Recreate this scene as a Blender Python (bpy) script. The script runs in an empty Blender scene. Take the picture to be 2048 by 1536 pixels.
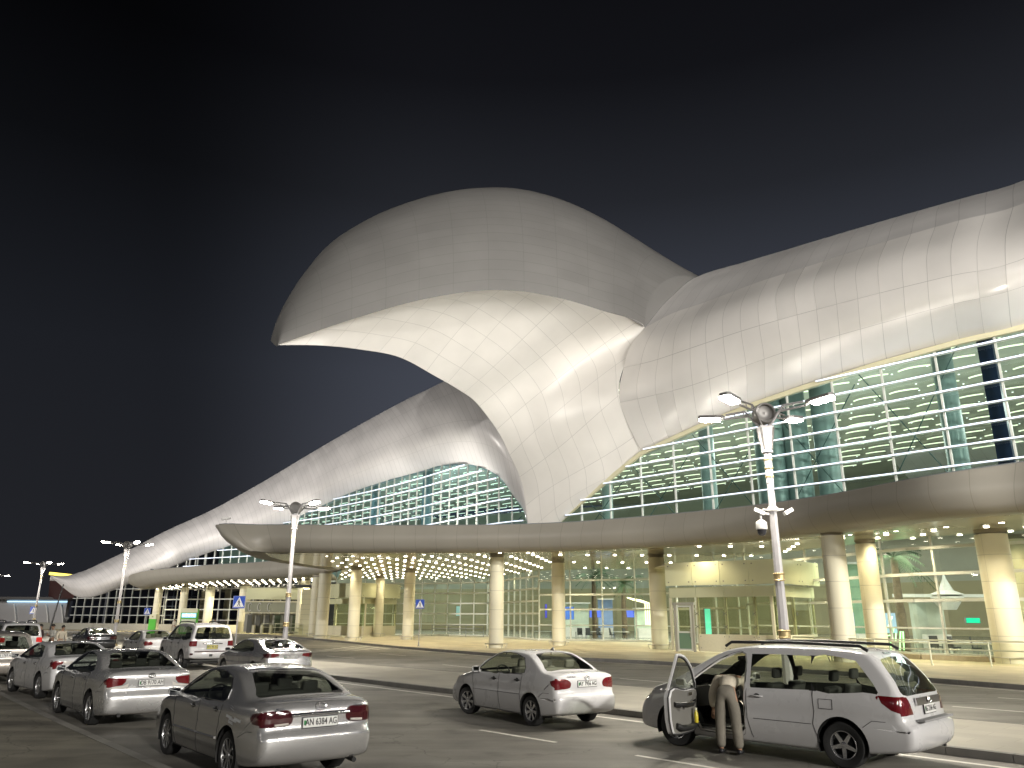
import bpy, bmesh, math, random
from mathutils import Vector, Matrix
R = math.radians
rnd = random.Random(7)
scene = bpy.context.scene
col = scene.collection

# ------------------------------------------------------------------ camera
FPX, PITCH, ROLL, CAMH = 1538.0, R(16.9), R(0.25), 2.2
_c, _s = math.cos(ROLL), math.sin(ROLL)
right0, up0, fwd = Vector((1, 0, 0)), Vector((0, -math.sin(PITCH), math.cos(PITCH))), Vector((0, math.cos(PITCH), math.sin(PITCH)))
rt = right0 * _c + up0 * _s
upv = up0 * _c - right0 * _s
cam_data = bpy.data.cameras.new('camera')
cam = bpy.data.objects.new('camera', cam_data)
col.objects.link(cam)
mw = Matrix((rt, upv, -fwd)).transposed().to_4x4()
mw.translation = (0, 0, CAMH)
cam.matrix_world = mw
cam_data.sensor_width = 36
cam_data.lens = 36 * FPX / 2048
cam_data.clip_start = 0.1
cam_data.clip_end = 2000
scene.camera = cam
scene.render.resolution_x, scene.render.resolution_y = 1024, 768

# ------------------------------------------------------------------ night sky
world = bpy.data.worlds.new("World")
scene.world = world
world.use_nodes = True
wn, wl = world.node_tree.nodes, world.node_tree.links
wn.clear()
wout = wn.new('ShaderNodeOutputWorld'); bg = wn.new('ShaderNodeBackground')
geo = wn.new('ShaderNodeTexCoord'); sep = wn.new('ShaderNodeSeparateXYZ')
ramp = wn.new('ShaderNodeValToRGB')
wl.new(geo.outputs['Generated'], sep.inputs[0])
wl.new(sep.outputs['Z'], ramp.inputs[0])
wl.new(bg.outputs[0], wout.inputs[0])
e = ramp.color_ramp.elements
e[0].position = 0.0; e[0].color = (0.075, 0.079, 0.097, 1)
e[1].position = 0.80; e[1].color = (0.0024, 0.0024, 0.0032, 1)
for p_, c_ in ((.30, (.054, .060, .078)), (.40, (.036, .040, .052)), (.50, (.0175, .019, .024)), (.62, (.0062, .0065, .0085))):
    q_ = e.new(p_); q_.color = (*c_, 1)
# the glow of the airport hangs over the terminal and thins out towards the dark left
azr = wn.new('ShaderNodeMapRange'); azr.interpolation_type = 'SMOOTHSTEP'
azr.inputs[1].default_value = -.42; azr.inputs[2].default_value = -.08; azr.inputs[3].default_value = .22; azr.inputs[4].default_value = 1.0
wl.new(sep.outputs['X'], azr.inputs[0])
vs_ = wn.new('ShaderNodeVectorMath'); vs_.operation = 'SCALE'
wl.new(ramp.outputs[0], vs_.inputs[0]); wl.new(azr.outputs[0], vs_.inputs['Scale']); wl.new(vs_.outputs[0], bg.inputs[0])
bg.inputs[1].default_value = 1.0
scene.view_settings.view_transform = 'Standard'
scene.view_settings.look = 'None'
scene.view_settings.exposure = 0.0
scene.view_settings.gamma = 1.0
scene.render.engine = 'CYCLES'
try:
    scene.cycles.max_bounces = 7
    scene.cycles.diffuse_bounces = 3
    scene.cycles.glossy_bounces = 3
    scene.cycles.transparent_max_bounces = 24
    scene.cycles.sample_clamp_indirect = 3.0
    scene.cycles.use_light_tree = True
    scene.cycles.caustics_reflective = False
    scene.cycles.caustics_refractive = False
except Exception:
    pass

# ------------------------------------------------------------------ survey helpers (photo measurements -> metres)
def ray(u, v):
    x, y = u - 1024, 768 - v
    x2, y2 = x * _c - y * _s, x * _s + y * _c
    return (x2, FPX * math.cos(PITCH) - y2 * math.sin(PITCH), FPX * math.sin(PITCH) + y2 * math.cos(PITCH))
def at(u, v, Y):
    r = ray(u, v); t = Y / r[1]
    return Vector((r[0] * t, Y, CAMH + r[2] * t))
def atz(u, v, Z=0.0):
    r = ray(u, v); t = (Z - CAMH) / r[2]
    return Vector((r[0] * t, r[1] * t, Z))
def proj(p):
    d = Vector(p) - Vector((0, 0, CAMH))
    z = d.dot(fwd)
    return (1024 + FPX * d.dot(rt) / z, 768 - FPX * d.dot(upv) / z)
FAC0, FACD = Vector((22.4, 44.2, 0)), Vector((-0.669, 0.743, 0)).normalized()
def fac_t(u, v):
    r = ray(u, v); k = r[0] / r[1]
    return (FAC0.x - k * FAC0.y) / (k * FACD.y - FACD.x)
def facY(u, v):
    return FAC0.y + FACD.y * fac_t(u, v)

# ------------------------------------------------------------------ object helpers
def tag(o, label=None, cat=None, group=None, kind=None):
    if label: o['label'] = label
    if cat: o['category'] = cat
    if group: o['group'] = group
    if kind: o['kind'] = kind
    return o
def empty(name, loc=(0, 0, 0), rz=0.0):
    o = bpy.data.objects.new(name, None); col.objects.link(o)
    o.location = loc; o.rotation_euler = (0, 0, rz); o.empty_display_size = 0.2
    return o
def copy_tree(o, parent=None):
    c = o.copy(); col.objects.link(c)
    if parent is not None:
        c.parent = parent
    for ch in KIDS.get(o.name, []):
        KIDS.setdefault(c.name, []).append(copy_tree(ch, c))
    return c
KIDS = {}
def link(name, me, parent=None):
    o = bpy.data.objects.new(name, me); col.objects.link(o)
    if parent is not None:
        o.parent = parent
        KIDS.setdefault(parent.name, []).append(o)
    return o
class MB:
    def __init__(s): s.v = []; s.f = []; s.mi = []; s.cur = 0; s.uv = None
    def add(s, vs, fs):
        b = len(s.v); s.v += [tuple(p) for p in vs]
        for f in fs: s.f.append(tuple(b + i for i in f)); s.mi.append(s.cur)
    def box(s, c, d, rz=0.0, M=None):
        x, y, z = d[0] / 2, d[1] / 2, d[2] / 2
        vs = [Vector((i * x, j * y, k * z)) for k in (-1, 1) for j in (-1, 1) for i in (-1, 1)]
        m = Matrix.Translation(Vector(c)) @ (M if M is not None else Matrix.Rotation(rz, 4, 'Z'))
        s.add([m @ p for p in vs], [(0, 2, 3, 1), (4, 5, 7, 6), (0, 1, 5, 4), (2, 6, 7, 3), (0, 4, 6, 2), (1, 3, 7, 5)])
    def bar(s, a, b, w, h=None, up=(0, 0, 1)):
        a, b = Vector(a), Vector(b); h = h or w
        d = (b - a).normalized(); u = Vector(up)
        sd = d.cross(u)
        if sd.length < 1e-4: sd = d.cross(Vector((1, 0, 0)))
        sd.normalize(); uu = sd.cross(d).normalized()
        vs = [p + sd * (i * w / 2) + uu * (j * h / 2) for p in (a, b) for j in (-1, 1) for i in (-1, 1)]
        s.add(vs, [(0, 1, 3, 2), (4, 6, 7, 5), (0, 4, 5, 1), (2, 3, 7, 6), (0, 2, 6, 4), (1, 5, 7, 3)])
    def tube(s, pts, rad, n=8, cap=True):
        pts = [Vector(p) for p in pts]
        rads = rad if isinstance(rad, (list, tuple)) else [rad] * len(pts)
        rings = []; prev = None
        for i, p in enumerate(pts):
            d = (pts[min(i + 1, len(pts) - 1)] - pts[max(i - 1, 0)]).normalized()
            if prev is None:
                a = d.cross(Vector((0, 0, 1)))
                if a.length < 1e-3: a = d.cross(Vector((1, 0, 0)))
            else:
                a = prev - d * prev.dot(d)
            a.normalize(); b = d.cross(a); prev = a
            rings.append([p + (a * math.cos(2 * math.pi * k / n) + b * math.sin(2 * math.pi * k / n)) * rads[i] for k in range(n)])
        vs = [q for r_ in rings for q in r_]; fs = []
        for i in range(len(pts) - 1):
            for k in range(n):
                fs.append((i * n + k, i * n + (k + 1) % n, (i + 1) * n + (k + 1) % n, (i + 1) * n + k))
        if cap:
            fs.append(tuple(range(n))[::-1]); fs.append(tuple((len(pts) - 1) * n + k for k in range(n)))
        s.add(vs, fs)
    def lathe(s, prof, n=24, M=None, closed=False, cap=True):
        M = M or Matrix.Identity(4); vs = []; fs = []
        for (r_, z) in prof:
            for k in range(n):
                a = 2 * math.pi * k / n
                vs.append(M @ Vector((r_ * math.cos(a), r_ * math.sin(a), z)))
        m = len(prof)
        for i in range(m - 1 if not closed else m):
            for k in range(n):
                fs.append((i * n + k, i * n + (k + 1) % n, ((i + 1) % m) * n + (k + 1) % n, ((i + 1) % m) * n + k))
        if not closed and cap:
            if prof[0][0] > 1e-6: fs.append(tuple(range(n))[::-1])
            if prof[-1][0] > 1e-6: fs.append(tuple((m - 1) * n + k for k in range(n)))
        s.add(vs, fs)
    def prism(s, poly, z0, z1, M=None):
        M = M or Matrix.Identity(4); n = len(poly)
        vs = [M @ Vector((p[0], p[1], z0)) for p in poly] + [M @ Vector((p[0], p[1], z1)) for p in poly]
        fs = [tuple(range(n))[::-1], tuple(range(n, 2 * n))] + [(i, (i + 1) % n, n + (i + 1) % n, n + i) for i in range(n)]
        s.add(vs, fs)
    def mesh(s, name, mats, smooth=None):
        me = bpy.data.meshes.new(name)
        me.from_pydata(s.v, [], s.f); me.update()
        for m in (mats if isinstance(mats, (list, tuple)) else [mats]): me.materials.append(m)
        for p, i in zip(me.polygons, s.mi): p.material_index = i
        bm = bmesh.new(); bm.from_mesh(me)
        bmesh.ops.recalc_face_normals(bm, faces=bm.faces)
        bm.to_mesh(me); bm.free()
        if smooth is not None: shade(me, smooth)
        return me
    def build(s, name, mats, parent=None, smooth=None):
        return link(name, s.mesh(name, mats, smooth), parent)
def shade(me, ang=40):
    me.polygons.foreach_set('use_smooth', [True] * len(me.polygons))
    try: me.set_sharp_from_angle(angle=R(ang))
    except Exception: pass
def grid_mesh(name, P, mats, parent=None, UV=None, smooth=True):
    """P[i][j] vectors -> surface with uv"""
    m, n = len(P), len(P[0])
    vs = [tuple(P[i][j]) for i in range(m) for j in range(n)]
    fs = [(i * n + j, i * n + j + 1, (i + 1) * n + j + 1, (i + 1) * n + j) for i in range(m - 1) for j in range(n - 1)]
    me = bpy.data.meshes.new(name); me.from_pydata(vs, [], fs); me.update()
    if UV:
        lay = me.uv_layers.new(name='panels')
        for p in me.polygons:
            for li in p.loop_indices:
                vi = me.loops[li].vertex_index
                lay.data[li].uv = UV[vi // n][vi % n]
    for mm in (mats if isinstance(mats, (list, tuple)) else [mats]): me.materials.append(mm)
    if smooth: me.polygons.foreach_set('use_smooth', [True] * len(me.polygons))
    return link(name, me, parent)
def cr(P, t):
    """centripetal-free Catmull-Rom through points P at parameter t in [0,len-1]"""
    n = len(P); i = min(int(t), n - 2); f = t - i
    p1, p2 = P[i], P[i + 1]
    p0 = P[i - 1] if i > 0 else p1 * 2 - p2
    p3 = P[i + 2] if i + 2 < n else p2 * 2 - p1
    return 0.5 * ((2 * p1) + (p2 - p0) * f + (2 * p0 - 5 * p1 + 4 * p2 - p3) * f * f + (3 * p1 - p0 - 3 * p2 + p3) * f ** 3)
def text_mesh(txt, size, depth=0.004, name='lettering', squeeze=1.0, bold=0.0):
    cu = bpy.data.curves.new('txt', 'FONT'); cu.body = txt; cu.size = size; cu.extrude = depth; cu.offset = bold
    cu.align_x = 'CENTER'; cu.align_y = 'CENTER'; cu.resolution_u = 3
    o = bpy.data.objects.new('txt', cu); col.objects.link(o)
    dg = bpy.context.evaluated_depsgraph_get(); dg.update()
    me = bpy.data.meshes.new_from_object(o.evaluated_get(dg))
    me.name = name
    for v in me.vertices: v.co.x *= squeeze
    bpy.data.objects.remove(o); bpy.data.curves.remove(cu)
    return me

# ------------------------------------------------------------------ materials
def newmat(name):
    m = bpy.data.materials.new(name); m.use_nodes = True
    nt = m.node_tree; b = nt.nodes['Principled BSDF']
    return m, nt, b
def N(nt, t, **k):
    n = nt.nodes.new(t)
    for a, v in k.items(): setattr(n, a, v)
    return n
def pm(name, c, rough=0.5, metal=0.0, coat=0.0, noise=0.0, nscale=8.0, bump=0.0, bscale=30.0, spec=None, coord='Object'):
    m, nt, b = newmat(name)
    b.inputs['Base Color'].default_value = (*c, 1); b.inputs['Roughness'].default_value = rough
    b.inputs['Metallic'].default_value = metal; b.inputs['Coat Weight'].default_value = coat
    b.inputs['Coat Roughness'].default_value = 0.05
    if spec is not None: b.inputs['Specular IOR Level'].default_value = spec
    tc = N(nt, 'ShaderNodeTexCoord')
    if noise:
        n = N(nt, 'ShaderNodeTexNoise'); n.inputs['Scale'].default_value = nscale; n.inputs['Detail'].default_value = 5
        nt.links.new(tc.outputs[coord], n.inputs[0])
        mr = N(nt, 'ShaderNodeMapRange'); mr.inputs[1].default_value = .3; mr.inputs[2].default_value = .7
        mr.inputs[3].default_value = 1 - noise; mr.inputs[4].default_value = 1 + noise
        nt.links.new(n.outputs[0], mr.inputs[0])
        mx = N(nt, 'ShaderNodeVectorMath', operation='SCALE'); mx.inputs[0].default_value = c
        nt.links.new(mr.outputs[0], mx.inputs['Scale']); nt.links.new(mx.outputs[0], b.inputs['Base Color'])
    if bump:
        n = N(nt, 'ShaderNodeTexNoise'); n.inputs['Scale'].default_value = bscale; n.inputs['Detail'].default_value = 6
        nt.links.new(tc.outputs[coord], n.inputs[0])
        bp = N(nt, 'ShaderNodeBump'); bp.inputs['Strength'].default_value = bump; bp.inputs['Distance'].default_value = .02
        nt.links.new(n.outputs[0], bp.inputs['Height']); nt.links.new(bp.outputs[0], b.inputs['Normal'])
    return m
def emat(name, c, s):
    m, nt, b = newmat(name)
    b.inputs['Base Color'].default_value = (*c, 1)
    b.inputs['Emission Color'].default_value = (*c, 1); b.inputs['Emission Strength'].default_value = s
    return m
def glassmat(name, tint, gloss=0.12, rough=0.02, gcol=(1, 1, 1)):
    """thin pane: tinted transparency plus fresnel reflection"""
    m = bpy.data.materials.new(name); m.use_nodes = True; nt = m.node_tree; nt.nodes.clear()
    o = N(nt, 'ShaderNodeOutputMaterial'); t = N(nt, 'ShaderNodeBsdfTransparent'); g = N(nt, 'ShaderNodeBsdfGlossy')
    t.inputs[0].default_value = (*tint, 1); g.inputs['Roughness'].default_value = rough; g.inputs['Color'].default_value = (*gcol, 1)
    lw = N(nt, 'ShaderNodeLayerWeight'); lw.inputs[0].default_value = .5
    f = N(nt, 'ShaderNodeMath', operation='POWER'); f.inputs[1].default_value = 4.5; nt.links.new(lw.outputs['Facing'], f.inputs[0])
    a = N(nt, 'ShaderNodeMath', operation='MULTIPLY_ADD'); a.inputs[1].default_value = .8; a.inputs[2].default_value = gloss; a.use_clamp = True
    mx = N(nt, 'ShaderNodeMixShader')
    nt.links.new(f.outputs[0], a.inputs[0]); nt.links.new(a.outputs[0], mx.inputs[0])
    nt.links.new(t.outputs[0], mx.inputs[1]); nt.links.new(g.outputs[0], mx.inputs[2]); nt.links.new(mx.outputs[0], o.inputs[0])
    return m
def panelmat(name, c, rough=0.35, metal=0.0, seam=0.02, seam_v=0.02, var=0.03, rvar=0.1, seamcol=0.45, spec=0.5, bump=0.0):
    m, nt, b = newmat(name); L = nt.links
    tc = N(nt, 'ShaderNodeTexCoord'); s = N(nt, 'ShaderNodeSeparateXYZ'); L.new(tc.outputs['UV'], s.inputs[0])
    def line(sock, w):
        fr = N(nt, 'ShaderNodeMath', operation='FRACT'); L.new(sock, fr.inputs[0])
        a = N(nt, 'ShaderNodeMath', operation='SUBTRACT'); a.inputs[1].default_value = .5; L.new(fr.outputs[0], a.inputs[0])
        ab = N(nt, 'ShaderNodeMath', operation='ABSOLUTE'); L.new(a.outputs[0], ab.inputs[0])
        g = N(nt, 'ShaderNodeMath', operation='GREATER_THAN'); g.inputs[1].default_value = .5 - w; L.new(ab.outputs[0], g.inputs[0])
        return g.outputs[0]
    l1, l2 = line(s.outputs[0], seam), line(s.outputs[1], seam_v)
    mx = N(nt, 'ShaderNodeMath', operation='MAXIMUM'); L.new(l1, mx.inputs[0]); L.new(l2, mx.inputs[1])
    fl = N(nt, 'ShaderNodeVectorMath', operation='FLOOR'); L.new(tc.outputs['UV'], fl.inputs[0])
    wn_ = N(nt, 'ShaderNodeTexWhiteNoise', noise_dimensions='2D'); L.new(fl.outputs[0], wn_.inputs['Vector'])
    mr = N(nt, 'ShaderNodeMapRange'); mr.inputs[3].default_value = 1 - var; mr.inputs[4].default_value = 1 + var; L.new(wn_.outputs['Value'], mr.inputs[0])
    nz = N(nt, 'ShaderNodeTexNoise'); nz.inputs['Scale'].default_value = 0.35; nz.inputs['Detail'].default_value = 6; L.new(tc.outputs['Object'], nz.inputs[0])
    mr2 = N(nt, 'ShaderNodeMapRange'); mr2.inputs[1].default_value = .3; mr2.inputs[2].default_value = .7; mr2.inputs[3].default_value = .94; mr2.inputs[4].default_value = 1.04; L.new(nz.outputs[0], mr2.inputs[0])
    mm = N(nt, 'ShaderNodeMath', operation='MULTIPLY'); L.new(mr.outputs[0], mm.inputs[0]); L.new(mr2.outputs[0], mm.inputs[1])
    sc = N(nt, 'ShaderNodeMapRange'); sc.inputs[3].default_value = 1; sc.inputs[4].default_value = seamcol; L.new(mx.outputs[0], sc.inputs[0])
    m3 = N(nt, 'ShaderNodeMath', operation='MULTIPLY'); L.new(mm.outputs[0], m3.inputs[0]); L.new(sc.outputs[0], m3.inputs[1])
    v = N(nt, 'ShaderNodeVectorMath', operation='SCALE'); v.inputs[0].default_value = c; L.new(m3.outputs[0], v.inputs['Scale'])
    L.new(v.outputs[0], b.inputs['Base Color'])
    rr = N(nt, 'ShaderNodeMapRange'); rr.inputs[3].default_value = rough - rvar; rr.inputs[4].default_value = rough + rvar; L.new(wn_.outputs['Value'], rr.inputs[0])
    L.new(rr.outputs[0], b.inputs['Roughness'])
    b.inputs['Metallic'].default_value = metal; b.inputs['Specular IOR Level'].default_value = spec
    if bump:
        bp = N(nt, 'ShaderNodeBump'); bp.inputs['Strength'].default_value = bump; bp.inputs['Distance'].default_value = .05
        n2 = N(nt, 'ShaderNodeTexNoise'); n2.inputs['Scale'].default_value = 0.8; n2.inputs['Detail'].default_value = 2; L.new(tc.outputs['Object'], n2.inputs[0])
        ad = N(nt, 'ShaderNodeMath', operation='SUBTRACT'); L.new(n2.outputs[0], ad.inputs[0]); L.new(mx.outputs[0], ad.inputs[1])
        L.new(ad.outputs[0], bp.inputs['Height']); L.new(bp.outputs[0], b.inputs['Normal'])
    return m
M_ = {}
M_['roof_up'] = panelmat('shaded_roof_panels', (.70, .68, .67), .50, 0.1, .012, .004, .02, .06, .72)  # roof cladding toned darker, shade on the upper band painted in
M_['roof'] = panelmat('roof_panels', (.86, .83, .80), .34, 0.22, .011, .006, .02, .10, .66, bump=.05)
M_['roof_fine'] = panelmat('roof_fine_panels', (.88, .85, .85), .38, 0.15, .03, .006, .015, .08, .80, bump=.05)
M_['dome'] = panelmat('shaded_dome_panels', (.235, .229, .222), .50, 0.2, .006, .02, .022, .06, .80)  # weak light on the dome put into its grey colour
M_['soffit_w'] = panelmat('head_soffit_panels', (.86, .83, .79), .40, 0.08, .010, .007, .02, .08, .72)
M_['fascia'] = panelmat('canopy_fascia_panels', (.28, .262, .225), .45, 0.0, .009, .005, .015, .06, .72)
M_['soffit_g'] = pm('canopy_soffit', (.66, .62, .50), .10, 0.0, noise=.05, nscale=.6, spec=.9)
M_['white'] = pm('white_metal', (.72, .71, .69), .45, noise=.04)
M_['frame'] = pm('curtain_wall_frame', (.66, .67, .62), .4)
M_['frame_d'] = pm('dark_frame', (.20, .21, .22), .45)
M_['stone'] = panelmat('column_cladding', (.74, .70, .53), .5, 0.0, .004, .009, .02, .1, .62)
M_['cream'] = pm('cream_panel', (.66, .64, .45), .45, noise=.05, nscale=1.5)
M_['gold'] = pm('gold_trim', (.42, .33, .17), .4, .55)
M_['led'] = emat('downlight_glow', (1, .93, .75), 22.0)
M_['lamp_led'] = emat('street_lamp_glow', (1, .96, .86), 60.0)
M_['finled'] = emat('fin_light_strip', (.78, .85, 1), 1.1)
M_['arc'] = emat('ceiling_arc_glow', (1, 1, .74), 1.7)
M_['star'] = emat('ceiling_spot_glow', (1, 1, .95), 2.5)
M_['glass_up'] = glassmat('teal_curtain_glass', (.56, .68, .65), .05)
M_['glass_upl'] = glassmat('blue_curtain_glass', (.42, .60, .66), .06)
M_['glass_lo'] = glassmat('clear_hall_glass', (.72, .77, .70), .07)
M_['glass_dk'] = glassmat('dark_hall_glass', (.10, .12, .15), .16)
M_['glass_cl'] = glassmat('clear_glass', (.88, .90, .80), .05)
# ================================================================== GROUND
def V2(l, z): return [Vector((x, y, z)) for x, y in l]
def asphalt(name, c1, c2):
    m, nt, b = newmat(name); L = nt.links
    tc = N(nt, 'ShaderNodeTexCoord')
    n1 = N(nt, 'ShaderNodeTexNoise'); n1.inputs['Scale'].default_value = .35; n1.inputs['Detail'].default_value = 6; n1.inputs['Roughness'].default_value = .6
    n2 = N(nt, 'ShaderNodeTexNoise'); n2.inputs['Scale'].default_value = 55; n2.inputs['Detail'].default_value = 4
    mp = N(nt, 'ShaderNodeMapping'); mp.inputs['Rotation'].default_value = (0, 0, R(48)); mp.inputs['Scale'].default_value = (.25, 1.6, 1)
    n3 = N(nt, 'ShaderNodeTexNoise'); n3.inputs['Scale'].default_value = .9; n3.inputs['Detail'].default_value = 4
    for n in (n1, n2): L.new(tc.outputs['Object'], n.inputs[0])
    L.new(tc.outputs['Object'], mp.inputs[0]); L.new(mp.outputs[0], n3.inputs[0])
    a = N(nt, 'ShaderNodeMath', operation='MULTIPLY_ADD'); a.inputs[1].default_value = .45; L.new(n2.outputs[0], a.inputs[0]); L.new(n1.outputs[0], a.inputs[2])
    a2 = N(nt, 'ShaderNodeMath', operation='MULTIPLY_ADD'); a2.inputs[1].default_value = .6; L.new(n3.outputs[0], a2.inputs[0]); L.new(a.outputs[0], a2.inputs[2])
    mr = N(nt, 'ShaderNodeMapRange'); mr.inputs[1].default_value = .82; mr.inputs[2].default_value = 1.2; L.new(a2.outputs[0], mr.inputs[0])
    mx = N(nt, 'ShaderNodeMixRGB'); mx.inputs[1].default_value = (*c1, 1); mx.inputs[2].default_value = (*c2, 1); L.new(mr.outputs[0], mx.inputs[0])
    # oil stains, worn wheel tracks and fine cracks
    st = N(nt, 'ShaderNodeTexNoise'); st.inputs['Scale'].default_value = 1.1; st.inputs['Detail'].default_value = 3; L.new(tc.outputs['Object'], st.inputs[0])
    s1 = N(nt, 'ShaderNodeMapRange'); s1.inputs[1].default_value = .60; s1.inputs[2].default_value = .72; s1.inputs[3].default_value = 1; s1.inputs[4].default_value = .68; L.new(st.outputs[0], s1.inputs[0])
    m2_ = N(nt, 'ShaderNodeMapping'); m2_.inputs['Rotation'].default_value = (0, 0, R(48)); m2_.inputs['Scale'].default_value = (.05, 1.0, 1); L.new(tc.outputs['Object'], m2_.inputs[0])
    tr_ = N(nt, 'ShaderNodeTexNoise'); tr_.inputs['Scale'].default_value = 1.3; tr_.inputs['Detail'].default_value = 2; L.new(m2_.outputs[0], tr_.inputs[0])
    s2 = N(nt, 'ShaderNodeMapRange'); s2.inputs[1].default_value = .38; s2.inputs[2].default_value = .62; s2.inputs[3].default_value = .84; s2.inputs[4].default_value = 1.12; L.new(tr_.outputs[0], s2.inputs[0])
    vo = N(nt, 'ShaderNodeTexVoronoi', feature='DISTANCE_TO_EDGE'); vo.inputs['Scale'].default_value = .22; vo.inputs['Randomness'].default_value = 1
    wv = N(nt, 'ShaderNodeVectorMath', operation='ADD'); nn1 = N(nt, 'ShaderNodeTexNoise'); nn1.inputs['Scale'].default_value = 1.5; nn1.inputs['Detail'].default_value = 5; L.new(tc.outputs['Object'], nn1.inputs[0])
    L.new(tc.outputs['Object'], wv.inputs[0]); L.new(nn1.outputs[1], wv.inputs[1]); L.new(wv.outputs[0], vo.inputs['Vector'])
    s3 = N(nt, 'ShaderNodeMapRange'); s3.inputs[1].default_value = .0015; s3.inputs[2].default_value = .004; s3.inputs[3].default_value = .62; s3.inputs[4].default_value = 1; L.new(vo.outputs['Distance'], s3.inputs[0])
    q1 = N(nt, 'ShaderNodeMath', operation='MULTIPLY'); L.new(s1.outputs[0], q1.inputs[0]); L.new(s2.outputs[0], q1.inputs[1])
    q2 = N(nt, 'ShaderNodeMath', operation='MULTIPLY'); L.new(q1.outputs[0], q2.inputs[0]); L.new(s3.outputs[0], q2.inputs[1])
    vm = N(nt, 'ShaderNodeVectorMath', operation='SCALE'); L.new(mx.outputs[0], vm.inputs[0]); L.new(q2.outputs[0], vm.inputs['Scale'])
    L.new(vm.outputs[0], b.inputs['Base Color']); b.inputs['Roughness'].default_value = .58
    bp = N(nt, 'ShaderNodeBump'); bp.inputs['Strength'].default_value = .5; bp.inputs['Distance'].default_value = .006; L.new(n2.outputs[0], bp.inputs['Height']); L.new(bp.outputs[0], b.inputs['Normal'])
    return m
def paving(name, c, size, rot, joint=.012, dark=.7, var=.08, rough=.5):
    m, nt, b = newmat(name); L = nt.links
    tc = N(nt, 'ShaderNodeTexCoord'); mp = N(nt, 'ShaderNodeMapping'); mp.inputs['Rotation'].default_value = (0, 0, R(rot))
    L.new(tc.outputs['Object'], mp.inputs[0])
    br = N(nt, 'ShaderNodeTexBrick'); br.offset = .5; br.inputs['Scale'].default_value = 1 / size
    br.inputs['Brick Width'].default_value = 1.0; br.inputs['Row Height'].default_value = .5; br.inputs['Mortar Size'].default_value = joint; br.inputs['Bias'].default_value = 0
    br.inputs['Color1'].default_value = tuple(x * (1 - var) for x in c) + (1,); br.inputs['Color2'].default_value = tuple(x * (1 + var) for x in c) + (1,)
    br.inputs['Mortar'].default_value = tuple(x * dark for x in c) + (1,)
    L.new(mp.outputs[0], br.inputs[0])
    n1 = N(nt, 'ShaderNodeTexNoise'); n1.inputs['Scale'].default_value = .5; n1.inputs['Detail'].default_value = 7; L.new(tc.outputs['Object'], n1.inputs[0])
    mr = N(nt, 'ShaderNodeMapRange'); mr.inputs[1].default_value = .3; mr.inputs[2].default_value = .7; mr.inputs[3].default_value = .8; mr.inputs[4].default_value = 1.12; L.new(n1.outputs[0], mr.inputs[0])
    v = N(nt, 'ShaderNodeVectorMath', operation='SCALE'); L.new(br.outputs[0], v.inputs[0]); L.new(mr.outputs[0], v.inputs['Scale'])
    L.new(v.outputs[0], b.inputs['Base Color']); b.inputs['Roughness'].default_value = rough
    n2 = N(nt, 'ShaderNodeTexNoise'); n2.inputs['Scale'].default_value = 40; L.new(tc.outputs['Object'], n2.inputs[0])
    bp = N(nt, 'ShaderNodeBump'); bp.inputs['Strength'].default_value = .3; bp.inputs['Distance'].default_value = .004; L.new(n2.outputs[0], bp.inputs['Height']); L.new(bp.outputs[0], b.inputs['Normal'])
    return m
M_['asphalt'] = asphalt('asphalt', (.11, .104, .092), (.235, .222, .195))
M_['pave_near'] = asphalt('near_pavement', (.14, .132, .108), (.30, .28, .225))
M_['pave_isl'] = paving('island_paving', (.31, .29, .245), 1.2, 45, .006, .75)
M_['pave_plaza'] = paving('plaza_paving', (.50, .44, .30), 1.2, 45, .006, .85)
M_['kerb'] = pm('kerb_granite', (.15, .145, .135), .6, noise=.18, nscale=2.5, bump=.2)
M_['kerb_l'] = pm('pale_kerb_stone', (.26, .25, .225), .6, noise=.2, nscale=1.2, bump=.2)
M_['paint'] = pm('road_paint', (.62, .60, .54), .55, noise=.15, nscale=6)

def sheet(name, pts, z, m, kind='structure'):
    mb = MB(); mb.add([(p[0], p[1], z) for p in pts], [tuple(range(len(pts)))])
    return tag(mb.build(name, m), kind=kind)
g = MB(); S = 900
g.add([(-S, -S, 0), (S, -S, 0), (S, S, 0), (-S, S, 0)], [(0, 1, 2, 3)])
tag(g.build('road', M_['asphalt']), kind='structure')

def raised(name, poly, h, m, mk, kerbline, kw=.15, kname='kerb'):
    """raised paved area: top surface as a slab, with a kerb strip along given open polyline"""
    mb = MB(); mb.prism(poly, 0.004, h); tag(mb.build(name, m), kind='structure')
    return kerb(kname, kerbline, h + .006, mk, kw)
def offset_line(pl, d):
    out = []
    for i, p in enumerate(pl):
        a, b = Vector(pl[max(i - 1, 0)]), Vector(pl[min(i + 1, len(pl) - 1)])
        t = (b - a).normalized(); out.append((p[0] - t.y * d, p[1] + t.x * d))
    return out
def kerb(name, pl, h, m, w=.15, jl=1.0):
    # stones one metre long with fine joints
    pts = []
    for i in range(len(pl) - 1):
        a, b = Vector(pl[i]), Vector(pl[i + 1]); L = (b - a).length; n = max(1, int(L / jl))
        pts += [a.lerp(b, k / n) for k in range(n)]
    pts.append(Vector(pl[-1]))
    A = offset_line(pts, -w * .5); B = offset_line(pts, w * .5); mb = MB()
    for i in range(len(pts) - 1):
        a0, a1, b0, b1 = Vector(A[i]), Vector(A[i + 1]), Vector(B[i]), Vector(B[i + 1])
        q = .006 / max((a1 - a0).length, .01)
        poly = [a0.lerp(a1, q), a0.lerp(a1, 1 - q), b0.lerp(b1, 1 - q), b0.lerp(b1, q)]
        mb.prism([(p.x, p.y) for p in poly], 0.002, h)
    return tag(mb.build(name, m), kind='structure')
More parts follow.
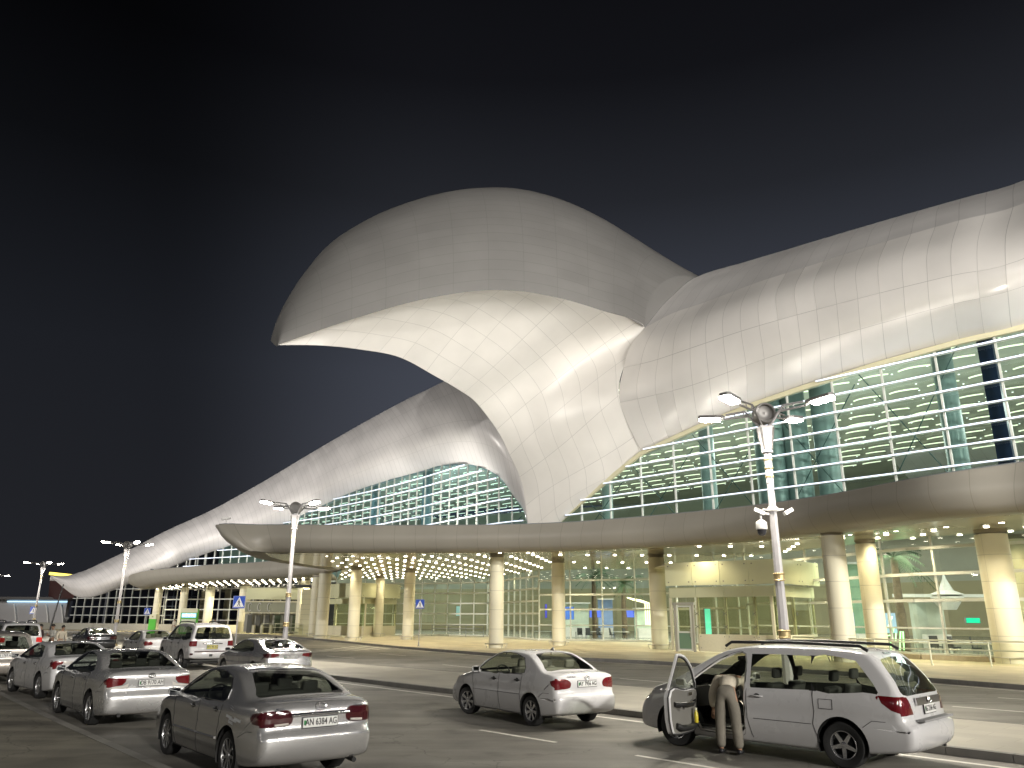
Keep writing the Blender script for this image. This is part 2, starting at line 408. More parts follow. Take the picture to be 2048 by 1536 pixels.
# near pavement (lower left)
NK = [(-70, 88), (-30, 41.4), (-14, 22.8), (-9, 16.85), (-5.5, 12.8), (-1, 7.6), (8, -3)]
poly = NK + [(8, -40), (-150, -40), (-150, 88)]
raised('near_pavement', poly, .11, M_['pave_near'], M_['kerb_l'], NK, .17, 'near_kerb')
# island
IN = [(-46, 76), (-38, 66.5), (-24.5, 51), (-12.6, 37.2), (-5.9, 29.6), (-1.6, 24.7), (2.6, 19.7), (7.45, 14.35), (13.5, 7.4), (30, -12)]
IF = [(32, -5), (14, 13.6), (9.7, 18.3), (4.9, 25.2), (-1.2, 31.6), (-4.8, 35.4), (-9.3, 40.1), (-17.5, 49.2), (-36, 72.6), (-42, 79)]
raised('traffic_island', IN + IF, .13, M_['pave_isl'], M_['kerb'], IN, .16, 'island_kerb')
kerb('island_far_kerb', IF, .136, M_['kerb'], .14)
# plaza
PK = [(-160, 150), (-62, 113), (-30, 97.5), (-18.9, 79.5), (-8.1, 59.6), (-0.4, 47.8), (6.8, 41.3), (13.8, 33.2), (16.9, 27), (24, 13), (34, -8)]
raised('plaza', PK + [(120, -8), (120, 260), (-160, 260)], .15, M_['pave_plaza'], M_['kerb'], PK, .2, 'plaza_kerb')

mk = MB()
def stripe(a, b, w=.12, z=.004):
    a, b = Vector(a[:2]), Vector(b[:2]); d = (b - a).normalized(); n = Vector((-d.y, d.x)) * w / 2
    mk.add([(*(a - n), z), (*(b - n), z), (*(b + n), z), (*(a + n), z)], [(0, 1, 2, 3)])
def pstripe(pl, w=.12):
    for i in range(len(pl) - 1): stripe(pl[i], pl[i + 1], w)
# edge line beside the island kerb, on the parking road
pstripe(offset_line(IN, -.62)[1:], .13)
# edge line beside plaza kerb
pl = offset_line(PK, -.55)
pstripe(pl[1:3] + [pl[3]], .12); pstripe([(-7.2, 57.4)] + pl[5:], .12)
def G(u, v): return atz(u, v, 0)
for (a, b) in [((654, 1312), (709, 1316.5)), ((759, 1307), (812, 1311.6)), ((885, 1329.3), (956, 1336.5)), ((1240, 1357), (1345, 1366)), ((1905, 1413), (2060, 1425)), ((1996, 1395.5), (2100, 1402)), ((590, 1300), (560, 1297)), ((1100, 1333), (1010, 1325)), ((1560, 1372), (1480, 1366))]:
    stripe(G(*a), G(*b), .12)
# nearer lane line, bottom of the picture
a, b = G(1272, 1511), G(1432, 1537); d = (b - a)
stripe(a, b + d * .6, .10); stripe(a - d * 2.6, a - d * 1.2, .10)
# zebra crossing bars
for k in range(9):
    t = k / 8
    a = G(596 + 95 * t + 45 * t, 1303.5 - 13.5 * t); b = G(636 + 168 * t, 1304.5 - 7 * t)
    a.x -= .0; stripe(a, a + (b - a) * .95, .32)
stripe(G(445, 1303), G(466, 1305), .12)
tag(mk.build('road_marking', M_['paint']), kind='structure')
# ================================================================== TERMINAL
term = tag(empty('airport_terminal', (22.4, 44.2, 0.15)), 'huge white airport terminal with a falcon head roof and glass halls under spread wings', 'building')
TO = Vector((22.4, 44.2, 0.15))
def tl(o):  # shift child so that world positions are kept
    o.matrix_parent_inverse = Matrix.Translation(-TO); return o
def rows_to_surface(name, rows, nper, mper, m, uvx, uvy, parent=term):
    """rows: list of stations; each a list of control points (Vector). uvx[i] per station; uvy[j] per control index"""
    ns, nc = len(rows), len(rows[0])
    # dense cross sections
    P = []; UV = []
    J = [(j + k / mper) for j in range(nc - 1) for k in range(mper)] + [nc - 1]
    dense = [[cr(r_, t) for t in J] for r_ in rows]
    I = [(i + k / nper) for i in range(ns - 1) for k in range(nper)] + [ns - 1]
    def lin(a, t):
        i = min(int(t), len(a) - 2); return a[i] + (a[i + 1] - a[i]) * (t - i)
    for t in I:
        P.append([cr([dense[i][j] for i in range(max(0, int(t) - 1), min(ns, int(t) + 3))], t - max(0, int(t) - 1)) for j in range(len(J))])
        UV.append([(lin(uvx, t), lin(uvy, J[j])) for j in range(len(J))])
    return tl(grid_mesh(name, P, m, parent, UV))

# ---------------- right wing
US = [1285, 1330, 1400, 1505, 1617, 1760, 1917, 2048]
Ev = [905, 884, 852, 809, 771, 726, 683, 653]
S2 = [(1240, 805), (1300, 792), (1385, 770), (1500, 728), (1612, 690), (1750, 650), (1905, 608), (2040, 575)]
S1 = [(1247, 735), (1305, 722), (1380, 697), (1490, 660), (1605, 627), (1745, 590), (1900, 552), (2036, 522)]
SM = [(1262, 690), (1318, 672), (1385, 645), (1490, 608), (1600, 574), (1742, 532), (1900, 492), (2036, 462)]
CC = [(1290, 655), (1345, 626), (1410, 604), (1510, 566), (1620, 531), (1760, 486), (1915, 441), (2050, 405)]
RR = [(1412, 551), (1440, 541), (1500, 525), (1590, 500), (1680, 474), (1800, 440), (1930, 404), (2060, 366)]
rows = []; Epts = []
for i, u in enumerate(US):
    t = i / 7
    Ey = facY(u, Ev[i]); E = at(u, Ev[i], Ey); Epts.append(E)
    back = Vector((0.743, 0.669, 0))
    f = 0.35 + .65 * min(1, t * 3)
    c_s2, c_s1, c_m, c_c, c_r = (at(*S2[i], Ey - 2.2 * f - .3), at(*S1[i], Ey - 3.1 * f), at(*SM[i], Ey - 2.6 * f), at(*CC[i], Ey - .6 * f - .2), at(*RR[i], Ey + 4.5 + 5.5 * min(1, t * 2.5)))
    lip = E + back * 1.5 + Vector((0, 0, .25))
    b1 = c_r + back * 7 + Vector((0, 0, -.6)); b2 = c_r + back * 22 + Vector((0, 0, -6)); b3 = c_r + back * 40 + Vector((0, 0, -14))
    rows.append([lip, E, c_s2, c_s1, c_m, c_c, c_r, b1, b2, b3])
d = (rows[-1][1] - rows[-2][1])
for k in (1, 2, 3):
    rows.append([p - FACD * 6 * k + Vector((0, 0, 1.0 * k)) for p in rows[7]]); Epts.append(rows[-1][1])
arc = [0]
for i in range(1, len(rows)): arc.append(arc[-1] + (rows[i][1] - rows[i - 1][1]).length)
uvx = [a / 1.36 for a in arc]
rows_to_surface('wing_roof', [r_[:6] for r_ in rows], 5, 6, M_['roof'], uvx, [.2, .001, 1.0, 2.0, 2.45, 2.999])
up_rows = []
for r_ in rows:
    c_, q = r_[5], r_[6]
    m_ = c_.lerp(q, .45) + Vector((-.25, -.22, .55)).normalized() * .55
    up_rows.append([c_, m_, q] + r_[7:])
rows_to_surface('upper_roof_band', up_rows, 5, 6, M_['roof_up'], uvx, [.01, .4, .9, 1.9, 3.9, 5.9])
RW = rows

# ---------------- neck + head soffit
Lp = [(555, 690, 49.7), (640, 691, 50.4), (720, 699, 52), (800, 715, 54), (873, 754, 56.5), (915, 778, 58.6), (953, 806, 60.8), (996, 863, 63.2), (1020, 911, 64.4), (1044, 968, 65.2), (1056, 1046, 65.8), (1066, 1100, 66)]
Rp = [(555, 690, 49.7), (700, 640, 49.6), (850, 598, 50.2), (990, 580, 51.3), (1100, 592, 52.7), (1200, 620, 54.2), (1290, 655, None), (1247, 735, None), (1240, 805, None), (1285, 905, None), (1200, 973, None), (1085, 1078, None)]
rb = {6: RW[0][5], 7: RW[0][3], 8: RW[0][2], 9: RW[0][1]}
LP = [at(*p) for p in Lp]; RP = []
for i, p in enumerate(Rp):
    if i in rb: RP.append(rb[i].copy())
    elif p[2] is None: RP.append(at(p[0], p[1], facY(p[0], p[1]) - (.25 if i > 9 else 1.1)))
    else: RP.append(at(*p))
view_n = [Vector((-.3, .95, .12))] * 12
srows = []
sag = [0, .5, 1.2, 1.8, 2.0, 1.5, .6, .1, -.2, -.35, -.3, -.1]
for i in range(12):
    a, b = LP[i], RP[i]; r_ = []
    for k in range(6):
        t = k / 5; p = a.lerp(b, t)
        bow = 4 * t * (1 - t)
        p = p + Vector((.35, .55, .75)).normalized() * (sag[i] * bow) if sag[i] > 0 else p + Vector((-.55, -.8, .1)).normalized() * (-sag[i] * bow)
        r_.append(p)
    srows.append(r_)
# dense with uv by width
NS = 8; MS = 5
J = [k / MS for k in range(5 * MS + 1)]; dense = [[cr(r_, t) for t in J] for r_ in srows]
I = [k / NS for k in range(11 * NS + 1)]
P = [[cr([dense[i][j] for i in range(12)], t) for j in range(len(J))] for t in I]
UV = []; acc = 0
for i, row in enumerate(P):
    if i: acc += (row[len(J) // 3] - P[i - 1][len(J) // 3]).length
    w = sum((row[j + 1] - row[j]).length for j in range(len(J) - 1)); a = 0; uvr = [(0, acc / 2.45)]
    for j in range(1, len(J)):
        a += (row[j] - row[j - 1]).length
        uvr.append((a / 1.65, acc / 2.45 + a * .10))
    UV.append(uvr)
tl(grid_mesh('head_soffit', P, M_['soffit_w'], term, UV))
SOFF = P
# thin edge band giving the soffit its thickness on the free left edge
edge = [[row[0] + Vector((.0, .12, .10)) * k + Vector((.25, .35, .35)) * (k * 1.0) for k in (0, 1)] for row in P]
tl(grid_mesh('soffit_edge_trim', edge, M_['white'], term))

# ---------------- head dome
brim = [(555, 690), (562, 688), (578, 682), (602, 674), (640, 660), (700, 640), (780, 616), (850, 598), (920, 586), (990, 580), (1060, 585), (1130, 599), (1200, 620), (1250, 638), (1290, 655)]
sil = [(555, 688), (556, 662), (563, 628), (580, 588), (610, 538), (658, 480), (728, 434), (808, 402), (885, 383), (958, 375), (1030, 378), (1112, 397), (1200, 433), (1296, 483), (1412, 551)]
silY = [.3, .9, 1.8, 2.9, 4.2, 5.6, 6.8, 7.6, 8.2, 8.6, 8.8, 8.8, 8.6, 8.0, None]
# brim points follow the soffit's right boundary exactly
RB = [P[i][-1] for i in range(6 * NS + 1)]
def brim_pt(u):
    best = min(RB, key=lambda q: abs(proj(q)[0] - u)); return best
drows = []; NT = 22
for i, (bu, bv) in enumerate(brim):
    # interpolate boundary at u
    B = None
    for k in range(len(RB) - 1):
        u0, u1 = proj(RB[k])[0], proj(RB[k + 1])[0]
        if u0 <= bu <= u1 + 1e-6: B = RB[k].lerp(RB[k + 1], (bu - u0) / max(u1 - u0, 1e-6)); break
    if B is None: B = brim_pt(bu).copy()
    sY = (B.y + silY[i]) if silY[i] else RW[0][6].y + .3
    Sx = at(*sil[i], sY)
    H = Vector((Sx.x - B.x, Sx.y - B.y, 0)); Vv = Sx.z - B.z
    def sect(k, thmax=150):
        out = []
        for j in range(NT + 1):
            th = R(thmax * j / NT)
            out.append(B + H * (1 - math.cos(th)) + Vector((0, 0, Vv * k * math.sin(th))))
        return out
    lo, hi = .5, 1.2
    for _ in range(30):
        mid = (lo + hi) / 2
        mv = min(proj(q)[1] for q in sect(mid, 150 if i > 5 else 95))
        if mv > sil[i][1]: lo = mid
        else: hi = mid
    drows.append(sect(lo))
P2 = []; UV2 = []
n = len(drows); acc = 0
IJ = [k / 6 for k in range((n - 1) * 6 + 1)]
for q, t in enumerate(IJ):
    row = [cr([drows[i][j] for i in range(n)], t) for j in range(NT + 1)]
    if q: acc += (row[6] - P2[-1][6]).length
    a = 0; uvr = [(acc / 2.9, 0.01)]
    for j in range(1, NT + 1):
        a += (row[j] - row[j - 1]).length; uvr.append((acc / 2.9, a / .85 + .01))
    P2.append(row); UV2.append(uvr)
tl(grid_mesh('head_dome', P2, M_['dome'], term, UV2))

gu = []
Wc = [cr([RW[0][4], RW[0][5], RW[0][6], RW[0][7]], 1 + k / 14) for k in range(15)]
for k in range(15):
    q = P2[-1][min(NT, int(round(k * 13 / 14)))]
    gu.append([q.lerp(Wc[k], j / 4) for j in range(5)])
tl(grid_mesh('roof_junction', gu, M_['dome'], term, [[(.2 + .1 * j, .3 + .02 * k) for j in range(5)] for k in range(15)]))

# ---------------- left wing
def leftY(u):
    return sum(leftY0(u + d) for d in range(-70, 71, 10)) / 15
def leftY0(u):
    u = min(max(u, 0), 1100)
    pts = [(0, 136), (105, 133), (200, 127), (330, 119), (440, 113), (540, 108), (641, 100), (720, 93), (800, 86), (880, 78.5), (961, 71.5), (1050, 66.6), (1100, 66)]
    for (a, ya), (b, yb) in zip(pts, pts[1:]):
        if a <= u <= b: return ya + (yb - ya) * (u - a) / (b - a)
    return pts[-1][1]
LW = [((1010, 715), (1062, 1075)), ((985, 724), (1047, 1021)), ((960, 735), (1027, 992)), ((930, 748), (1000, 955)), ((892, 763), (966, 936)), ((860, 779), (930, 928)), ((820, 798), (881, 931)), ((778, 820), (844, 942)),
      ((720, 852), (771, 962)), ((659, 887), (698, 987)), ((600, 922), (624, 1021)), ((540, 958), (563, 1050)), ((480, 992), (503, 1076)), ((422, 1023), (440, 1098)), ((334, 1063), (373, 1121)),
      ((275, 1094), (310, 1148)), ((226, 1117), (256, 1168)), ((178, 1139), (212, 1186)), ((142, 1150), (178, 1195)), ((120, 1152), (148, 1191)), ((101, 1152), (108, 1158))]
rows = []; LE = []
nl = len(LW)
for i, ((ru, rv), (eu, ev)) in enumerate(LW):
    Y = leftY(eu); f = min(1, .3 + i / 5) * (1 if i < 17 else (20 - i) / 4)
    E = at(eu, ev, Y); LE.append(E)
    def mid(t, dy, b=0):
        u = eu + (ru - eu) * t; v = ev + (rv - ev) * t
        return at(u + b, v, Y + dy)
    Rr = at(ru, rv, Y + 12 * f)
    bk = Vector((.35, .94, 0))
    rows.append([E + bk * 1.3 + Vector((0, 0, .2)), E, mid(.30, -2.2 * f, 4 * f), mid(.55, -1.4 * f, 4 * f), mid(.86, 2.6 * f, 0), Rr, Rr + bk * 8 * f + Vector((0, 0, -.8)), Rr + bk * 26 * f + Vector((0, 0, -7 * f))])
arc = [0]
for i in range(1, nl): arc.append(arc[-1] + (rows[i][1] - rows[i - 1][1]).length)
rows_to_surface('wing_roof', rows, 5, 5, M_['roof_fine'], [a / .95 for a in arc], [.2, .001, 1, 2, 3, 4, 6, 8])
# yellow lit strip and dark red underside behind the wing tip
tipm = MB(); a, b = at(101, 1147, 138), at(144, 1151.5, 136)
tipm.bar(a, b, .5, .45); tl(tipm.build('wing_tip_light', emat('yellow_edge_glow', (1, .78, .12), 2.2), term))
tipm = MB(); A1, A2, A3, A4 = at(101, 1152, 137.5), at(142, 1153, 136.5), at(150, 1196, 136.5), at(96, 1200, 150)
tipm.add([A1, A2, A3, A4, A1 + Vector((2, 12, 0)), A2 + Vector((2, 12, 0)), A3 + Vector((2, 12, 0)), A4 + Vector((2, 12, 0))], [(0, 1, 2, 3), (4, 7, 6, 5), (0, 4, 5, 1), (1, 5, 6, 2), (2, 6, 7, 3), (3, 7, 4, 0)])
tl(tipm.build('wing_tip_wall', pm('maroon_panel', (.10, .035, .035), .6), term))
# ================================================================== FACADES + HALL INTERIOR
def poly_at(pl, s):
    """point on 2D/3D polyline at arclength s"""
    for a, b in zip(pl, pl[1:]):
        L = (b - a).length
        if s <= L: return a.lerp(b, s / max(L, 1e-6)), (b - a).normalized()
        s -= L
    return pl[-1].copy(), (pl[-1] - pl[-2]).normalized()
def plen(pl): return sum((b - a).length for a, b in zip(pl, pl[1:]))
XY = lambda p: Vector((p.x, p.y, 0))
def tall_wall(Ecurve, zbot, spacing, levels, gmat, fin_d, side, wide_every=0, fin_h=.11, split=False):
    """glass wall under a roof edge curve (list of 3D points, in order), vertical mullions and lit horizontal fins"""
    base = [XY(p) for p in Ecurve]
    # densify
    D = []
    for i in range(len(Ecurve) - 1):
        for k in range(6): D.append(cr(Ecurve, i + k / 6))
    D.append(Ecurve[-1])
    B = [XY(p) for p in D]; S = [0]
    for a, b in zip(B, B[1:]): S.append(S[-1] + (b - a).length)
    def top(s):
        for i in range(len(S) - 1):
            if S[i] <= s <= S[i + 1]:
                f = (s - S[i]) / max(S[i + 1] - S[i], 1e-6); return D[i].lerp(D[i + 1], f)
        return D[-1].copy()
    L = S[-1]
    gm = MB(); mm = MB()
    for i in range(len(D) - 1):
        a, b = D[i], D[i + 1]
        gm.add([(a.x, a.y, zbot), (b.x, b.y, zbot), (b.x, b.y, b.z + .1), (a.x, a.y, a.z + .1)], [(0, 1, 2, 3)])
    tl(gm.build('glass_wall', gmat, term))
    s = spacing * .5; k = 0
    outs = []
    while s < L:
        p = top(s); q = top(min(s + .3, L)); t = (XY(q) - XY(p)).normalized() if s + .3 < L else (XY(p) - XY(top(s - .3))).normalized()
        nrm = Vector((-t.y, t.x, 0)) * side
        w = (.10 if spacing > 2.5 else .06) if not (wide_every and k % wide_every == 0) else .13
        if p.z > zbot + .3:
            mm.bar(Vector((p.x, p.y, zbot)) + nrm * .06, Vector((p.x, p.y, p.z)) + nrm * .06, w, .16, up=nrm)
            if split: tl(mm.build('mullion', M_['frame'], term)); mm = MB()
        s += spacing; k += 1
    if not split: tl(mm.build('mullion_grid', M_['frame'], term))['kind'] = 'stuff'
    for z in levels:
        seg = []; runs = []
        for i in range(len(D)):
            if D[i].z > z + .05: seg.append(D[i])
            else:
                if len(seg) > 1: runs.append(seg)
                seg = []
        if len(seg) > 1: runs.append(seg)
        for r_ in runs:
            fm = MB(); lm = MB()
            for a, b in zip(r_, r_[1:]):
                t = (XY(b) - XY(a)).normalized(); nrm = Vector((-t.y, t.x, 0)) * side
                a2, b2 = Vector((a.x, a.y, z)), Vector((b.x, b.y, z))
                o = nrm * (fin_d / 2 + .14)
                fm.bar(a2 + o, b2 + o, fin_d, .07)
                o2 = nrm * (fin_d + .16)
                lm.bar(a2 + o2, b2 + o2, .05, fin_h)
            f_ = tl(fm.build('sun_louvre', M_['frame'], term))
            l_ = lm.build('light_strip', M_['finled'], f_); l_.matrix_parent_inverse = Matrix.Identity(4)
    return D
# outward normal side: facade faces (-.743,-.669)
EC = [p for p in Epts]
PRE = [at(1085, 1078, facY(1085, 1078)), at(1115, 1045, facY(1115, 1045)), at(1200, 973, facY(1200, 973))]
Eall = PRE + EC
side = 1 if Vector((-(Eall[5] - Eall[4]).y, (Eall[5] - Eall[4]).x)).dot(Vector((-.743, -.669))) > 0 else -1
lv = []
zf = facY(2048, 917); 
for v in (674, 715, 756, 797, 836, 876, 917, 958): lv.append(at(2048, v, facY(2048, v)).z)
lv += [lv[-1] - 1.25]
tall_wall(Eall, 6.75, 3.1, lv, M_['glass_up'], .35, side, 0, .08, split=True)
LEr = [p for p in reversed(LE)]
M_['grey_frame2'] = pm('pale_grey_frame', (.46, .47, .46), .4)
tall_wall(LEr[1:8], .9, 2.0, [], M_['glass_dk'], .2, 1 if side > 0 else -1, 0)
tb = MB()
for z in (1.0, 2.3, 3.6, 4.9, 6.2, 7.5):
    dd = [cr(LEr[1:8], k / 6) for k in range(37)]
    for a, b in zip(dd, dd[1:]):
        if a.z > z and b.z > z: tb.bar((a.x, a.y - .12, z), (b.x, b.y - .12, z), .16, .12)
    tl(tb.build('transom', M_['grey_frame2'], term)); tb = MB()
DL = tall_wall(LEr[6:], 6.75, 1.75, [8.2 + 1.02 * k for k in range(12)], M_['glass_upl'], .30, 1 if side > 0 else -1, 4, .09)

# roof edge trim (pale yellow lit band between roof and right glass)
tr = MB()
for a, b in zip(Eall, Eall[1:]):
    o = Vector((-.12, -.10, -.10)); tr.bar(a + o, b + o, .25, .30)
tl(tr.build('roof_edge_trim', pm('pale_yellow_trim', (.75, .70, .48), .45), term))
# dark stair core strip at the right of the upper glass
dm = MB(); p = at(1985, 800, facY(1985, 800)) + Vector((.743, .669, 0)) * .6
dm.box((p.x, p.y, 13), (.75, .5, 12.5), R(-48)); tl(dm.build('dark_pillar', pm('navy_steel', (.02, .035, .09), .4), term))

# ---------------- interior
def wall_strip(name, pl, z0, z1, m, par=term):
    mb = MB()
    for a, b in zip(pl, pl[1:]): mb.add([(a[0], a[1], z0), (b[0], b[1], z0), (b[0], b[1], z1), (a[0], a[1], z1)], [(0, 1, 2, 3)])
    return tl(mb.build(name, m, par))
BACK = [(-50, 134), (-38, 136), (-20, 140), (20, 132), (50, 108), (75, 82), (95, 55)]
M_['hall_wall'] = pm('hall_back_wall', (.50, .50, .42), .7, noise=.08, nscale=.2)
M_['hall_low'] = pm('hall_ochre_wall', (.46, .41, .26), .7, noise=.08, nscale=.2)
M_['hall_ceil'] = pm('hall_ceiling', (.50, .50, .43), .6, noise=.1, nscale=.3)
M_['hall_floor'] = pm('hall_floor', (.30, .31, .28), .2, noise=.1, nscale=.3)
def ceil_z(x, y):
    return 20.8 - max(0, (-x - 5)) * .13
mb = MB()
for a, b in zip(BACK, BACK[1:]): mb.add([(a[0], a[1], 6.9), (b[0], b[1], 6.9), (b[0], b[1], ceil_z(*b)), (a[0], a[1], ceil_z(*a))], [(0, 1, 2, 3)])
tl(mb.build('hall_back_wall', M_['hall_wall'], term))
wall_strip('hall_back_wall', BACK, .2, 6.9, M_['hall_low'])
gb = MB()
for a, b in zip(BACK, BACK[1:]): gb.bar((a[0] - .3, a[1] - .3, 15.2), (b[0] - .3, b[1] - .3, 15.2), .3, .8)
tl(gb.build('wall_frieze', pm('brass_frieze', (.60, .50, .14), .3, .6, noise=.4, nscale=2.5), term))
# hall floor (just above plaza) and ceiling sheets
FRONT_LO = [(-56, 121), (-34, 108), (-21, 95.5), (-11, 95), (-2.6, 91), (2.7, 76.4), (12.8, 72.5), (17.2, 58), (22.4, 44.2), (25.6, 40.6), (34, 31), (52, 12)]
mb = MB(); poly = FRONT_LO + BACK[::-1]
mb.add([(x, y, .17) for x, y in poly], [tuple(range(len(poly)))])
tl(mb.build('hall_floor', M_['hall_floor'], term))
mb = MB()
cz = 19.4
pc = [(-48, 118), (-40, 112), (-30, 104), (-8, 84), (3, 68), (11, 58), (24, 44), (40, 27), (60, 8)] + BACK[::-1]
vs = [(x, y, ceil_z(x, y)) for x, y in pc]
nC = 28
cu0 = [Vector((x, y, 0)) for x, y in pc[:9]]; cu1 = [Vector((x, y, 0)) for x, y in BACK]
P = []
for i in range(nC + 1):
    a, _ = poly_at(cu0, plen(cu0) * i / nC); b, _ = poly_at(cu1, plen(cu1) * i / nC)
    P.append([Vector((q.x, q.y, ceil_z(q.x, q.y))) for q in [a.lerp(b, j / 6) for j in range(7)]])
tl(grid_mesh('hall_ceiling', P, M_['hall_ceil'], term))
# glowing arcs hung below the ceiling
cand = []
ang = math.atan2(FACD.y, FACD.x); ax, ay = FACD, Vector((.743, .669, 0))
for i in range(-13, 36):
    for j in range(0, 17):
        p = Vector((22.4, 44.2, 0)) + ax * (i * 3.1 + (j % 2) * 1.55) + ay * (2.4 + j * 2.9)
        z = ceil_z(p.x, p.y) - .35
        u, v = proj((p.x, p.y, z))
        if p.x < -52 or not (380 < u < 2250): continue
        cand.append(((p - Vector((0, 0, CAMH))).length, p.x, p.y, z))
cand.sort()
arcme = MB(); arcm = []
pts = []
for k in range(9):
    t = -1 + 2 * k / 8; pts.append(Vector((t * 1.15, .75 * (1 - t * t) , .12 * t * t)))
arcme.tube(pts, .065, 5); arc_me = arcme.mesh('ceiling_light', M_['arc'])
rest = MB()
for n_, (d_, x, y, z) in enumerate(cand):
    a_ = ang + rnd.uniform(-.12, .12); fl = 1
    Mx = Matrix.Translation((x, y, z)) @ Matrix.Rotation(a_, 4, 'Z')
    if n_ < 95:
        o = link('ceiling_light', arc_me, term); o.matrix_parent_inverse = Matrix.Translation(-TO); o.location = (x, y, z); o.rotation_euler = (0, 0, a_)
    else:
        rest.add([Mx @ Vector(v) for v in arcme.v], arcme.f)
o = tl(rest.build('ceiling_light_field', M_['arc'], term)); o['kind'] = 'stuff'
st = MB()
for n_, (d_, x, y, z) in enumerate(cand):
    for q in range(1):
        st.box((x + rnd.uniform(.8, 2.0), y + rnd.uniform(-1.5, 1.5), z + .2), (.11, .11, .05))
o = tl(st.build('ceiling_spot_field', M_['star'], term)); o['kind'] = 'stuff'
# interior columns behind the upper glass
M_['teal_col'] = pm('teal_interior_column', (.38, .47, .46), .35)
for u, w in ((1410, 1.1), (1540, 2.4), (1590, 1.6), (1648, 1.5), (1905, 1.2), (1210, .9), (860, 1.2), (760, 1.2)):
    if u > 1100: Y = facY(u, 850) + 3.5
    else: Y = leftY(u) + 6
    p = at(u, 850, Y); cm = MB(); cm.lathe([(w / 2, 7.0), (w / 2, 20)], 20, Matrix.Translation((p.x, p.y, 0)))
    tl(cm.build('interior_column', M_['teal_col'], term, smooth=40))
# X bracing cables behind the right glass
bm_ = MB()
for k in range(8):
    a = FAC0 + FACD * (-4 + k * 6.2) + ay * 1.0; b = FAC0 + FACD * (-4 + (k + 1) * 6.2) + ay * 1.0
    h = 17.5 - k * 1.1
    bm_.tube([(a.x, a.y, 7.5), (b.x, b.y, h)], .035, 5); bm_.tube([(b.x, b.y, 7.5), (a.x, a.y, h)], .035, 5)
tl(bm_.build('bracing_cable', pm('steel_cable', (.10, .17, .17), .4), term))

# ---------------- lower glass walls
def low_wall(pl, z0, z1, spacing, zl, gm_, fm_, mw=.09, skip=()):
    pl = [Vector((x, y, 0)) for x, y in pl]
    wall_strip('glass_wall', [(p.x, p.y) for p in pl], z0, z1, gm_)
    m = MB(); L = plen(pl); s = 0
    while s <= L + .01:
        p, t = poly_at(pl, min(s, L - .001)); nrm = Vector((t.y, -t.x, 0))
        if nrm.dot(Vector((0, -1, 0))) < 0: nrm = -nrm
        m.bar(p + nrm * .03 + Vector((0, 0, z0)), p + nrm * .03 + Vector((0, 0, z1)), mw, .14, up=nrm)
        tl(m.build('mullion', fm_, term)); m = MB()
        s += spacing
    for z in zl:
        for a, b in zip(pl, pl[1:]):
            t = (b - a).normalized(); nrm = Vector((t.y, -t.x, 0))
            if nrm.dot(Vector((0, -1, 0))) < 0: nrm = -nrm
            h = .16 if z < z0 + .3 or z > z0 + 2.0 else .09
            m.bar(a + nrm * .09 + Vector((0, 0, z)), b + nrm * .09 + Vector((0, 0, z)), .16, h)
        tl(m.build('transom', fm_, term)); m = MB()
low_wall([(-21, 95.5), (-11, 95), (-2.6, 91), (2.7, 76.4)], .15, 6.75, 1.75, [.25, 1.45, 2.6, 3.75, 4.9, 6.05], M_['glass_lo'], M_['frame'], .10)
low_wall([(2.7, 76.4), (12.8, 72.5), (17.2, 58)], .15, 6.75, 3.1, [.25, 1.55, 2.95, 4.3, 5.6], M_['glass_lo'], M_['frame'], .11)
low_wall([(17.2, 58), (22.4, 44.2), (25.6, 40.6), (34, 31), (44, 20)], .35, 6.75, 3.2, [.40, 1.0, 1.75, 3.2, 4.6, 6.0], M_['glass_lo'], M_['frame'], .11)
low_wall([(-50, 116), (-34, 108), (-25, 100)], .3, 6.6, 2.1, [.4, 1.7, 3.1, 4.5, 5.9], M_['glass_dk'], pm('grey_frame', (.42, .43, .42), .4), .12)
# added dark sheet behind the left glass, standing in for the unlit hall
wall_strip('dark_backing', [(-64, 126), (-50, 122), (-33, 110.5), (-22, 100)], .2, 6.4, pm('dark_backing', (.02, .022, .03), .5))
# low plinth / wall in front of the left glass and stone plinth at the right glass
pw = MB()
for a, b in zip([(-79, 134.5), (-72, 128.5), (-57, 119.5)], [(-72, 128.5), (-57, 119.5), (-46, 112.6)]): pw.bar((a[0], a[1], .62), (b[0], b[1], .62), .5, 1.0)
tl(pw.build('stone_plinth', pm('grey_plinth', (.30, .29, .25), .6, noise=.1), term))
pw = MB(); pw.bar((-46, 112.6, .62), (-36, 107, .62), .6, 1.0); tl(pw.build('stone_plinth', pm('cream_plinth', (.60, .55, .38), .6, noise=.05), term))
pw = MB()
for a, b in zip([(17.0, 57.6), (22.2, 43.8), (25.4, 40.2)], [(22.2, 43.8), (25.4, 40.2), (43.6, 19.5)]): pw.bar((a[0], a[1], .27), (b[0], b[1], .27), .55, .24)
tl(pw.build('stone_plinth', pm('tan_plinth', (.45, .38, .27), .6, noise=.1), term))
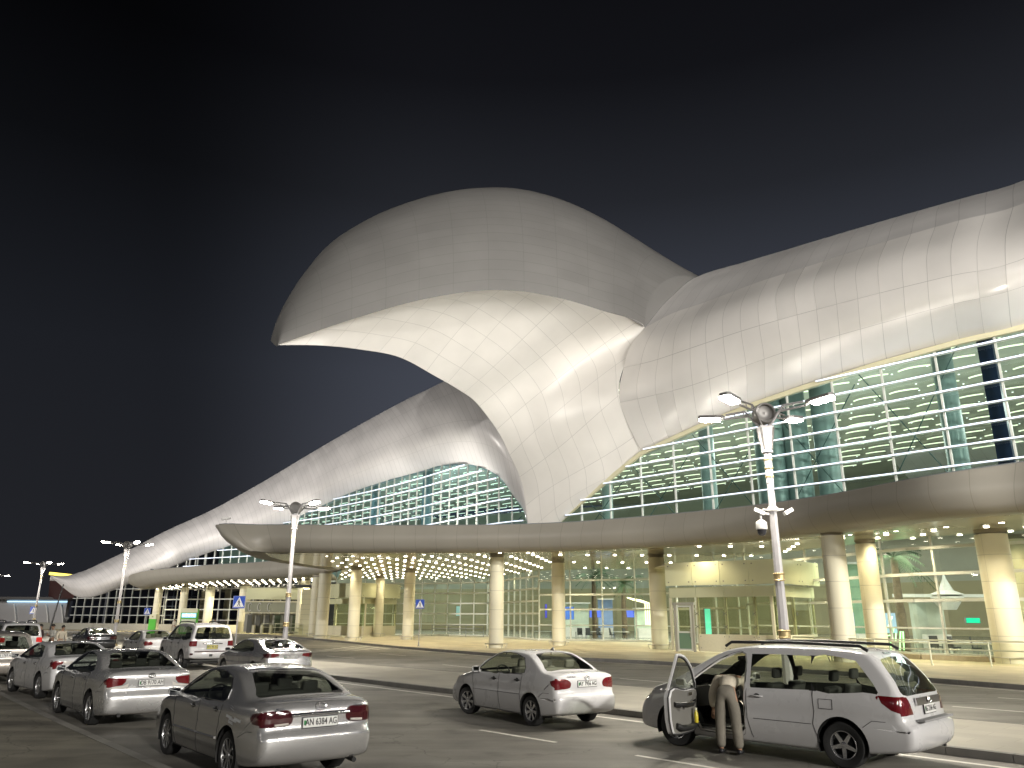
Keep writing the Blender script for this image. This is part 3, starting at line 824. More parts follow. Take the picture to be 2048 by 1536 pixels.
# hall lighting: rows of big area luminaires under the ceiling
def area(name, loc, size, power, colr=(1, .95, .8), rot=(0, 0, 0), par=None, spread=None, sy=None):
    l = bpy.data.lights.new(name, 'AREA'); l.shape = 'RECTANGLE'; l.size = size; l.size_y = sy or size; l.energy = power; l.color = colr
    if spread: l.spread = R(spread)
    o = bpy.data.objects.new(name, l); col.objects.link(o); o.rotation_euler = rot
    if par is not None: o.parent = par; o.matrix_parent_inverse = Matrix.Translation(-par.location)
    o.location = loc
    return o
for x, y, p_ in ((22, 62, 4200), (38, 46, 3600), (8, 84, 4200), (-10, 108, 3600), (30, 84, 3600), (-30, 122, 2400)):
    area('hall_light', (x, y, 16.0), 9, p_, (.98, 1, .92), (0, 0, ang), term)
for x, y, p_ in ((24, 52, 1100), (32, 43, 1100), (14, 80, 1100), (0, 96, 450), (20, 68, 900)):
    area('hall_light', (x, y, 6.3), 6, p_, (1, .96, .76), (0, 0, ang), term)
for x, y, p_ in ((26, 56, 1500), (10, 78, 1500), (-8, 100, 1500), (40, 40, 1400)):   # uplight washing the ceiling
    area('hall_uplight', (x, y, 9.0), 6, p_, (.95, 1, .96), (R(180), 0, ang), term)
# things inside the hall: mezzanine band, screens, neon, palms, counters
def inside_box(name, u, v0, v1, w, Y, m, d=.3, rz=0.0, label=None, cat=None, group=None):
    a, b = at(u, v0, Y), at(u, v1, Y); z0 = max(b.z, .18)
    mb = MB(); mb.box((0, 0, (a.z - z0) / 2), (w, d, a.z - z0)); o = mb.build(name, m); o.location = (a.x, Y, z0); o.rotation_euler = (0, 0, rz)
    return tag(o, label, cat, group)
# ================================================================== CANOPIES
ZS = 6.6
def canopy(name, label, edge_bot, edge_top, back_poly, zlights, center=None):
    """edge_bot/edge_top: matching lists of world points on the curved fascia"""
    c0 = edge_bot[len(edge_bot) // 2]
    t = tag(empty(name, (c0.x, c0.y, .15)), label, 'canopy')
    inv = Matrix.Translation(-t.location)
    n = len(edge_bot); rows = []
    for i in range(n):
        B, T = edge_bot[i], edge_top[i]
        a, b = edge_bot[max(i - 1, 0)], edge_bot[min(i + 1, n - 1)]
        tt = XY(b - a).normalized(); nn = Vector((-tt.y, tt.x, 0))      # outward (edge runs right to left)
        r_ = []
        inner = B - nn * 1.3 + Vector((0, 0, .02))
        r_ = [inner, B - nn * .25, B + nn * .30 + (T - B) * .16, B + (T - B) * .5 + nn * .42, B + (T - B) * .86 + nn * .36, T + nn * .22, T - nn * .12 + Vector((0, 0, .05)), T - nn * 2.2 + Vector((0, 0, .02))]
        r_ = [inner, B, B.lerp(T, .16) + nn * .42, B.lerp(T, .5) + nn * .62, B.lerp(T, .86) + nn * .40, T + nn * .30, T + nn * .02 + Vector((0, 0, .02)), T - nn * 2.2]
        rows.append(r_)
    P = []; UV = []; ar = 0
    for k in range((n - 1) * 5 + 1):
        tt = k / 5
        base = [cr([rows[i][j] for i in range(n)], tt) for j in range(8)]
        if k: ar += (base[1] - prevb).length
        prevb = base[1]
        fine = [base[0]] + [cr(base[1:6], q / 5) for q in range(21)] + [base[6], base[7]]
        P.append(fine); UV.append([(ar / 1.45, (-.3 if q < 1 else .01 + .98 * min(q - 1, 20) / 20)) for q in range(24)])
    o = grid_mesh('fascia', P, M_['fascia'], t, UV); o.matrix_parent_inverse = inv
    e_ = MB(); e_.tube([r_[-2] for r_ in P], .07, 6); o = e_.build('top_trim', M_['frame_d'], t); o.matrix_parent_inverse = inv
    return t, inv, P
def pl_z(pts, Z): return [atz(u, v, Z) for u, v in pts]
BOT = [(2300, 1000), (2180, 1010), (2048, 1022), (1935, 1030), (1842, 1039), (1711, 1057), (1625, 1068), (1540, 1076), (1456, 1083), (1370, 1089), (1280, 1094), (1130, 1100), (992, 1103), (850, 1104), (705, 1104), (600, 1104), (540, 1105), (495, 1102)]
TOPv = [(2300, 880), (2180, 905), (2048, 926), (1917, 945), (1820, 961), (1690, 986), (1610, 999), (1530, 1010), (1450, 1019), (1370, 1027), (1285, 1035), (1135, 1046), (992, 1051), (850, 1052), (705, 1052), (600, 1051), (520, 1051), (440, 1050)]
EB = [atz(u, v, 6.5) for u, v in BOT]
ET = []
for i, (u, v) in enumerate(TOPv):
    ET.append(at(u, v, EB[i].y - (.2 if i < len(BOT) - 1 else .0)))
# left end returns backwards
for (x, y) in ((-19.2, 57.6), (-19.6, 62), (-19.0, 68), (-17.5, 76)):
    EB.append(Vector((x, y, 6.5)))
for k in range(4): ET.append(EB[len(ET)] + Vector((-1.2 + .3 * k, .2, 1.55)))
big, binv, CP = canopy('entrance_canopy', 'long curved beige canopy on round columns before the glass hall, dotted with downlights', EB, ET, None, None)
# soffit sheet: fan between the fascia's inner line and the back line
front = [r_[0] for r_ in CP]
back = [Vector(p + (6.62,)) for p in [(66, 5), (56, 14), (44, 21), (34, 31.5), (25.6, 41), (22.4, 44.8), (17.4, 58.5), (13, 73), (2.9, 77), (-2.4, 91.5), (-11, 95.4), (-21, 96)]]
def resample(pl, n):
    L = plen(pl); return [poly_at(pl, L * i / n)[0] for i in range(n + 1)]
fa, ba = resample(front, 60), resample(back, 60)
P = [[a.lerp(b, k / 4) for k in range(5)] for a, b in zip(fa, ba)]
for r_ in P:
    for p in r_: p.z = 6.62
    r_[0].z = 6.52
o = grid_mesh('soffit', P, M_['soffit_g'], big); o.matrix_parent_inverse = binv
# canopy top sheet
P = [[a.lerp(b, k / 3) for k in range(4)] for a, b in zip(resample([r_[-1] for r_ in CP], 60), ba)]
for r_ in P:
    for k in range(1, 4): r_[k].z = 7.9
    r_[0].z -= .03
o = grid_mesh('canopy_roof', P, M_['fascia'], big, UV=[[(.2, .3)] * 4 for _ in P]); o.matrix_parent_inverse = binv

def column(par, inv, x, y, D, ztop=6.6, ring=True, rail=True):
    mb = MB(); n = 32; r_ = D / 2; z0 = .15
    vs = []; fs = []
    prof = [(r_, z0), (r_, ztop - .22)]
    P = []; UV = []
    for k in range(n + 1):
        a = 2 * math.pi * k / n
        P.append([Vector((x + r_ * math.cos(a), y + r_ * math.sin(a), z)) for z in (z0, ztop - .22)]); UV.append([(k / n * 3 + .3, .02), (k / n * 3 + .3, (ztop - .22 - z0) / 1.30)])
    o = grid_mesh('column', P, M_['stone'], par, UV); o.matrix_parent_inverse = inv
    if ring:
        mb.lathe([(r_ * .86, ztop - .24), (r_ * .86, ztop - .14)], 28, Matrix.Translation((x, y, 0)))
        mb.lathe([(r_ * 1.0, ztop - .14), (r_ * 1.0, ztop + .03)], 28, Matrix.Translation((x, y, 0)))
        c = mb.build('capital', pm('capital_shadow_gap', (.25, .22, .17), .5), o, smooth=40) if False else mb.build('capital', M_['cap'], o, smooth=40)
    if rail:
        rm = MB(); rr = r_ + .28; pts = [(x + rr * math.cos(2 * math.pi * k / 20), y + rr * math.sin(2 * math.pi * k / 20), z0 + .30) for k in range(21)]
        rm.tube(pts, .03, 6, cap=False)
        for k in range(0, 20, 4):
            a = 2 * math.pi * k / 20 + .3
            rm.tube([(x + rr * math.cos(a), y + rr * math.sin(a), z0 + .3), (x + (rr - .1) * math.cos(a), y + (rr - .1) * math.sin(a), z0)], .022, 5)
        rm.build('base_rail', M_['steel'], o, smooth=40)
    return o
M_['cap'] = pm('capital_gap', (.28, .25, .19), .5)
M_['steel'] = pm('brushed_steel', (.55, .53, .48), .3, .8)
cols = [(992, 1296, 29.5), (705, 1281, 23.5), (815, 1279, 22.5), (755, 1273, 19), (1118, 1291, 27), (1321, 1298, 33.5), (1682, 1328, 46), (1745, 1318, 40)]
CPOS = []
for u, v, w in cols:
    p = atz(u, v, .15)
    if u == 1682: p = at(1690, 1300, 41.0)
    if u == 1745: p = at(1757, 1300, 45.5)
    dist = (p - Vector((0, 0, 2.2))).dot(fwd); D = w * dist / FPX
    CPOS.append((p.x, p.y, D)); column(big, binv, p.x, p.y, D)
for (u, Y, D) in ((2021, 40.0, 1.5), (2068, 42.5, 1.4), (625, 88, 1.2), (640, 80, 1.2), (598, 96, 1.4)):
    p = at(u, 1300, Y); CPOS.append((p.x, p.y, D)); column(big, binv, p.x, p.y, D)

# downlights: grid of recessed discs in the soffit
def inpoly(x, y, poly):
    c = False; n = len(poly); j = n - 1
    for i in range(n):
        if (poly[i][1] > y) != (poly[j][1] > y) and x < (poly[j][0] - poly[i][0]) * (y - poly[i][1]) / (poly[j][1] - poly[i][1]) + poly[i][0]: c = not c
        j = i
    return c
cpoly = [(p.x, p.y) for p in resample(front, 50)] + [(p.x, p.y) for p in reversed(back)]
dl = []
FRp = [XY(p) for p in resample(front, 200)]
def dist_front(x, y): return min((Vector((x, y, 0)) - q).length for q in FRp)
axd = Vector((-.80, .60, 0)); ayd = Vector((.60, .80, 0))
for i in range(-60, 60):
    for j in range(-30, 60):
        p = Vector((10, 50, 0)) + Vector((2.0, 0, 0)) * i + Vector((.40, 1.9, 0)) * j
        if not inpoly(p.x, p.y, cpoly): continue
        df = dist_front(p.x, p.y)
        if df < .9: continue
        if 3 < p.x < 17.5 and p.y > 40 and ((j % 4) in (1, 2, 3)): continue
        if 17.5 < p.x and df > 15: continue
        u, v = proj((p.x, p.y, 6.6))
        if u > 2120 or u < 420: continue
        if any((p - Vector((cx, cy, 0))).length < D_ * .5 + .25 for cx, cy, D_ in CPOS): continue
        dl.append((p.length, p.x, p.y))
dl.sort()
disc = MB(); disc.lathe([(.0, -.014), (.125, -.012), (.125, 0.0)], 14); disc_me = disc.mesh('downlight', M_['led'])
rest = MB()
for k, (d_, x, y) in enumerate(dl):
    if k < 98:
        o = link('downlight', disc_me, big); o.matrix_parent_inverse = binv; o.location = (x, y, 6.60)
    else: rest.lathe([(.0, 6.586), (.125, 6.588), (.125, 6.60)], 10, Matrix.Translation((x, y, 0)))
if len(dl) > 98:
    o = rest.build('downlight_field', M_['led'], big); o.matrix_parent_inverse = binv; o['kind'] = 'stuff'
print('downlights', len(dl))
# the light these downlights give off
def spot(name, loc, power, colr, size, par=None, inv=None, target=None, blend=.6, rad=.15):
    l = bpy.data.lights.new(name, 'SPOT'); l.energy = power; l.color = colr; l.spot_size = R(size); l.spot_blend = blend; l.shadow_soft_size = rad
    o = bpy.data.objects.new(name, l); col.objects.link(o)
    o.location = loc
    if target is not None:
        d = Vector(target) - Vector(loc); o.rotation_euler = d.to_track_quat('-Z', 'Y').to_euler()
    if par is not None: o.parent = par; o.matrix_parent_inverse = inv if inv is not None else Matrix.Translation(-par.location)
    return o
for k, (d_, x, y) in enumerate(dl):
    if (int(x * 7.3) + int(y * 3.1)) % (5 if x < 3 else 2) == 0:
        spot('downlight_beam', (x, y, 6.5), 290 if x < 3 else 500, (1, .86, .55), 150, big, binv, (x, y, 0), .8, .3)

# ---------------- left canopy
LB = [(270, 1172), (285, 1178), (310, 1171), (345, 1166.5), (388, 1163.5), (431, 1160), (501, 1158.5), (560, 1156), (600, 1153.5), (645, 1149.5), (672, 1144)]
LT = [(262, 1158), (266, 1150), (294, 1142.5), (330, 1138), (375, 1134.5), (430, 1130), (505, 1126), (560, 1121.5), (590, 1120.5), (641, 1129), (678, 1139)]
LYs = [112, 108, 105.5, 103.5, 101.5, 99, 95, 92, 90.5, 90, 91]
EB2, ET2 = [], []
for (u, v), (u2, v2), Y in zip(LB, LT, LYs):
    b = at(u, v, Y); EB2.append(b); ET2.append(at(u2, v2, Y))
EB2 = [at(278, 1174, 117)] + EB2; ET2 = [at(266, 1160, 117)] + ET2
EB2 = EB2[::-1]; ET2 = ET2[::-1]
lc, linv, CP2 = canopy('far_canopy', 'oval beige canopy further left over the dark glass wall, lit by dense downlights', EB2, ET2, None, None)
front2 = [r_[0] for r_ in CP2]; back2 = [Vector((-21, 97, 6.5)), Vector((-27, 101, 6.4)), Vector((-34, 107, 6.3)), Vector((-46, 113.5, 6.1)), Vector((-57, 120, 5.9))]
fa, ba = resample(front2, 40), resample(back2, 40)
P = [[a.lerp(b, k / 4) for k in range(5)] for a, b in zip(fa, ba)]
o = grid_mesh('soffit', P, M_['soffit_g'], lc); o.matrix_parent_inverse = linv
P3 = [[a.lerp(b, k / 4) for k in range(5)] for a, b in zip(resample([r_[-1] for r_ in CP2], 40), [q + Vector((0, 0, 1.5)) for q in ba])]
o = grid_mesh('canopy_roof', P3, M_['fascia'], lc, UV=[[(.2, .3)] * 5 for _ in P3]); o.matrix_parent_inverse = linv
cpl = [(p.x, p.y) for p in fa] + [(p.x, p.y) for p in reversed(ba)]
dl2 = []
for i in range(-5, 45):
    for j in range(-3, 22):
        p = Vector((-18, 92, 0)) + Vector((-.82, .57, 0)) * (i * 1.5) + Vector((.57, .82, 0)) * ((j - 6) * 1.35)
        if inpoly(p.x, p.y, cpl) and min((p - XY(q)).length for q in fa) > .8:
            # soffit height by nearest fan cell
            best = min(((XY(q) - p).length, q.z) for r_ in P for q in r_); dl2.append((p.length, p.x, p.y, best[1] - .03))
dl2.sort(); rest = MB()
for k, (d_, x, y, z) in enumerate(dl2):
    if k < 98:
        o = link('downlight', disc_me, lc); o.matrix_parent_inverse = linv; o.location = (x, y, z)
    else: rest.lathe([(.0, z - .014), (.125, z - .012), (.125, z)], 8, Matrix.Translation((x, y, 0)))
if len(dl2) > 98:
    o = rest.build('downlight_field', M_['led'], lc); o.matrix_parent_inverse = linv; o['kind'] = 'stuff'
print('downlights2', len(dl2))
for (u, v, w) in ((308, 1259, 15), (360, 1259.5, 15), (412, 1260, 18), (483, 1262.5, 23)):
    p = atz(u, v, .15); Y = min(p.y, 104 + (483 - u) * .04); p = at(u, v, Y); p.z = .15
    dist = p.dot(fwd); column(lc, linv, p.x, p.y, w * dist / FPX * .97, 6.2, True, False)
for x, y in ((-24, 95), (-31, 100), (-38, 105), (-45, 109), (-52, 114)):
    spot('downlight_beam', (x, y, 5.9), 2200, (1, .86, .54), 150, lc, linv, (x, y, 0), .8, .4)
# ================================================================== STREET LAMPS AND SIGNS
M_['pole'] = pm('lamp_pole_paint', (.33, .32, .33), .4, noise=.05)
M_['lamp_dark'] = pm('lamp_arm_metal', (.16, .155, .15), .45, .4)
M_['lens'] = emat('lamp_lens_glow', (1, .95, .84), 110)
def make_lamp():
    t = empty('street_lamp')
    p = MB(); H = 6.35
    p.lathe([(.13, .0), (.125, 1.3), (.115, 2.6), (.085, 5.35), (.085, 5.36)], 8)
    p.lathe([(.095, 5.36), (.095, 6.15), (.15, 6.15), (.15, 6.2)], 8); p.build('pole', M_['pole'], t)
    b = MB(); b.lathe([(.30, 0), (.30, .10), (.22, .16), (.17, .34), (.14, .36)], 16)
    b.build('base_collar', M_['gold'], t, smooth=30)
    for z, rr in ((1.62, .128), (2.95, .118)):
        b = MB(); b.lathe([(rr, z), (rr + .03, z + .02), (rr + .012, z + .05), (rr + .012, z + .15), (rr + .03, z + .18), (rr, z + .20)], 16); b.build('gold_collar', M_['gold'], t, smooth=30)
    b = MB()
    for z in (5.50, 5.72, 5.94): b.lathe([(.10, z), (.105, z + .01), (.105, z + .04), (.10, z + .05)], 16)
    b.build('band', pm('brass_band', (.42, .33, .16), .4, .6), t, smooth=30)
    h = MB(); h.lathe([(.14, 6.2), (.24, 6.80), (.22, 6.84), (.0, 6.86)], 4, Matrix.Rotation(R(45), 4, 'Z')); hd = h.build('lantern_box', M_['pole'], t)
    f = MB()
    for k in range(4):
        a = R(90 * k); c, s_ = math.cos(a), math.sin(a)
        for q in (-1, 1): f.bar((.115 * c * .9 - q * .09 * s_, .115 * s_ * .9 + q * .09 * c, 6.22), (.178 * c - q * .155 * s_, .178 * s_ + q * .155 * c, 6.78), .018)
    f.build('frame', M_['lamp_dark'], hd)
    # speaker like drum on top
    d = MB(); Mx = Matrix.Translation((0, 0, 7.18)) @ Matrix.Rotation(R(90), 4, 'X') @ Matrix.Translation((0, 0, -.17))
    d.lathe([(.25, 0), (.27, .02), (.27, .32), (.25, .34), (.22, .33), (.20, .26), (.10, .22), (0, .24)], 28, Mx); d.build('drum', M_['lamp_dark'], t, smooth=40)
    for k in range(4):
        a = R(41.5 + (0, 97, 180, 277)[k]); c, s_ = math.cos(a), math.sin(a); sd = Vector((-s_, c, 0)); ov = Vector((c, s_, 0))
        am = MB()
        am.tube([ov * .12 + Vector((0, 0, 6.82)), ov * .42 + Vector((0, 0, 7.20)), ov * .50 + Vector((0, 0, 7.24))], .033, 6)
        am.tube([ov * .42 + Vector((0, 0, 7.22)), ov * .52 + Vector((0, 0, 7.33)), ov * 1.05 + Vector((0, 0, 7.33))], .026, 6)
        am.tube([ov * .42 + Vector((0, 0, 7.18)), ov * 1.10 + Vector((0, 0, 7.22)), ov * 1.2 + Vector((0, 0, 7.28))], .028, 6)
        for q in (.55, .8): am.tube([ov * q + Vector((0, 0, 7.20)), ov * q + Vector((0, 0, 7.33))], .016, 5)
        am.build('arm', M_['pole'] if k % 2 else M_['lamp_dark'], t)
        hm = MB(); Mh = Matrix.Translation(ov * 1.46 + Vector((0, 0, 7.31))) @ Matrix.Rotation(a, 4, 'Z') @ Matrix.Rotation(R(-7), 4, 'Y') @ Matrix.Scale(1.12, 4)
        hm.prism([(-.30, -.07), (-.16, -.13), (.26, -.15), (.33, -.09), (.33, .09), (.26, .15), (-.16, .13), (-.30, .07)], -.02, .05, Mh)
        hd = hm.build('lamp_head', M_['lamp_dark'], t)
        lm = MB(); lm.prism([(-.16, -.11), (.27, -.13), (.31, -.07), (.31, .07), (.27, .13), (-.16, .11)], -.075, -.022, Mh); lm.build('lens', M_['lens'], hd)
    return t
LAMPS = [((6.57, 19.41), 'white street lamp with gold collars nearest the viewer, behind the white minivan, carrying cameras', 1.0),
         ((-10.55, 37.8), 'white street lamp standing behind the pale saloon in front of the canopy end', 1.0),
         ((-28.8, 58.8), 'white street lamp between the dark hatchback and the far left cars, crossing the wing', 1.0),
         ((-48.6, 82.0), 'white street lamp second from the left edge, before the wing tip', 1.0),
         ((-70.5, 108.0), 'white street lamp partly cut by the left edge of the picture', 1.0),
         ((24.0, -.5), 'white street lamp beside the viewpoint on the right', 1.0), ((41.0, -20.5), 'white street lamp behind the viewpoint on the right', 1.0),
         ((-31.0, 16.0), 'white street lamp left of the viewpoint on the near pavement', 1.0)]
lamp0 = make_lamp()
for i, ((x, y), lab, s_) in enumerate(LAMPS):
    o = lamp0 if i == 0 else copy_tree(lamp0)
    o.location = (x, y, .13 if i < 7 else .11)
    tag(o, lab, 'street lamp', 'street lamps along the road')
    for k in range(4):
        a = R(41.5 + (0, 97, 180, 277)[k])
        l = spot('lamp_beam', (1.42 * math.cos(a), 1.42 * math.sin(a), 7.22), 2500, (1, .93, .80), 158, o, Matrix.Identity(4), None, 1.0, .12)
        l.rotation_euler = (0, 0, 0)
# cameras on the nearest lamp
def cctv(parent_loc, name, label, grp=None): pass
cx, cy = 6.57, 19.41
t = tag(empty('dome_camera', (cx, cy, 4.55)), 'white dome camera hanging from a bracket on the nearest lamp post', 'security camera', 'security cameras on the nearest lamp post')
mb = MB(); mb.tube([(-.09, 0, .16), (-.28, 0, .18), (-.32, 0, .10), (-.32, 0, .02)], .03, 8); mb.build('bracket', M_['white'], t)
mb = MB(); mb.lathe([(.05, .02), (.13, -.04), (.14, -.20), (.13, -.22)], 20, Matrix.Translation((-.32, 0, 0))); mb.build('housing', M_['white'], t, smooth=40)
mb = MB(); mb.lathe([(.12, -.22), (.11, -.30), (.07, -.36), (0, -.385)], 20, Matrix.Translation((-.32, 0, 0))); mb.build('dome', pm('smoked_dome', (.03, .03, .035), .1), t, smooth=60)
for sx, lab in ((-1, 'small white box camera left of the pole on the nearest lamp post'), (1, 'small white box camera right of the pole on the nearest lamp post')):
    t = tag(empty('box_camera', (cx, cy, 4.80)), lab, 'security camera', 'security cameras on the nearest lamp post')
    mb = MB(); mb.tube([(sx * .08, 0, 0), (sx * .26, -.02, .03)], .022, 6); mb.build('bracket', M_['white'], t)
    mb = MB(); mb.box((sx * .36, -.06, -.03), (.26, .10, .09), M=Matrix.Rotation(R(-28 * sx), 4, 'Y') @ Matrix.Rotation(R(18 * sx), 4, 'Z')); mb.build('housing', M_['white'], t)
mb = MB(); mb.lathe([(.12, 4.78), (.14, 4.80), (.14, 4.86), (.12, 4.88)], 16, Matrix.Translation((0, 0, -.13)))
c = mb.build('mounting_clamp', M_['white'], None); c.location = (cx, cy, .13); tag(c, 'white metal clamp ring round the nearest lamp post', 'clamp')
# camera on the canopy corner
p = at(452, 1048, 55.2)
t = tag(empty('box_camera', (p.x, p.y, p.z - .1)), 'white box camera on a stub at the left corner of the canopy roof', 'security camera')
mb = MB(); mb.tube([(0, 0, 0), (0, 0, .42)], .05, 8); mb.build('bracket', M_['white'], t)
mb = MB(); mb.box((-.05, 0, .48), (.62, .2, .15), M=Matrix.Rotation(R(-8), 4, 'Y')); mb.build('housing', M_['white'], t)

# pedestrian crossing signs
M_['blue'] = pm('sign_blue', (.02, .07, .42), .35)
M_['signw'] = pm('sign_white', (.75, .75, .75), .35)
M_['black'] = pm('sign_black', (.015, .015, .018), .4)
def crossing_sign(name_label, x, y, size, ztop, lean=0.0):
    t = tag(empty('crossing_sign', (x, y, .14)), name_label, 'road sign', 'pedestrian crossing signs')
    mb = MB(); mb.lathe([(.12, 0), (.12, .04), (.06, .06), (.05, .3), (.033, .32), (.033, ztop)], 12); mb.build('post', M_['pole'], t, smooth=40)
    h = size / 2
    mb = MB(); mb.box((0, -.05, ztop - h), (size, .02, size)); pl_ = mb.build('sign_plate', M_['blue'], t)
    rim = MB()
    for a, b in (((-h, -h), (h, -h)), ((h, -h), (h, h)), ((h, h), (-h, h)), ((-h, h), (-h, -h))):
        rim.bar((a[0] * .97, -.062, ztop - h + a[1] * .97), (b[0] * .97, -.062, ztop - h + b[1] * .97), size * .03, .004)
    rim.build('rim', M_['signw'], pl_)
    Mz = Matrix.Translation((0, -.0605, ztop - h)) @ Matrix.Rotation(R(90), 4, 'X')
    mb = MB(); mb.prism([(-.44 * size, -.40 * size), (.44 * size, -.40 * size), (0, .42 * size)], 0, .004, Mz); mb.build('triangle', M_['signw'], pl_)
    Mz = Matrix.Translation((0, -.0645, ztop - h)) @ Matrix.Rotation(R(90), 4, 'X'); f = MB(); S = size
    f.prism([(.045 * S * math.cos(k * .7) - .01 * S, .17 * S + .045 * S * math.sin(k * .7)) for k in range(9)], 0, .003, Mz)
    f.prism([(-.06 * S, .11 * S), (.03 * S, .12 * S), (.05 * S, -.08 * S), (-.04 * S, -.08 * S)], 0, .003, Mz)
    f.prism([(-.04 * S, -.08 * S), (.02 * S, -.08 * S), (-.08 * S, -.32 * S), (-.13 * S, -.32 * S)], 0, .003, Mz)
    f.prism([(.0 * S, -.08 * S), (.05 * S, -.08 * S), (.13 * S, -.32 * S), (.07 * S, -.32 * S)], 0, .003, Mz)
    f.prism([(.02 * S, .10 * S), (.11 * S, -.02 * S), (.09 * S, -.05 * S), (.01 * S, .04 * S)], 0, .003, Mz)
    f.prism([(-.05 * S, .10 * S), (-.13 * S, -.02 * S), (-.11 * S, -.04 * S), (-.03 * S, .05 * S)], 0, .003, Mz)
    for k in range(5): f.prism([(-.34 * S + k * .15 * S, -.37 * S), (-.25 * S + k * .15 * S, -.37 * S), (-.24 * S + k * .15 * S, -.345 * S), (-.31 * S + k * .15 * S, -.345 * S)], 0, .003, Mz)
    f.build('pedestrian_symbol', M_['black'], pl_)
    return t
def zt(u, v, Y): return at(u, v, Y).z - .14
crossing_sign('blue and white crossing sign behind the white four wheel drive, largest of its kind', at(469, 1300, 45.5).x, 45.5, .68, zt(481, 1192, 45.5))
crossing_sign('blue and white crossing sign on the plaza kerb in front of the round columns', at(837, 1295, 60).x, 60, .66, zt(841, 1199, 60))
crossing_sign('blue and white crossing sign left of the green totem under the far canopy', at(289, 1268, 84).x, 84, .66, zt(293, 1216, 84))
crossing_sign('blue and white crossing sign in front of the pale grey hall at the left edge', at(62, 1250, 96).x, 96, .85, zt(65, 1213, 96))
# ================================================================== VESTIBULES, PORTAL, KIOSKS, RAILINGS
M_['vest'] = pm('frosted_cream_glass', (.62, .62, .41), .18, noise=.03, nscale=.8)
M_['vest_p'] = pm('cream_base_panel', (.64, .60, .44), .4, noise=.04)
M_['bolt'] = pm('bolt_steel', (.18, .18, .16), .4, .6)
M_['doorgrey'] = pm('door_grey', (.36, .35, .30), .4)
M_['green_film'] = pm('green_film', (.16, .26, .18), .25)
def vestibule(name, label, corners, nbay, ztop=5.7, zb=4.24, z2=3.5, zp=1.25, doorbay=None, cat='entrance'):
    """corners: plan polyline (outer face) seen from outside"""
    t = tag(empty(name, (corners[0][0], corners[0][1], .15)), label, cat); inv = Matrix.Translation(-t.location)
    C = [Vector((x, y, 0)) for x, y in corners]
    def part(mb, nm, m, par=t):
        o = mb.build(nm, m, par); o.matrix_parent_inverse = inv if par is t else Matrix.Identity(4); return o
    ctr = sum(C, Vector()) / len(C) + Vector((.3, 3, 0))
    rf = MB(); rf.prism([(p.x, p.y) for p in C] + [(C[-1].x - .5, C[-1].y + 6), (C[0].x, C[0].y + 6)], ztop - .15, ztop - .06); part(rf, 'roof', M_['vest_p'])
    for e, (a, b) in enumerate(zip(C, C[1:])):
        d = (b - a).normalized(); nn = Vector((d.y, -d.x, 0)); L = (b - a).length; n = nbay[e]
        for k in range(n):
            p, q = a + d * (L * k / n + .012), a + d * (L * (k + 1) / n - .012); mid = (p + q) / 2; w = (q - p).length; rz = math.atan2(d.y, d.x)
            m = MB(); m.box((mid.x, mid.y, (ztop + zb) / 2), (w, .05, ztop - zb), rz); o = part(m, 'fascia_panel', M_['vest'])
            bl = MB()
            for sx in (-1, 1):
                for zz in (zb + .22, ztop - .22):
                    c = mid + d * sx * (w / 2 - .22) + nn * .035; bl.box((c.x, c.y, zz), (.07, .03, .07), rz)
            part(bl, 'bolt', M_['bolt'], o)
            c = mid - nn * .45; m = MB(); m.box((c.x, c.y, (zb + z2) / 2 - .04), (w, .05, zb - z2 - .08), rz); part(m, 'lower_band', M_['vest'])
            isd = doorbay == (e, k)
            c = mid - nn * .5
            if not isd:
                m = MB(); m.box((c.x, c.y, (z2 + zp) / 2), (w, .02, z2 - zp), rz); part(m, 'glass_pane', M_['glass_cl'])
                m = MB(); m.box((c.x, c.y, (zp + .2) / 2), (w, .06, zp - .2), rz); o = part(m, 'base_panel', M_['vest_p'])
                bl = MB()
                for sx in (-1, 1):
                    for zz in (.42, zp - .14): c2 = c + d * sx * (w / 2 - .14) + nn * .04; bl.box((c2.x, c2.y, zz), (.05, .02, .05), rz)
                part(bl, 'bolt', M_['bolt'], o)
            else:
                m = MB()
                for sx in (-1, 1): c2 = c + d * sx * .62; m.box((c2.x, c2.y, 1.6), (.14, .16, 2.9), rz)
                m.box((c.x, c.y, 3.12), (1.5, .2, .16), rz); part(m, 'door_frame', M_['doorgrey'])
                m = MB()
                for sx in (-1, 1): c2 = c + d * sx * .47; m.box((c2.x, c2.y, 1.6), (.10, .07, 2.8), rz)
                for zz in (.28, 1.35, 2.95): m.box((c.x, c.y, zz), (.84, .07, .1), rz)
                dr = part(m, 'door', M_['frame'])
                m = MB(); m.box((c.x, c.y, .8), (.84, .03, 1.0), rz); part(m, 'door_panel', M_['green_film'], dr)
                m = MB(); m.box((c.x, c.y, 2.15), (.84, .02, 1.5), rz); part(m, 'door_glass', M_['glass_cl'], dr)
                m = MB(); c2 = c + d * .40 + nn * .08; m.box((c2.x, c2.y, 1.3), (.03, .03, .5), rz); part(m, 'handle', M_['steel'], dr)
        for k in range(n + 1):
            p = a + d * min(L * k / n, L - .02) - nn * .62
            m = MB(); m.box((p.x, p.y, (z2 + .2) / 2 + .0), (.16, .16, z2 - .2), math.atan2(d.y, d.x)); part(m, 'post', M_['vest_p'])
            if 0 < k < n:
                x = MB(); c = a + d * (L * k / n) - nn * .40
                for zz in (1.7, 2.5): 
                    x.bar(c + Vector((0, 0, zz)) - d * .14 - Vector((0, 0, .10)), c + Vector((0, 0, zz)) + d * .14 + Vector((0, 0, .10)), .03); x.bar(c + Vector((0, 0, zz)) + d * .14 - Vector((0, 0, .10)), c + Vector((0, 0, zz)) - d * .14 + Vector((0, 0, .10)), .03)
                part(x, 'glass_clamp', M_['bolt'])
    return t
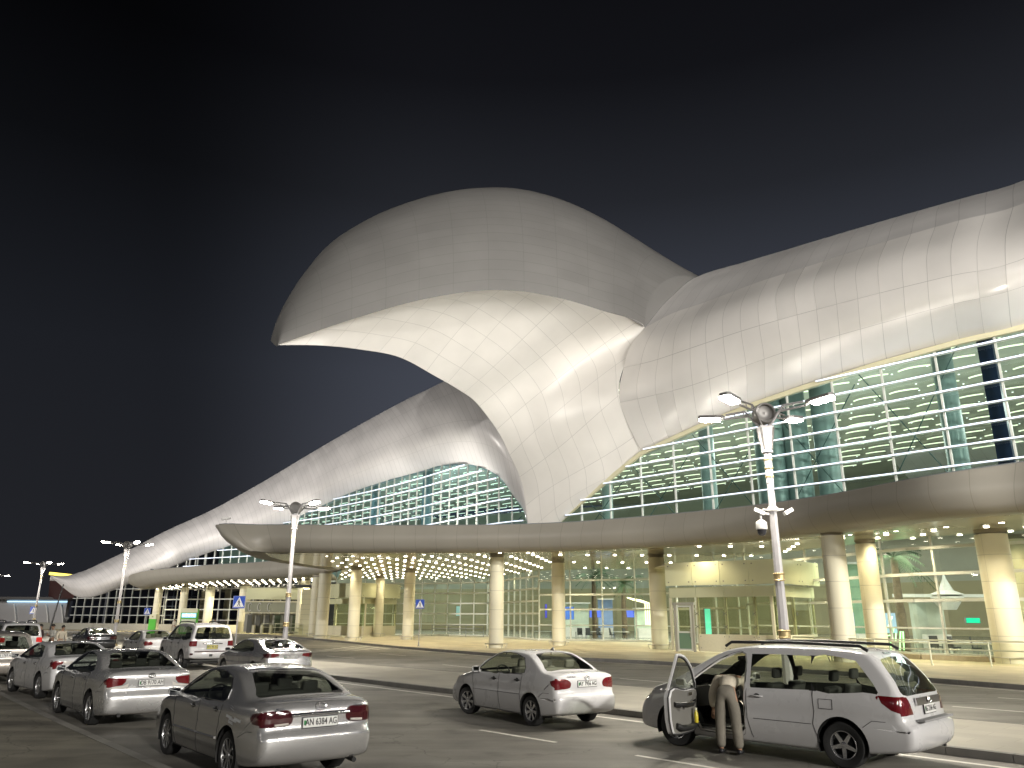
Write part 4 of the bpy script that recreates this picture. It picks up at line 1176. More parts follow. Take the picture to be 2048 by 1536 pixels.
vA = vestibule('entrance_vestibule', 'cream framed glass vestibule with a bolted top band, beside the thick columns behind the minivan', [(10.2, 52.4), (16.2, 47.8), (20.2, 52.0)], [4, 2], doorbay=(0, 0))
vB = vestibule('entrance_vestibule', 'cream glass vestibule seen between the round columns behind the canopy left half', [(-22.4, 93), (-16.3, 87), (-12.8, 92)], [3, 2], 5.8, 4.25, 3.6, 1.25)
for (x, y, z, t_, p_) in ((13.5, 53.5, 3.3, vA, 200), (17.5, 53, 3.3, vA, 150), (-17.5, 91, 3.3, vB, 260)):
    area('vestibule_light', (x, y, z), 1.5, p_, (1, .97, .75), (0, 0, 0), t_)
# portal with lattice doors
t = tag(empty('entrance_portal', (-32, 100, .15)), 'tall cream and grey entrance portal with three doorways under the overlap of the two canopies', 'entrance'); inv = Matrix.Translation(-t.location)
def pt(mb, nm, m, par=None):
    o = mb.build(nm, m, par or t); o.matrix_parent_inverse = inv if par is None else Matrix.Identity(4); return o
def uvbox(mb, u0, v0, u1, v1, Y, d=.3):
    a, b = at(u0, (v0 + v1) / 2, Y), at(u1, (v0 + v1) / 2, Y); zt_, zb_ = at((u0 + u1) / 2, v0, Y).z, max(at((u0 + u1) / 2, v1, Y).z, .17)
    mb.box(((a.x + b.x) / 2, Y, (zt_ + zb_) / 2), (abs(b.x - a.x), d, zt_ - zb_))
YP = 99.0
m = MB(); uvbox(m, 494, 1176, 601, 1199, YP, .3); pt(m, 'upper_panel', M_['vest'])
m = MB(); uvbox(m, 492, 1202, 601, 1205, YP - .15, .3); uvbox(m, 490, 1224.5, 601, 1227, YP - .15, .3); pt(m, 'moulding', M_['vest_p'])
m = MB(); uvbox(m, 491, 1205, 601, 1224, YP, .3); band = pt(m, 'frieze_panel', pm('grey_green_frieze', (.30, .31, .23), .5))
for u in (500, 519, 538.5):
    o_ = MB(); c = at(u, 1214, YP - .18)
    o_.tube([(c.x + .35 * math.cos(a) * .6, c.y, c.z + .48 * math.sin(a)) for a in [R(40 + 25 * k) for k in range(12)]], .045, 5); pt(o_, 'carved_crescent', M_['signw'], band)
m = MB(); uvbox(m, 489, 1228, 601, 1263.5, YP + .5, .2); pt(m, 'door_wall', M_['doorgrey'])
for u in (494, 511, 529):
    m = MB(); uvbox(m, u, 1230, u + 9, 1266, YP + .2, .1); pt(m, 'doorway', pm('dark_doorway', (.10, .10, .085), .4))
    m = MB(); uvbox(m, u + 10.5, 1250, u + 15.5, 1266, YP - .3, .5); pt(m, 'door_pedestal', M_['vest_p'])
for u in (548, 566, 584):
    m = MB(); uvbox(m, u, 1230, u + 12, 1262, YP + .3, .1); pt(m, 'window', M_['glass_lo'])
# stone pylon
p = at(614, 1220, 93)
t2 = tag(empty('stone_pylon', (p.x, 93, .15)), 'square cream stone pylon between the portal and the glass vestibule', 'pillar')
P = []; zt_ = at(614, 1178, 93).z; w = 1.45
mb = MB(); mb.box((0, .8, (zt_ - .15) / 2), (w, 1.6, zt_ - .15)); me_ = mb.build('stone_shaft', pm('cream_stone', (.66, .62, .42), .5, noise=.04), t2)
mb = MB()
for k in range(1, 9): mb.box((0, .8, k * (zt_ - .15) / 9), (w + .01, 1.61, .02))
mb.build('stone_joint', pm('stone_joint', (.34, .31, .21), .6), me_)
mb = MB(); mb.box((0, .7, zt_ + .18), (w + 1.6, 1.9, .32)); mb.build('cap', pm('dark_cap', (.05, .05, .05), .5), t2)

# green information kiosks
M_['green'] = pm('kiosk_green', (.10, .50, .05), .3)
t = tag(empty('information_kiosk', (at(388, 1240, 100).x, 98.5, .15)), 'wide green framed information board with a blue screen under the far canopy', 'kiosk')
mb = MB(); mb.box((0, 0, 1.45), (2.05, .4, 2.9)); mb.build('cabinet', M_['green'], t)
mb = MB(); mb.box((0, -.21, 2.72), (2.0, .04, .5)); mb.build('header', M_['cream'], t)
sc = MB(); sc.box((0, -.22, 2.15), (1.75, .04, .5)); so = sc.build('screen', emat('screen_blue', (.35, .62, .95), .9), t)
sc = MB()
for k in range(5): sc.box((-.66 + k * .33, -.243, 2.15 + .05 * (k % 2)), (.2, .01, .28))
sc.build('screen_text', emat('screen_white', (.9, .97, 1), 1.2), so)
mb = MB(); mb.box((0, -.22, .95), (1.78, .04, 1.55)); mb.build('notice_panel', pm('notice_white', (.60, .66, .48), .4, noise=.12, nscale=4), t)
t = tag(empty('information_totem', (at(326.5, 1240, 103).x, 100, .15)), 'narrow green totem with a white head beside the leftmost canopy column', 'kiosk')
mb = MB(); mb.box((0, 0, .85), (.82, .35, 1.7)); mb.build('body', M_['green'], t)
mb = MB(); mb.box((0, 0, 1.98), (.82, .35, .55)); mb.build('head_panel', M_['cream'], t)
mb = MB(); mb.box((0, -.185, 1.98), (.18, .02, .16)); mb.build('emblem', M_['gold'], t)

# railings
def railing(label, pts, heights, glass=True, m=None, post=2.0, z0=.15):
    P = [Vector((x, y, 0)) for x, y in pts]; t = tag(empty('railing', (P[0].x, P[0].y, z0)), label, 'railing'); inv = Matrix.Translation(-t.location)
    def b(mb, nm, mt): o = mb.build(nm, mt, t); o.matrix_parent_inverse = inv
    for h in heights:
        mb = MB(); mb.tube([(p.x, p.y, z0 + h) for p in P], .032, 8); b(mb, 'handrail', m or M_['railp'])
    L = plen(P); n = max(1, int(L / post))
    for k in range(n + 1):
        p, _ = poly_at(P, L * k / n); mb = MB(); mb.box((p.x, p.y, z0 + heights[0] / 2), (.05, .05, heights[0])); b(mb, 'post', m or M_['railp'])
    if glass:
        mb = MB()
        for a, c in zip(P, P[1:]): mb.add([(a.x, a.y, z0 + .1), (c.x, c.y, z0 + .1), (c.x, c.y, z0 + heights[0] - .08), (a.x, a.y, z0 + heights[0] - .08)], [(0, 1, 2, 3)])
        b(mb, 'glass_panel', M_['glass_cl'])
M_['railp'] = pm('railing_champagne', (.55, .55, .40), .35, .3)
railing('pale glass railing running right of the vestibule behind the minivan', [(15.2, 43.6), (17.0, 40.2), (21.5, 36.6), (30, 28)], [1.12, .72], True, None, 2.4)
railing('pale glass railing between the portal and the second vestibule', [(-29.5, 95.5), (-23.6, 91.5)], [1.25, .85], True)
railing('dark rail in front of the gridded glass between the round columns', [(-9.0, 92.0), (-3.0, 88.4)], [1.2, .85, .5], False, M_['frame_d'])

# far left hall with a cold light strip
t = tag(empty('side_hall', (-100, 160, .15)), 'low pale grey hall with a cold blue light strip under its eaves', 'building'); inv = Matrix.Translation(-t.location)
YH = 150
def pt(mb, nm, m, par=None):
    o = mb.build(nm, m, par or t); o.matrix_parent_inverse = inv if par is None else Matrix.Identity(4); return o
m = MB(); uvbox(m, -160, 1199, 134, 1252, YH, 1); wo = pt(m, 'wall', pm('hall_grey_wall', (.42, .41, .42), .6, noise=.08, nscale=.1))
m = MB(); uvbox(m, -160, 1194, 134, 1199, YH - 1.5, 4); pt(m, 'eaves', pm('hall_dark_eaves', (.09, .085, .085), .6))
m = MB(); uvbox(m, 15, 1202, 134, 1204.5, YH - .7, .3); pt(m, 'light_strip', emat('cold_strip_glow', (.50, .78, 1), 1.6))
for u in (28, 92, 122):
    m = MB()
    for k in range(8): 
        a = at(u - 4 * (1 - ((8 - k) / 8) ** 2) * -1, 1208 + k * 5, YH - .7); b = at(u - 4 * (1 - ((7 - k) / 8) ** 2) * -1, 1213 + k * 5, YH - .7)
        m.bar(a, b, .35, .2)
    pt(m, 'arch_rib', M_['white'], wo)
for x, z_, in ((58, 1206), (69, 1210)):
    pass
t = tag(empty('flag_pole', (at(101, 1250, 118).x, 118, .1)), 'thin dark leaning pole between the lamp and the wing tip', 'pole')
mb = MB(); mb.tube([(0, 0, 0), (.9, 0, at(113, 1170, 118).z)], [.13, .08], 10); mb.build('shaft', M_['black'], t, smooth=40)

# ---------------- inside the lower hall
def screen(u, v, w, h, Y, c, s_, label, name='display_screen'):
    s_ *= .22; w *= .8
    p = at(u, v, Y); mb = MB(); mb.box((0, 0, 0), (w + .08, .12, h + .08)); o = tag(empty(name, p), label, 'screen', 'lit screens inside the glass hall')
    mb.build('casing', M_['frame_d'], o); mb = MB(); mb.box((0, -.07, 0), (w, .02, h)); mb.build('panel', emat('screen_glow', c, s_), o)
screen(1138, 1226, 1.3, 1.3, 88, (.10, .25, .9), 1.3, 'square blue screen just right of the round column with the nearest rail ring')
screen(1190, 1227, 1.5, .8, 88, (.10, .18, 1), 1.6, 'wide blue screen in the middle of the lower hall glass')
screen(1258, 1227, 1.5, .8, 88, (.10, .18, 1), 1.6, 'wide blue screen right of the pale blue stand in the lower hall')
screen(1092, 1222, .25, 1.4, 86, (.12, .12, .9), 1.0, 'narrow tall violet screen left of the rail ringed column')
screen(1945, 1241, 1.1, .30, 52, (.0, .8, .45), 1.6, 'bright green lit sign over the counters behind the right glass')
screen(1775, 1246, 1.3, 1.2, 51, (.45, .65, 1), 1.0, 'tilted white and blue screen right of the second thick column')
screen(1700, 1243, .7, 1.2, 56, (.45, .65, 1), 1.2, 'dotted blue screen between the two thick columns')
screen(917, 1222, .7, 1.1, 97, (.45, .75, .8), .9, 'pale notice screen behind the gridded glass')
screen(1416, 1250, .5, 2.2, 57, (.15, .95, .80), 1.6, 'narrow turquoise lit panel inside the vestibule')
def pavilion(u, Y, c, w, h, label, name='exhibit_stand', cat='stand'):
    p = at(u, 1270, Y); t = tag(empty(name, (p.x, Y, .18)), label, cat)
    mb = MB(); mb.box((0, 0, h * .5), (w, .5, h)); mb.build('panel', pm('stand_paint', c, .5, noise=.15, nscale=1), t)
    mb = MB(); mb.box((0, -.3, h + .05), (w * 1.1, 1.1, .12)); mb.build('canopy_board', M_['white'], t)
    mb = MB(); mb.box((0, -.9, .5), (w * .8, .6, 1.0)); mb.build('counter', M_['white'], t)
pavilion(1212, 90, (.28, .40, .70), 1.6, 4.0, 'tall pale blue exhibit stand with a round emblem in the lower hall')
pavilion(1150, 92, (.62, .70, .60), 3.2, 3.6, 'white exhibit stand behind the tables in the lower hall')
pavilion(1290, 88, (.60, .72, .60), 2.2, 3.0, 'pale green exhibit stand left of the vestibule')
pavilion(1860, 58, (.60, .66, .60), 2.2, 3.2, 'white booth with pilasters behind the right glass')
pavilion(1730, 60, (.25, .42, .30), 2.4, 6.0, 'tall green wall stand behind the thick columns')
M_['palm_t'] = pm('palm_trunk', (.12, .09, .06), .8, noise=.4, nscale=3, bump=.5)
M_['palm_l'] = pm('palm_leaf', (.035, .09, .035), .6, noise=.3)
def palm(u, Y, h, label):
    p = at(u, 1270, Y); t = tag(empty('palm_tree', (p.x, Y, .18)), label, 'palm tree', 'palm trees inside the glass hall')
    mb = MB(); mb.tube([(.02 * math.sin(k), 0, h * k / 8) for k in range(9)], [.30 - .012 * k + (.02 if k % 2 else 0) for k in range(9)], 12); mb.build('trunk', M_['palm_t'], t, smooth=50)
    cr_ = MB(); rr = random.Random(int(u))
    for k in range(26):
        a = rr.uniform(0, 6.28); el = rr.uniform(-.3, 1.1); L = rr.uniform(1.8, 2.6); pts = []
        for q in range(6):
            s_ = q / 5; pts.append(Vector((math.cos(a) * L * s_ * math.cos(el * (1 - s_ * .5)), math.sin(a) * L * s_ * math.cos(el * (1 - s_ * .5)), h + L * (math.sin(el) * s_ - .55 * s_ * s_))))
        cr_.tube(pts, .02, 4); sd = Vector((-math.sin(a), math.cos(a), 0))
        for q in range(1, 16):
            s_ = q / 16 * 5; i = min(int(s_), 4); b = pts[i].lerp(pts[i + 1], s_ - i); w = .42 * math.sin(math.pi * min(q / 16 * .9 + .1, 1)) + .08
            f_ = (pts[i + 1] - pts[i]).normalized()
            for sg in (-1, 1):
                tip = b + sd * sg * w + f_ * .22 - Vector((0, 0, .16)); cr_.add([b - f_ * .03, b + f_ * .03, tip], [(0, 1, 2)])
    cr_.build('crown', M_['palm_l'], t)
palm(1190, 84, 6.2, 'palm tree inside the lower hall above the wide blue screen'); palm(1250, 86, 5.6, 'palm tree inside the lower hall left of the pale green stand')
palm(1808, 53, 6.0, 'dark palm tree inside the hall right of the thick columns')
# tables with chairs
def table(u, Y, label):
    p = at(u, 1270, Y); t = tag(empty('waiting_table', (p.x, Y, .18)), label, 'table', 'tables inside the glass hall')
    mb = MB(); mb.box((0, 0, .73), (1.8, .8, .05)); mb.build('tabletop', M_['white'], t)
    for sx in (-1, 1):
        for sy in (-1, 1): mb = MB(); mb.bar((sx * .8, sy * .32, 0), (sx * .8, sy * .32, .71), .04); mb.build('leg', M_['frame_d'], t)
M_['seatd'] = pm('dark_seat', (.03, .035, .045), .5)
def chair(u, Y, rz, label):
    p = at(u, 1270, Y); t = tag(empty('hall_chair', (p.x, Y, .18), rz), label, 'chair', 'dark chairs inside the glass hall')
    mb = MB(); mb.box((0, 0, .46), (.5, .5, .07)); mb.build('seat', M_['seatd'], t)
    mb = MB(); mb.box((0, .24, .78), (.5, .06, .6), M=Matrix.Rotation(R(-8), 4, 'X')); mb.build('backrest', M_['seatd'], t)
    for sx in (-1, 1):
        for sy in (-1, 1): mb = MB(); mb.bar((sx * .2, sy * .2, 0), (sx * .2, sy * .2, .44), .03); mb.build('leg', M_['frame_d'], t)
WH = ['left end', 'left half', 'middle', 'right half', 'right end']
for i, u in enumerate((1085, 1168, 1188, 1212, 1240)): table(u, 80.5 - i * .3, 'white table in the lower hall, %s of the row behind the low glass' % WH[i])
for i, u in enumerate((1160, 1178, 1200, 1252, 1225)): chair(u, 79.0, .3 * i, 'dark chair before the white tables, %s of its row' % ['left end', 'second', 'third', 'fifth', 'fourth'][i])
for i, u in enumerate((1850, 1925, 1985)): table(u, 49.2 - i * 1.4, 'white table behind the right glass, %s' % ['left one near the palm', 'middle one below the green sign', 'right one beside the thick column'][i])
for i, u in enumerate((1870, 1905, 1950)): chair(u, 48.5 - i, .5 * i, 'dark chair behind the right glass, %s' % ['nearest the palm', 'middle of three', 'nearest the end column'][i])
# neon outlines
M_['neon_g'] = emat('neon_green', (.45, 1, .45), 2.5); M_['neon_y'] = emat('neon_warm', (1, .95, .6), 3)
def neon(label, path, Y, m, cat='neon sign'):
    P = [at(u, v, Y) for u, v in path]; c = P[0]; o = MB(); o.tube([p - c for p in P], .045, 6); b = o.build('neon_tube', m); b.location = c; tag(b, label, cat, 'neon tubes inside the glass hall')
neon('yellow green neon stroke leaning beside the thick column', [(1762, 1255), (1766, 1296)], 50.5, M_['neon_g'])
neon('green neon zigzag stepping up behind the right glass', [(1774, 1300), (1773, 1272), (1784, 1270), (1788, 1256)], 50.3, M_['neon_g'])
neon('green neon zigzag right of the stepped one', [(1782, 1300), (1781, 1284), (1791, 1282), (1792, 1266)], 50.1, M_['neon_g'])
neon('bright white green neon stroke below the slanted screen', [(1777, 1254), (1784, 1233)], 50.0, M_['neon_y'])
neon('green neon frame left of the palm trunk', [(1800, 1300), (1801, 1263), (1806, 1263), (1808, 1300)], 50.6, M_['neon_g'])
for k in range(3): neon('warm white curved neon line beside the column left of the vestibule, %s of three' % ['left', 'middle', 'right'][k], [(1254 + k * 4, 1195 + k), (1266 + k * 7, 1200), (1290 + k * 4, 1206), (1292 + k * 4, 1250)], 80, M_['neon_y'])
# suspended white lantern ornament
p = at(1893, 1190, 56); t = tag(empty('hanging_ornament', p), 'white umbrella shaped ornament hanging behind the right glass', 'ornament')
mb = MB(); mb.lathe([(.05, 1.6), (.12, 1.1), (.5, .3), (1.1, .05), (1.1, 0)], 10); mb.build('spire', M_['white'], t, smooth=30)
mb = MB(); mb.lathe([(.5, -1.0), (1.05, -.2), (1.0, -.1)], 10); mb.build('basket', M_['white'], t, smooth=30)
mb = MB(); mb.box((0, 0, -.05), (7.6, .1, .22)); mb.build('truss', M_['white'], t)
# ================================================================== CARS
def carpaint(name, c, metal, rough=.28, coat=.8):
    m, nt, b = newmat(name); L = nt.links
    b.inputs['Metallic'].default_value = metal; b.inputs['Coat Weight'].default_value = coat; b.inputs['Coat Roughness'].default_value = .06
    tc = N(nt, 'ShaderNodeTexCoord'); n = N(nt, 'ShaderNodeTexNoise'); n.inputs['Scale'].default_value = 3; n.inputs['Detail'].default_value = 6; L.new(tc.outputs['Object'], n.inputs[0])
    sp = N(nt, 'ShaderNodeSeparateXYZ'); L.new(tc.outputs['Object'], sp.inputs[0])
    mr = N(nt, 'ShaderNodeMapRange'); mr.inputs[1].default_value = .3; mr.inputs[2].default_value = .7; mr.inputs[3].default_value = rough - .03; mr.inputs[4].default_value = rough + .05; L.new(n.outputs[0], mr.inputs[0]); L.new(mr.outputs[0], b.inputs['Roughness'])
    # dust gathered low on the body
    dz = N(nt, 'ShaderNodeMapRange'); dz.inputs[1].default_value = .15; dz.inputs[2].default_value = .6; dz.inputs[3].default_value = .45; dz.inputs[4].default_value = 0; L.new(sp.outputs['Z'], dz.inputs[0])
    mm = N(nt, 'ShaderNodeMath', operation='MULTIPLY'); L.new(dz.outputs[0], mm.inputs[0]); L.new(n.outputs[0], mm.inputs[1])
    mx = N(nt, 'ShaderNodeMixRGB'); mx.inputs[1].default_value = (*c, 1); mx.inputs[2].default_value = (.22, .20, .17, 1); L.new(mm.outputs[0], mx.inputs[0])
    # inside of the shell is dark trim
    g = N(nt, 'ShaderNodeNewGeometry'); mb_ = N(nt, 'ShaderNodeMixRGB'); mb_.inputs[2].default_value = (.05, .05, .048, 1)
    L.new(g.outputs['Backfacing'], mb_.inputs[0]); L.new(mx.outputs[0], mb_.inputs[1]); L.new(mb_.outputs[0], b.inputs['Base Color'])
    iv = N(nt, 'ShaderNodeMath', operation='SUBTRACT'); iv.inputs[0].default_value = 1; L.new(g.outputs['Backfacing'], iv.inputs[1])
    c2 = N(nt, 'ShaderNodeMath', operation='MULTIPLY'); c2.inputs[1].default_value = coat; L.new(iv.outputs[0], c2.inputs[0]); L.new(c2.outputs[0], b.inputs['Coat Weight'])
    m2 = N(nt, 'ShaderNodeMath', operation='MULTIPLY'); m2.inputs[1].default_value = metal; L.new(iv.outputs[0], m2.inputs[0]); L.new(m2.outputs[0], b.inputs['Metallic'])
    return m
M_['silver'] = carpaint('silver_car_paint', (.66, .655, .65), .75, .22)
M_['silver2'] = carpaint('light_silver_car_paint', (.70, .695, .69), .65, .24)
M_['whitecar'] = carpaint('white_car_paint', (.58, .575, .58), .0)
M_['champ'] = carpaint('champagne_car_paint', (.50, .46, .42), .5)
M_['darkcar'] = carpaint('dark_car_paint', (.04, .042, .045), .3)
M_['cglass'] = glassmat('car_window_glass', (.80, .84, .76), .07, .01)
M_['cglass_d'] = glassmat('tinted_car_glass', (.58, .61, .56), .07, .01)
M_['tyre'] = pm('tyre_rubber', (.018, .018, .018), .8, noise=.2, nscale=20)
M_['rim'] = pm('alloy_rim', (.55, .55, .56), .25, .85)
M_['rim_in'] = pm('wheel_black', (.015, .015, .015), .7)  # near-black for wheel wells, brake discs and underbody
M_['chrome'] = pm('chrome', (.75, .75, .75), .08, 1.0)
M_['trimb'] = pm('black_trim', (.02, .02, .02), .45)
M_['gap'] = pm('panel_gap', (.02, .02, .02), .8)
M_['inter'] = pm('car_interior', (.20, .19, .165), .75)
M_['interd'] = pm('dark_car_interior', (.06, .06, .058), .75)
def lensmat(name, c, e=0.0):
    m, nt, b = newmat(name); b.inputs['Base Color'].default_value = (*c, 1); b.inputs['Roughness'].default_value = .12; b.inputs['Coat Weight'].default_value = 1
    tc = N(nt, 'ShaderNodeTexCoord'); w = N(nt, 'ShaderNodeTexWave'); w.inputs['Scale'].default_value = 14; nt.links.new(tc.outputs['Object'], w.inputs[0])
    bp = N(nt, 'ShaderNodeBump'); bp.inputs['Strength'].default_value = .25; bp.inputs['Distance'].default_value = .01; nt.links.new(w.outputs['Fac'], bp.inputs['Height']); nt.links.new(bp.outputs[0], b.inputs['Normal'])
    if e: b.inputs['Emission Color'].default_value = (*c, 1); b.inputs['Emission Strength'].default_value = e
    return m
M_['red'] = lensmat('red_lens', (.12, .006, .009)); M_['reddk'] = lensmat('dark_red_lens', (.045, .003, .005)); M_['clearl'] = lensmat('clear_lens', (.55, .52, .48)); M_['redon'] = lensmat('lit_red_lens', (.6, .03, .025), .3)
M_['plate'] = pm('plate_white', (.68, .68, .66), .4); M_['platey'] = pm('plate_yellow', (.50, .44, .08), .4)
M_['ink'] = pm('plate_ink', (.02, .02, .02), .5)
M_['skirt'] = M_['trimb']

def spline_ring(pts, n):
    """closed ring (x,z) resampled evenly on a Catmull-Rom with n points"""
    P = [Vector((p[0], p[1])) for p in pts]; m = len(P); D = []
    for i in range(m):
        p0, p1, p2, p3 = P[i - 1], P[i], P[(i + 1) % m], P[(i + 2) % m]
        for k in range(12):
            f = k / 12; D.append(0.5 * ((2 * p1) + (p2 - p0) * f + (2 * p0 - 5 * p1 + 4 * p2 - p3) * f * f + (3 * p1 - p0 - 3 * p2 + p3) * f ** 3))
    D.append(D[0].copy()); S = [0]
    for a, b in zip(D, D[1:]): S.append(S[-1] + (b - a).length)
    out = []; j = 0
    for k in range(n):
        s = S[-1] * k / n
        while S[j + 1] < s: j += 1
        out.append(D[j].lerp(D[j + 1], (s - S[j]) / max(S[j + 1] - S[j], 1e-9)))
    return out
def in2(x, y, poly): return inpoly(x, y, poly)
def smooth_poly(pts, k=5, keep=()):
    P = [Vector(p) for p in pts]; m = len(P); out = []
    for i in range(m):
        p0, p1, p2, p3 = P[i - 1], P[i], P[(i + 1) % m], P[(i + 2) % m]
        for q in range(k):
            f = q / k; v = 0.5 * ((2 * p1) + (p2 - p0) * f + (2 * p0 - 5 * p1 + 4 * p2 - p3) * f * f + (3 * p1 - p0 - 3 * p2 + p3) * f ** 3); out.append((v.x, v.y))
    return out
def car_shell(S):
    """S: spec dict -> bmesh of the closed outer skin (x forward, y left)"""
    Wd = S['w'] / 2; zb = S['belt']; xr, xf = S['xr'], S['xf']
    def zbelt(x): return zb[0] + (zb[1] - zb[0]) * min(max((x - xr) / (xf - xr), 0), 1)
    def Y(x, z):
        b = zbelt(x)
        t = max(0, (xr + 1.0 - x) / 1.0); f = 1 - S.get('taper_r', .075) * t ** 2
        t = max(0, (x - (xf - 1.1)) / 1.1); f -= S.get('taper_f', .14) * t ** 2
        w = Wd * f
        if z <= b:
            q = (b - z) / (b - .2); w *= 1 - .030 * (1 - min(q / .28, 1)) ** 2 - .055 * max(0, (q - .55) / .45) ** 2
            # door crease
            w -= .008 * math.exp(-((z - (b - .30)) / .05) ** 2)
        else:
            w = w * .970 - .018 * min(1, (z - b) / .03) - (z - b) * S.get('tumble', .36) - (z - b) ** 2 * .12
        return w
    n = S.get('n', 150); ring = spline_ring(S['outline'], n)
    # orientation and normals
    area_ = sum(ring[i].x * ring[(i + 1) % n].y - ring[(i + 1) % n].x * ring[i].y for i in range(n)); sg = 1 if area_ > 0 else -1
    nrm = []
    for i in range(n):
        t = (ring[(i + 1) % n] - ring[i - 1]).normalized(); nrm.append(Vector((-t.y, t.x)) * sg)   # inward
    K = 12; p_ = 3.2
    bm = bmesh.new(); rows = []
    D = []
    for i in range(n):
        x, z = ring[i]; D.append(S['drop'](x, z))
    for _ in range(3): D = [(D[i - 1] + 2 * D[i] + D[(i + 1) % n]) / 4 for i in range(n)]
    edges = []
    for i in range(n):
        e = ring[i] + nrm[i] * D[i]; edges.append(e)
    for sgn in (1, -1):
        rws = []
        for i in range(n):
            e = edges[i]; W = max(Y(e.x, e.y), .1); r_ = []
            for k in range(K + 1):
                q = math.sin(k / K * math.pi / 2) if k < K else 1.0
                q = k / K; q = 1 - (1 - q) ** 1.55
                d = 1 - (1 - q ** p_) ** (1 / p_)
                c = ring[i] + nrm[i] * D[i] * d
                r_.append((c.x, sgn * W * q, c.y))
            rws.append(r_)
        rows.append(rws)
    V = {}
    def vert(s, i, k):
        key = (0 if k == 0 else s, i % n, k)
        if key not in V: V[key] = bm.verts.new(rows[s][i % n][k])
        return V[key]
    for s in (0, 1):
        for i in range(n):
            for k in range(K):
                f = [vert(s, i, k), vert(s, i + 1, k), vert(s, i + 1, k + 1), vert(s, i, k + 1)]
                bm.faces.new(f if (s == 0) == (sg > 0) else f[::-1])
    # side panels
    RR = 16; zs = S.get('spine', .58); x0, x1 = S['spx']
    for s, sgn in ((0, 1), (1, -1)):
        grid = []
        for i in range(n):
            e = edges[i]; sp_ = Vector((min(max(e.x, x0), x1), zs if True else 0)); line = [vert(s, i, K)]
            for r_ in range(1, RR + 1):
                t = r_ / RR; p = e.lerp(sp_, t)
                if r_ == RR: key = ('sp', s, round(sp_.x, 4))
                else: key = ('m', s, i, r_)
                if key not in V: V[key] = bm.verts.new((p.x, sgn * Y(p.x, p.y), p.y))
                line.append(V[key])
            grid.append(line)
        for i in range(n):
            a, b = grid[i], grid[(i + 1) % n]
            for r_ in range(RR):
                f = []
                for v in (a[r_], b[r_], b[r_ + 1], a[r_ + 1]):
                    if v not in f: f.append(v)
                if len(f) > 2:
                    try: bm.faces.new(f if (s == 0) == (sg > 0) else f[::-1])
                    except ValueError: pass
    bmesh.ops.remove_doubles(bm, verts=bm.verts, dist=.0015)
    bmesh.ops.recalc_face_normals(bm, faces=bm.faces)
    bm.normal_update()
    return bm, Y
def bcut(bm, faces, co, no):
    fs = [f for f in faces if f.is_valid]
    geom = list({e for f in fs for e in f.edges}) + list({v for f in fs for v in f.verts}) + fs
    bmesh.ops.bisect_plane(bm, geom=geom, dist=.0004, plane_co=co, plane_no=no)
def cut_poly(bm, lay, poly, axis, sel, code):
    """cut polygon outline into selected faces; axis 'y': poly in (x,z); 'x': poly in (y,z); 'z': (x,y)"""
    ia, ib = {'y': (0, 2), 'x': (1, 2), 'z': (0, 1)}[axis]
    a0, a1 = min(p[0] for p in poly), max(p[0] for p in poly); b0, b1 = min(p[1] for p in poly), max(p[1] for p in poly)
    n = len(poly)
    def near(f, aa0, aa1, bb0, bb1):
        A = [v.co[ia] for v in f.verts]; B = [v.co[ib] for v in f.verts]
        return max(A) > aa0 and min(A) < aa1 and max(B) > bb0 and min(B) < bb1
    for i in range(n):
        p, q = poly[i], poly[(i + 1) % n]
        if math.hypot(q[0] - p[0], q[1] - p[1]) < 1e-5: continue
        e = .02
        fs = [f for f in bm.faces if sel(f) and near(f, min(p[0], q[0]) - e, max(p[0], q[0]) + e, min(p[1], q[1]) - e, max(p[1], q[1]) + e)]
        if not fs: continue
        co = [0, 0, 0]; co[ia] = p[0]; co[ib] = p[1]; no = [0, 0, 0]; no[ia] = -(q[1] - p[1]); no[ib] = q[0] - p[0]
        bcut(bm, fs, co, Vector(no).normalized())
    for f in bm.faces:
        if sel(f):
            c = f.calc_center_median()
            if a0 < c[ia] < a1 and b0 < c[ib] < b1 and in2(c[ia], c[ib], poly): f[lay] = code
def circ(cx, cz, r, n=26): return [(cx + r * math.cos(2 * math.pi * k / n), cz + r * math.sin(2 * math.pi * k / n)) for k in range(n)]

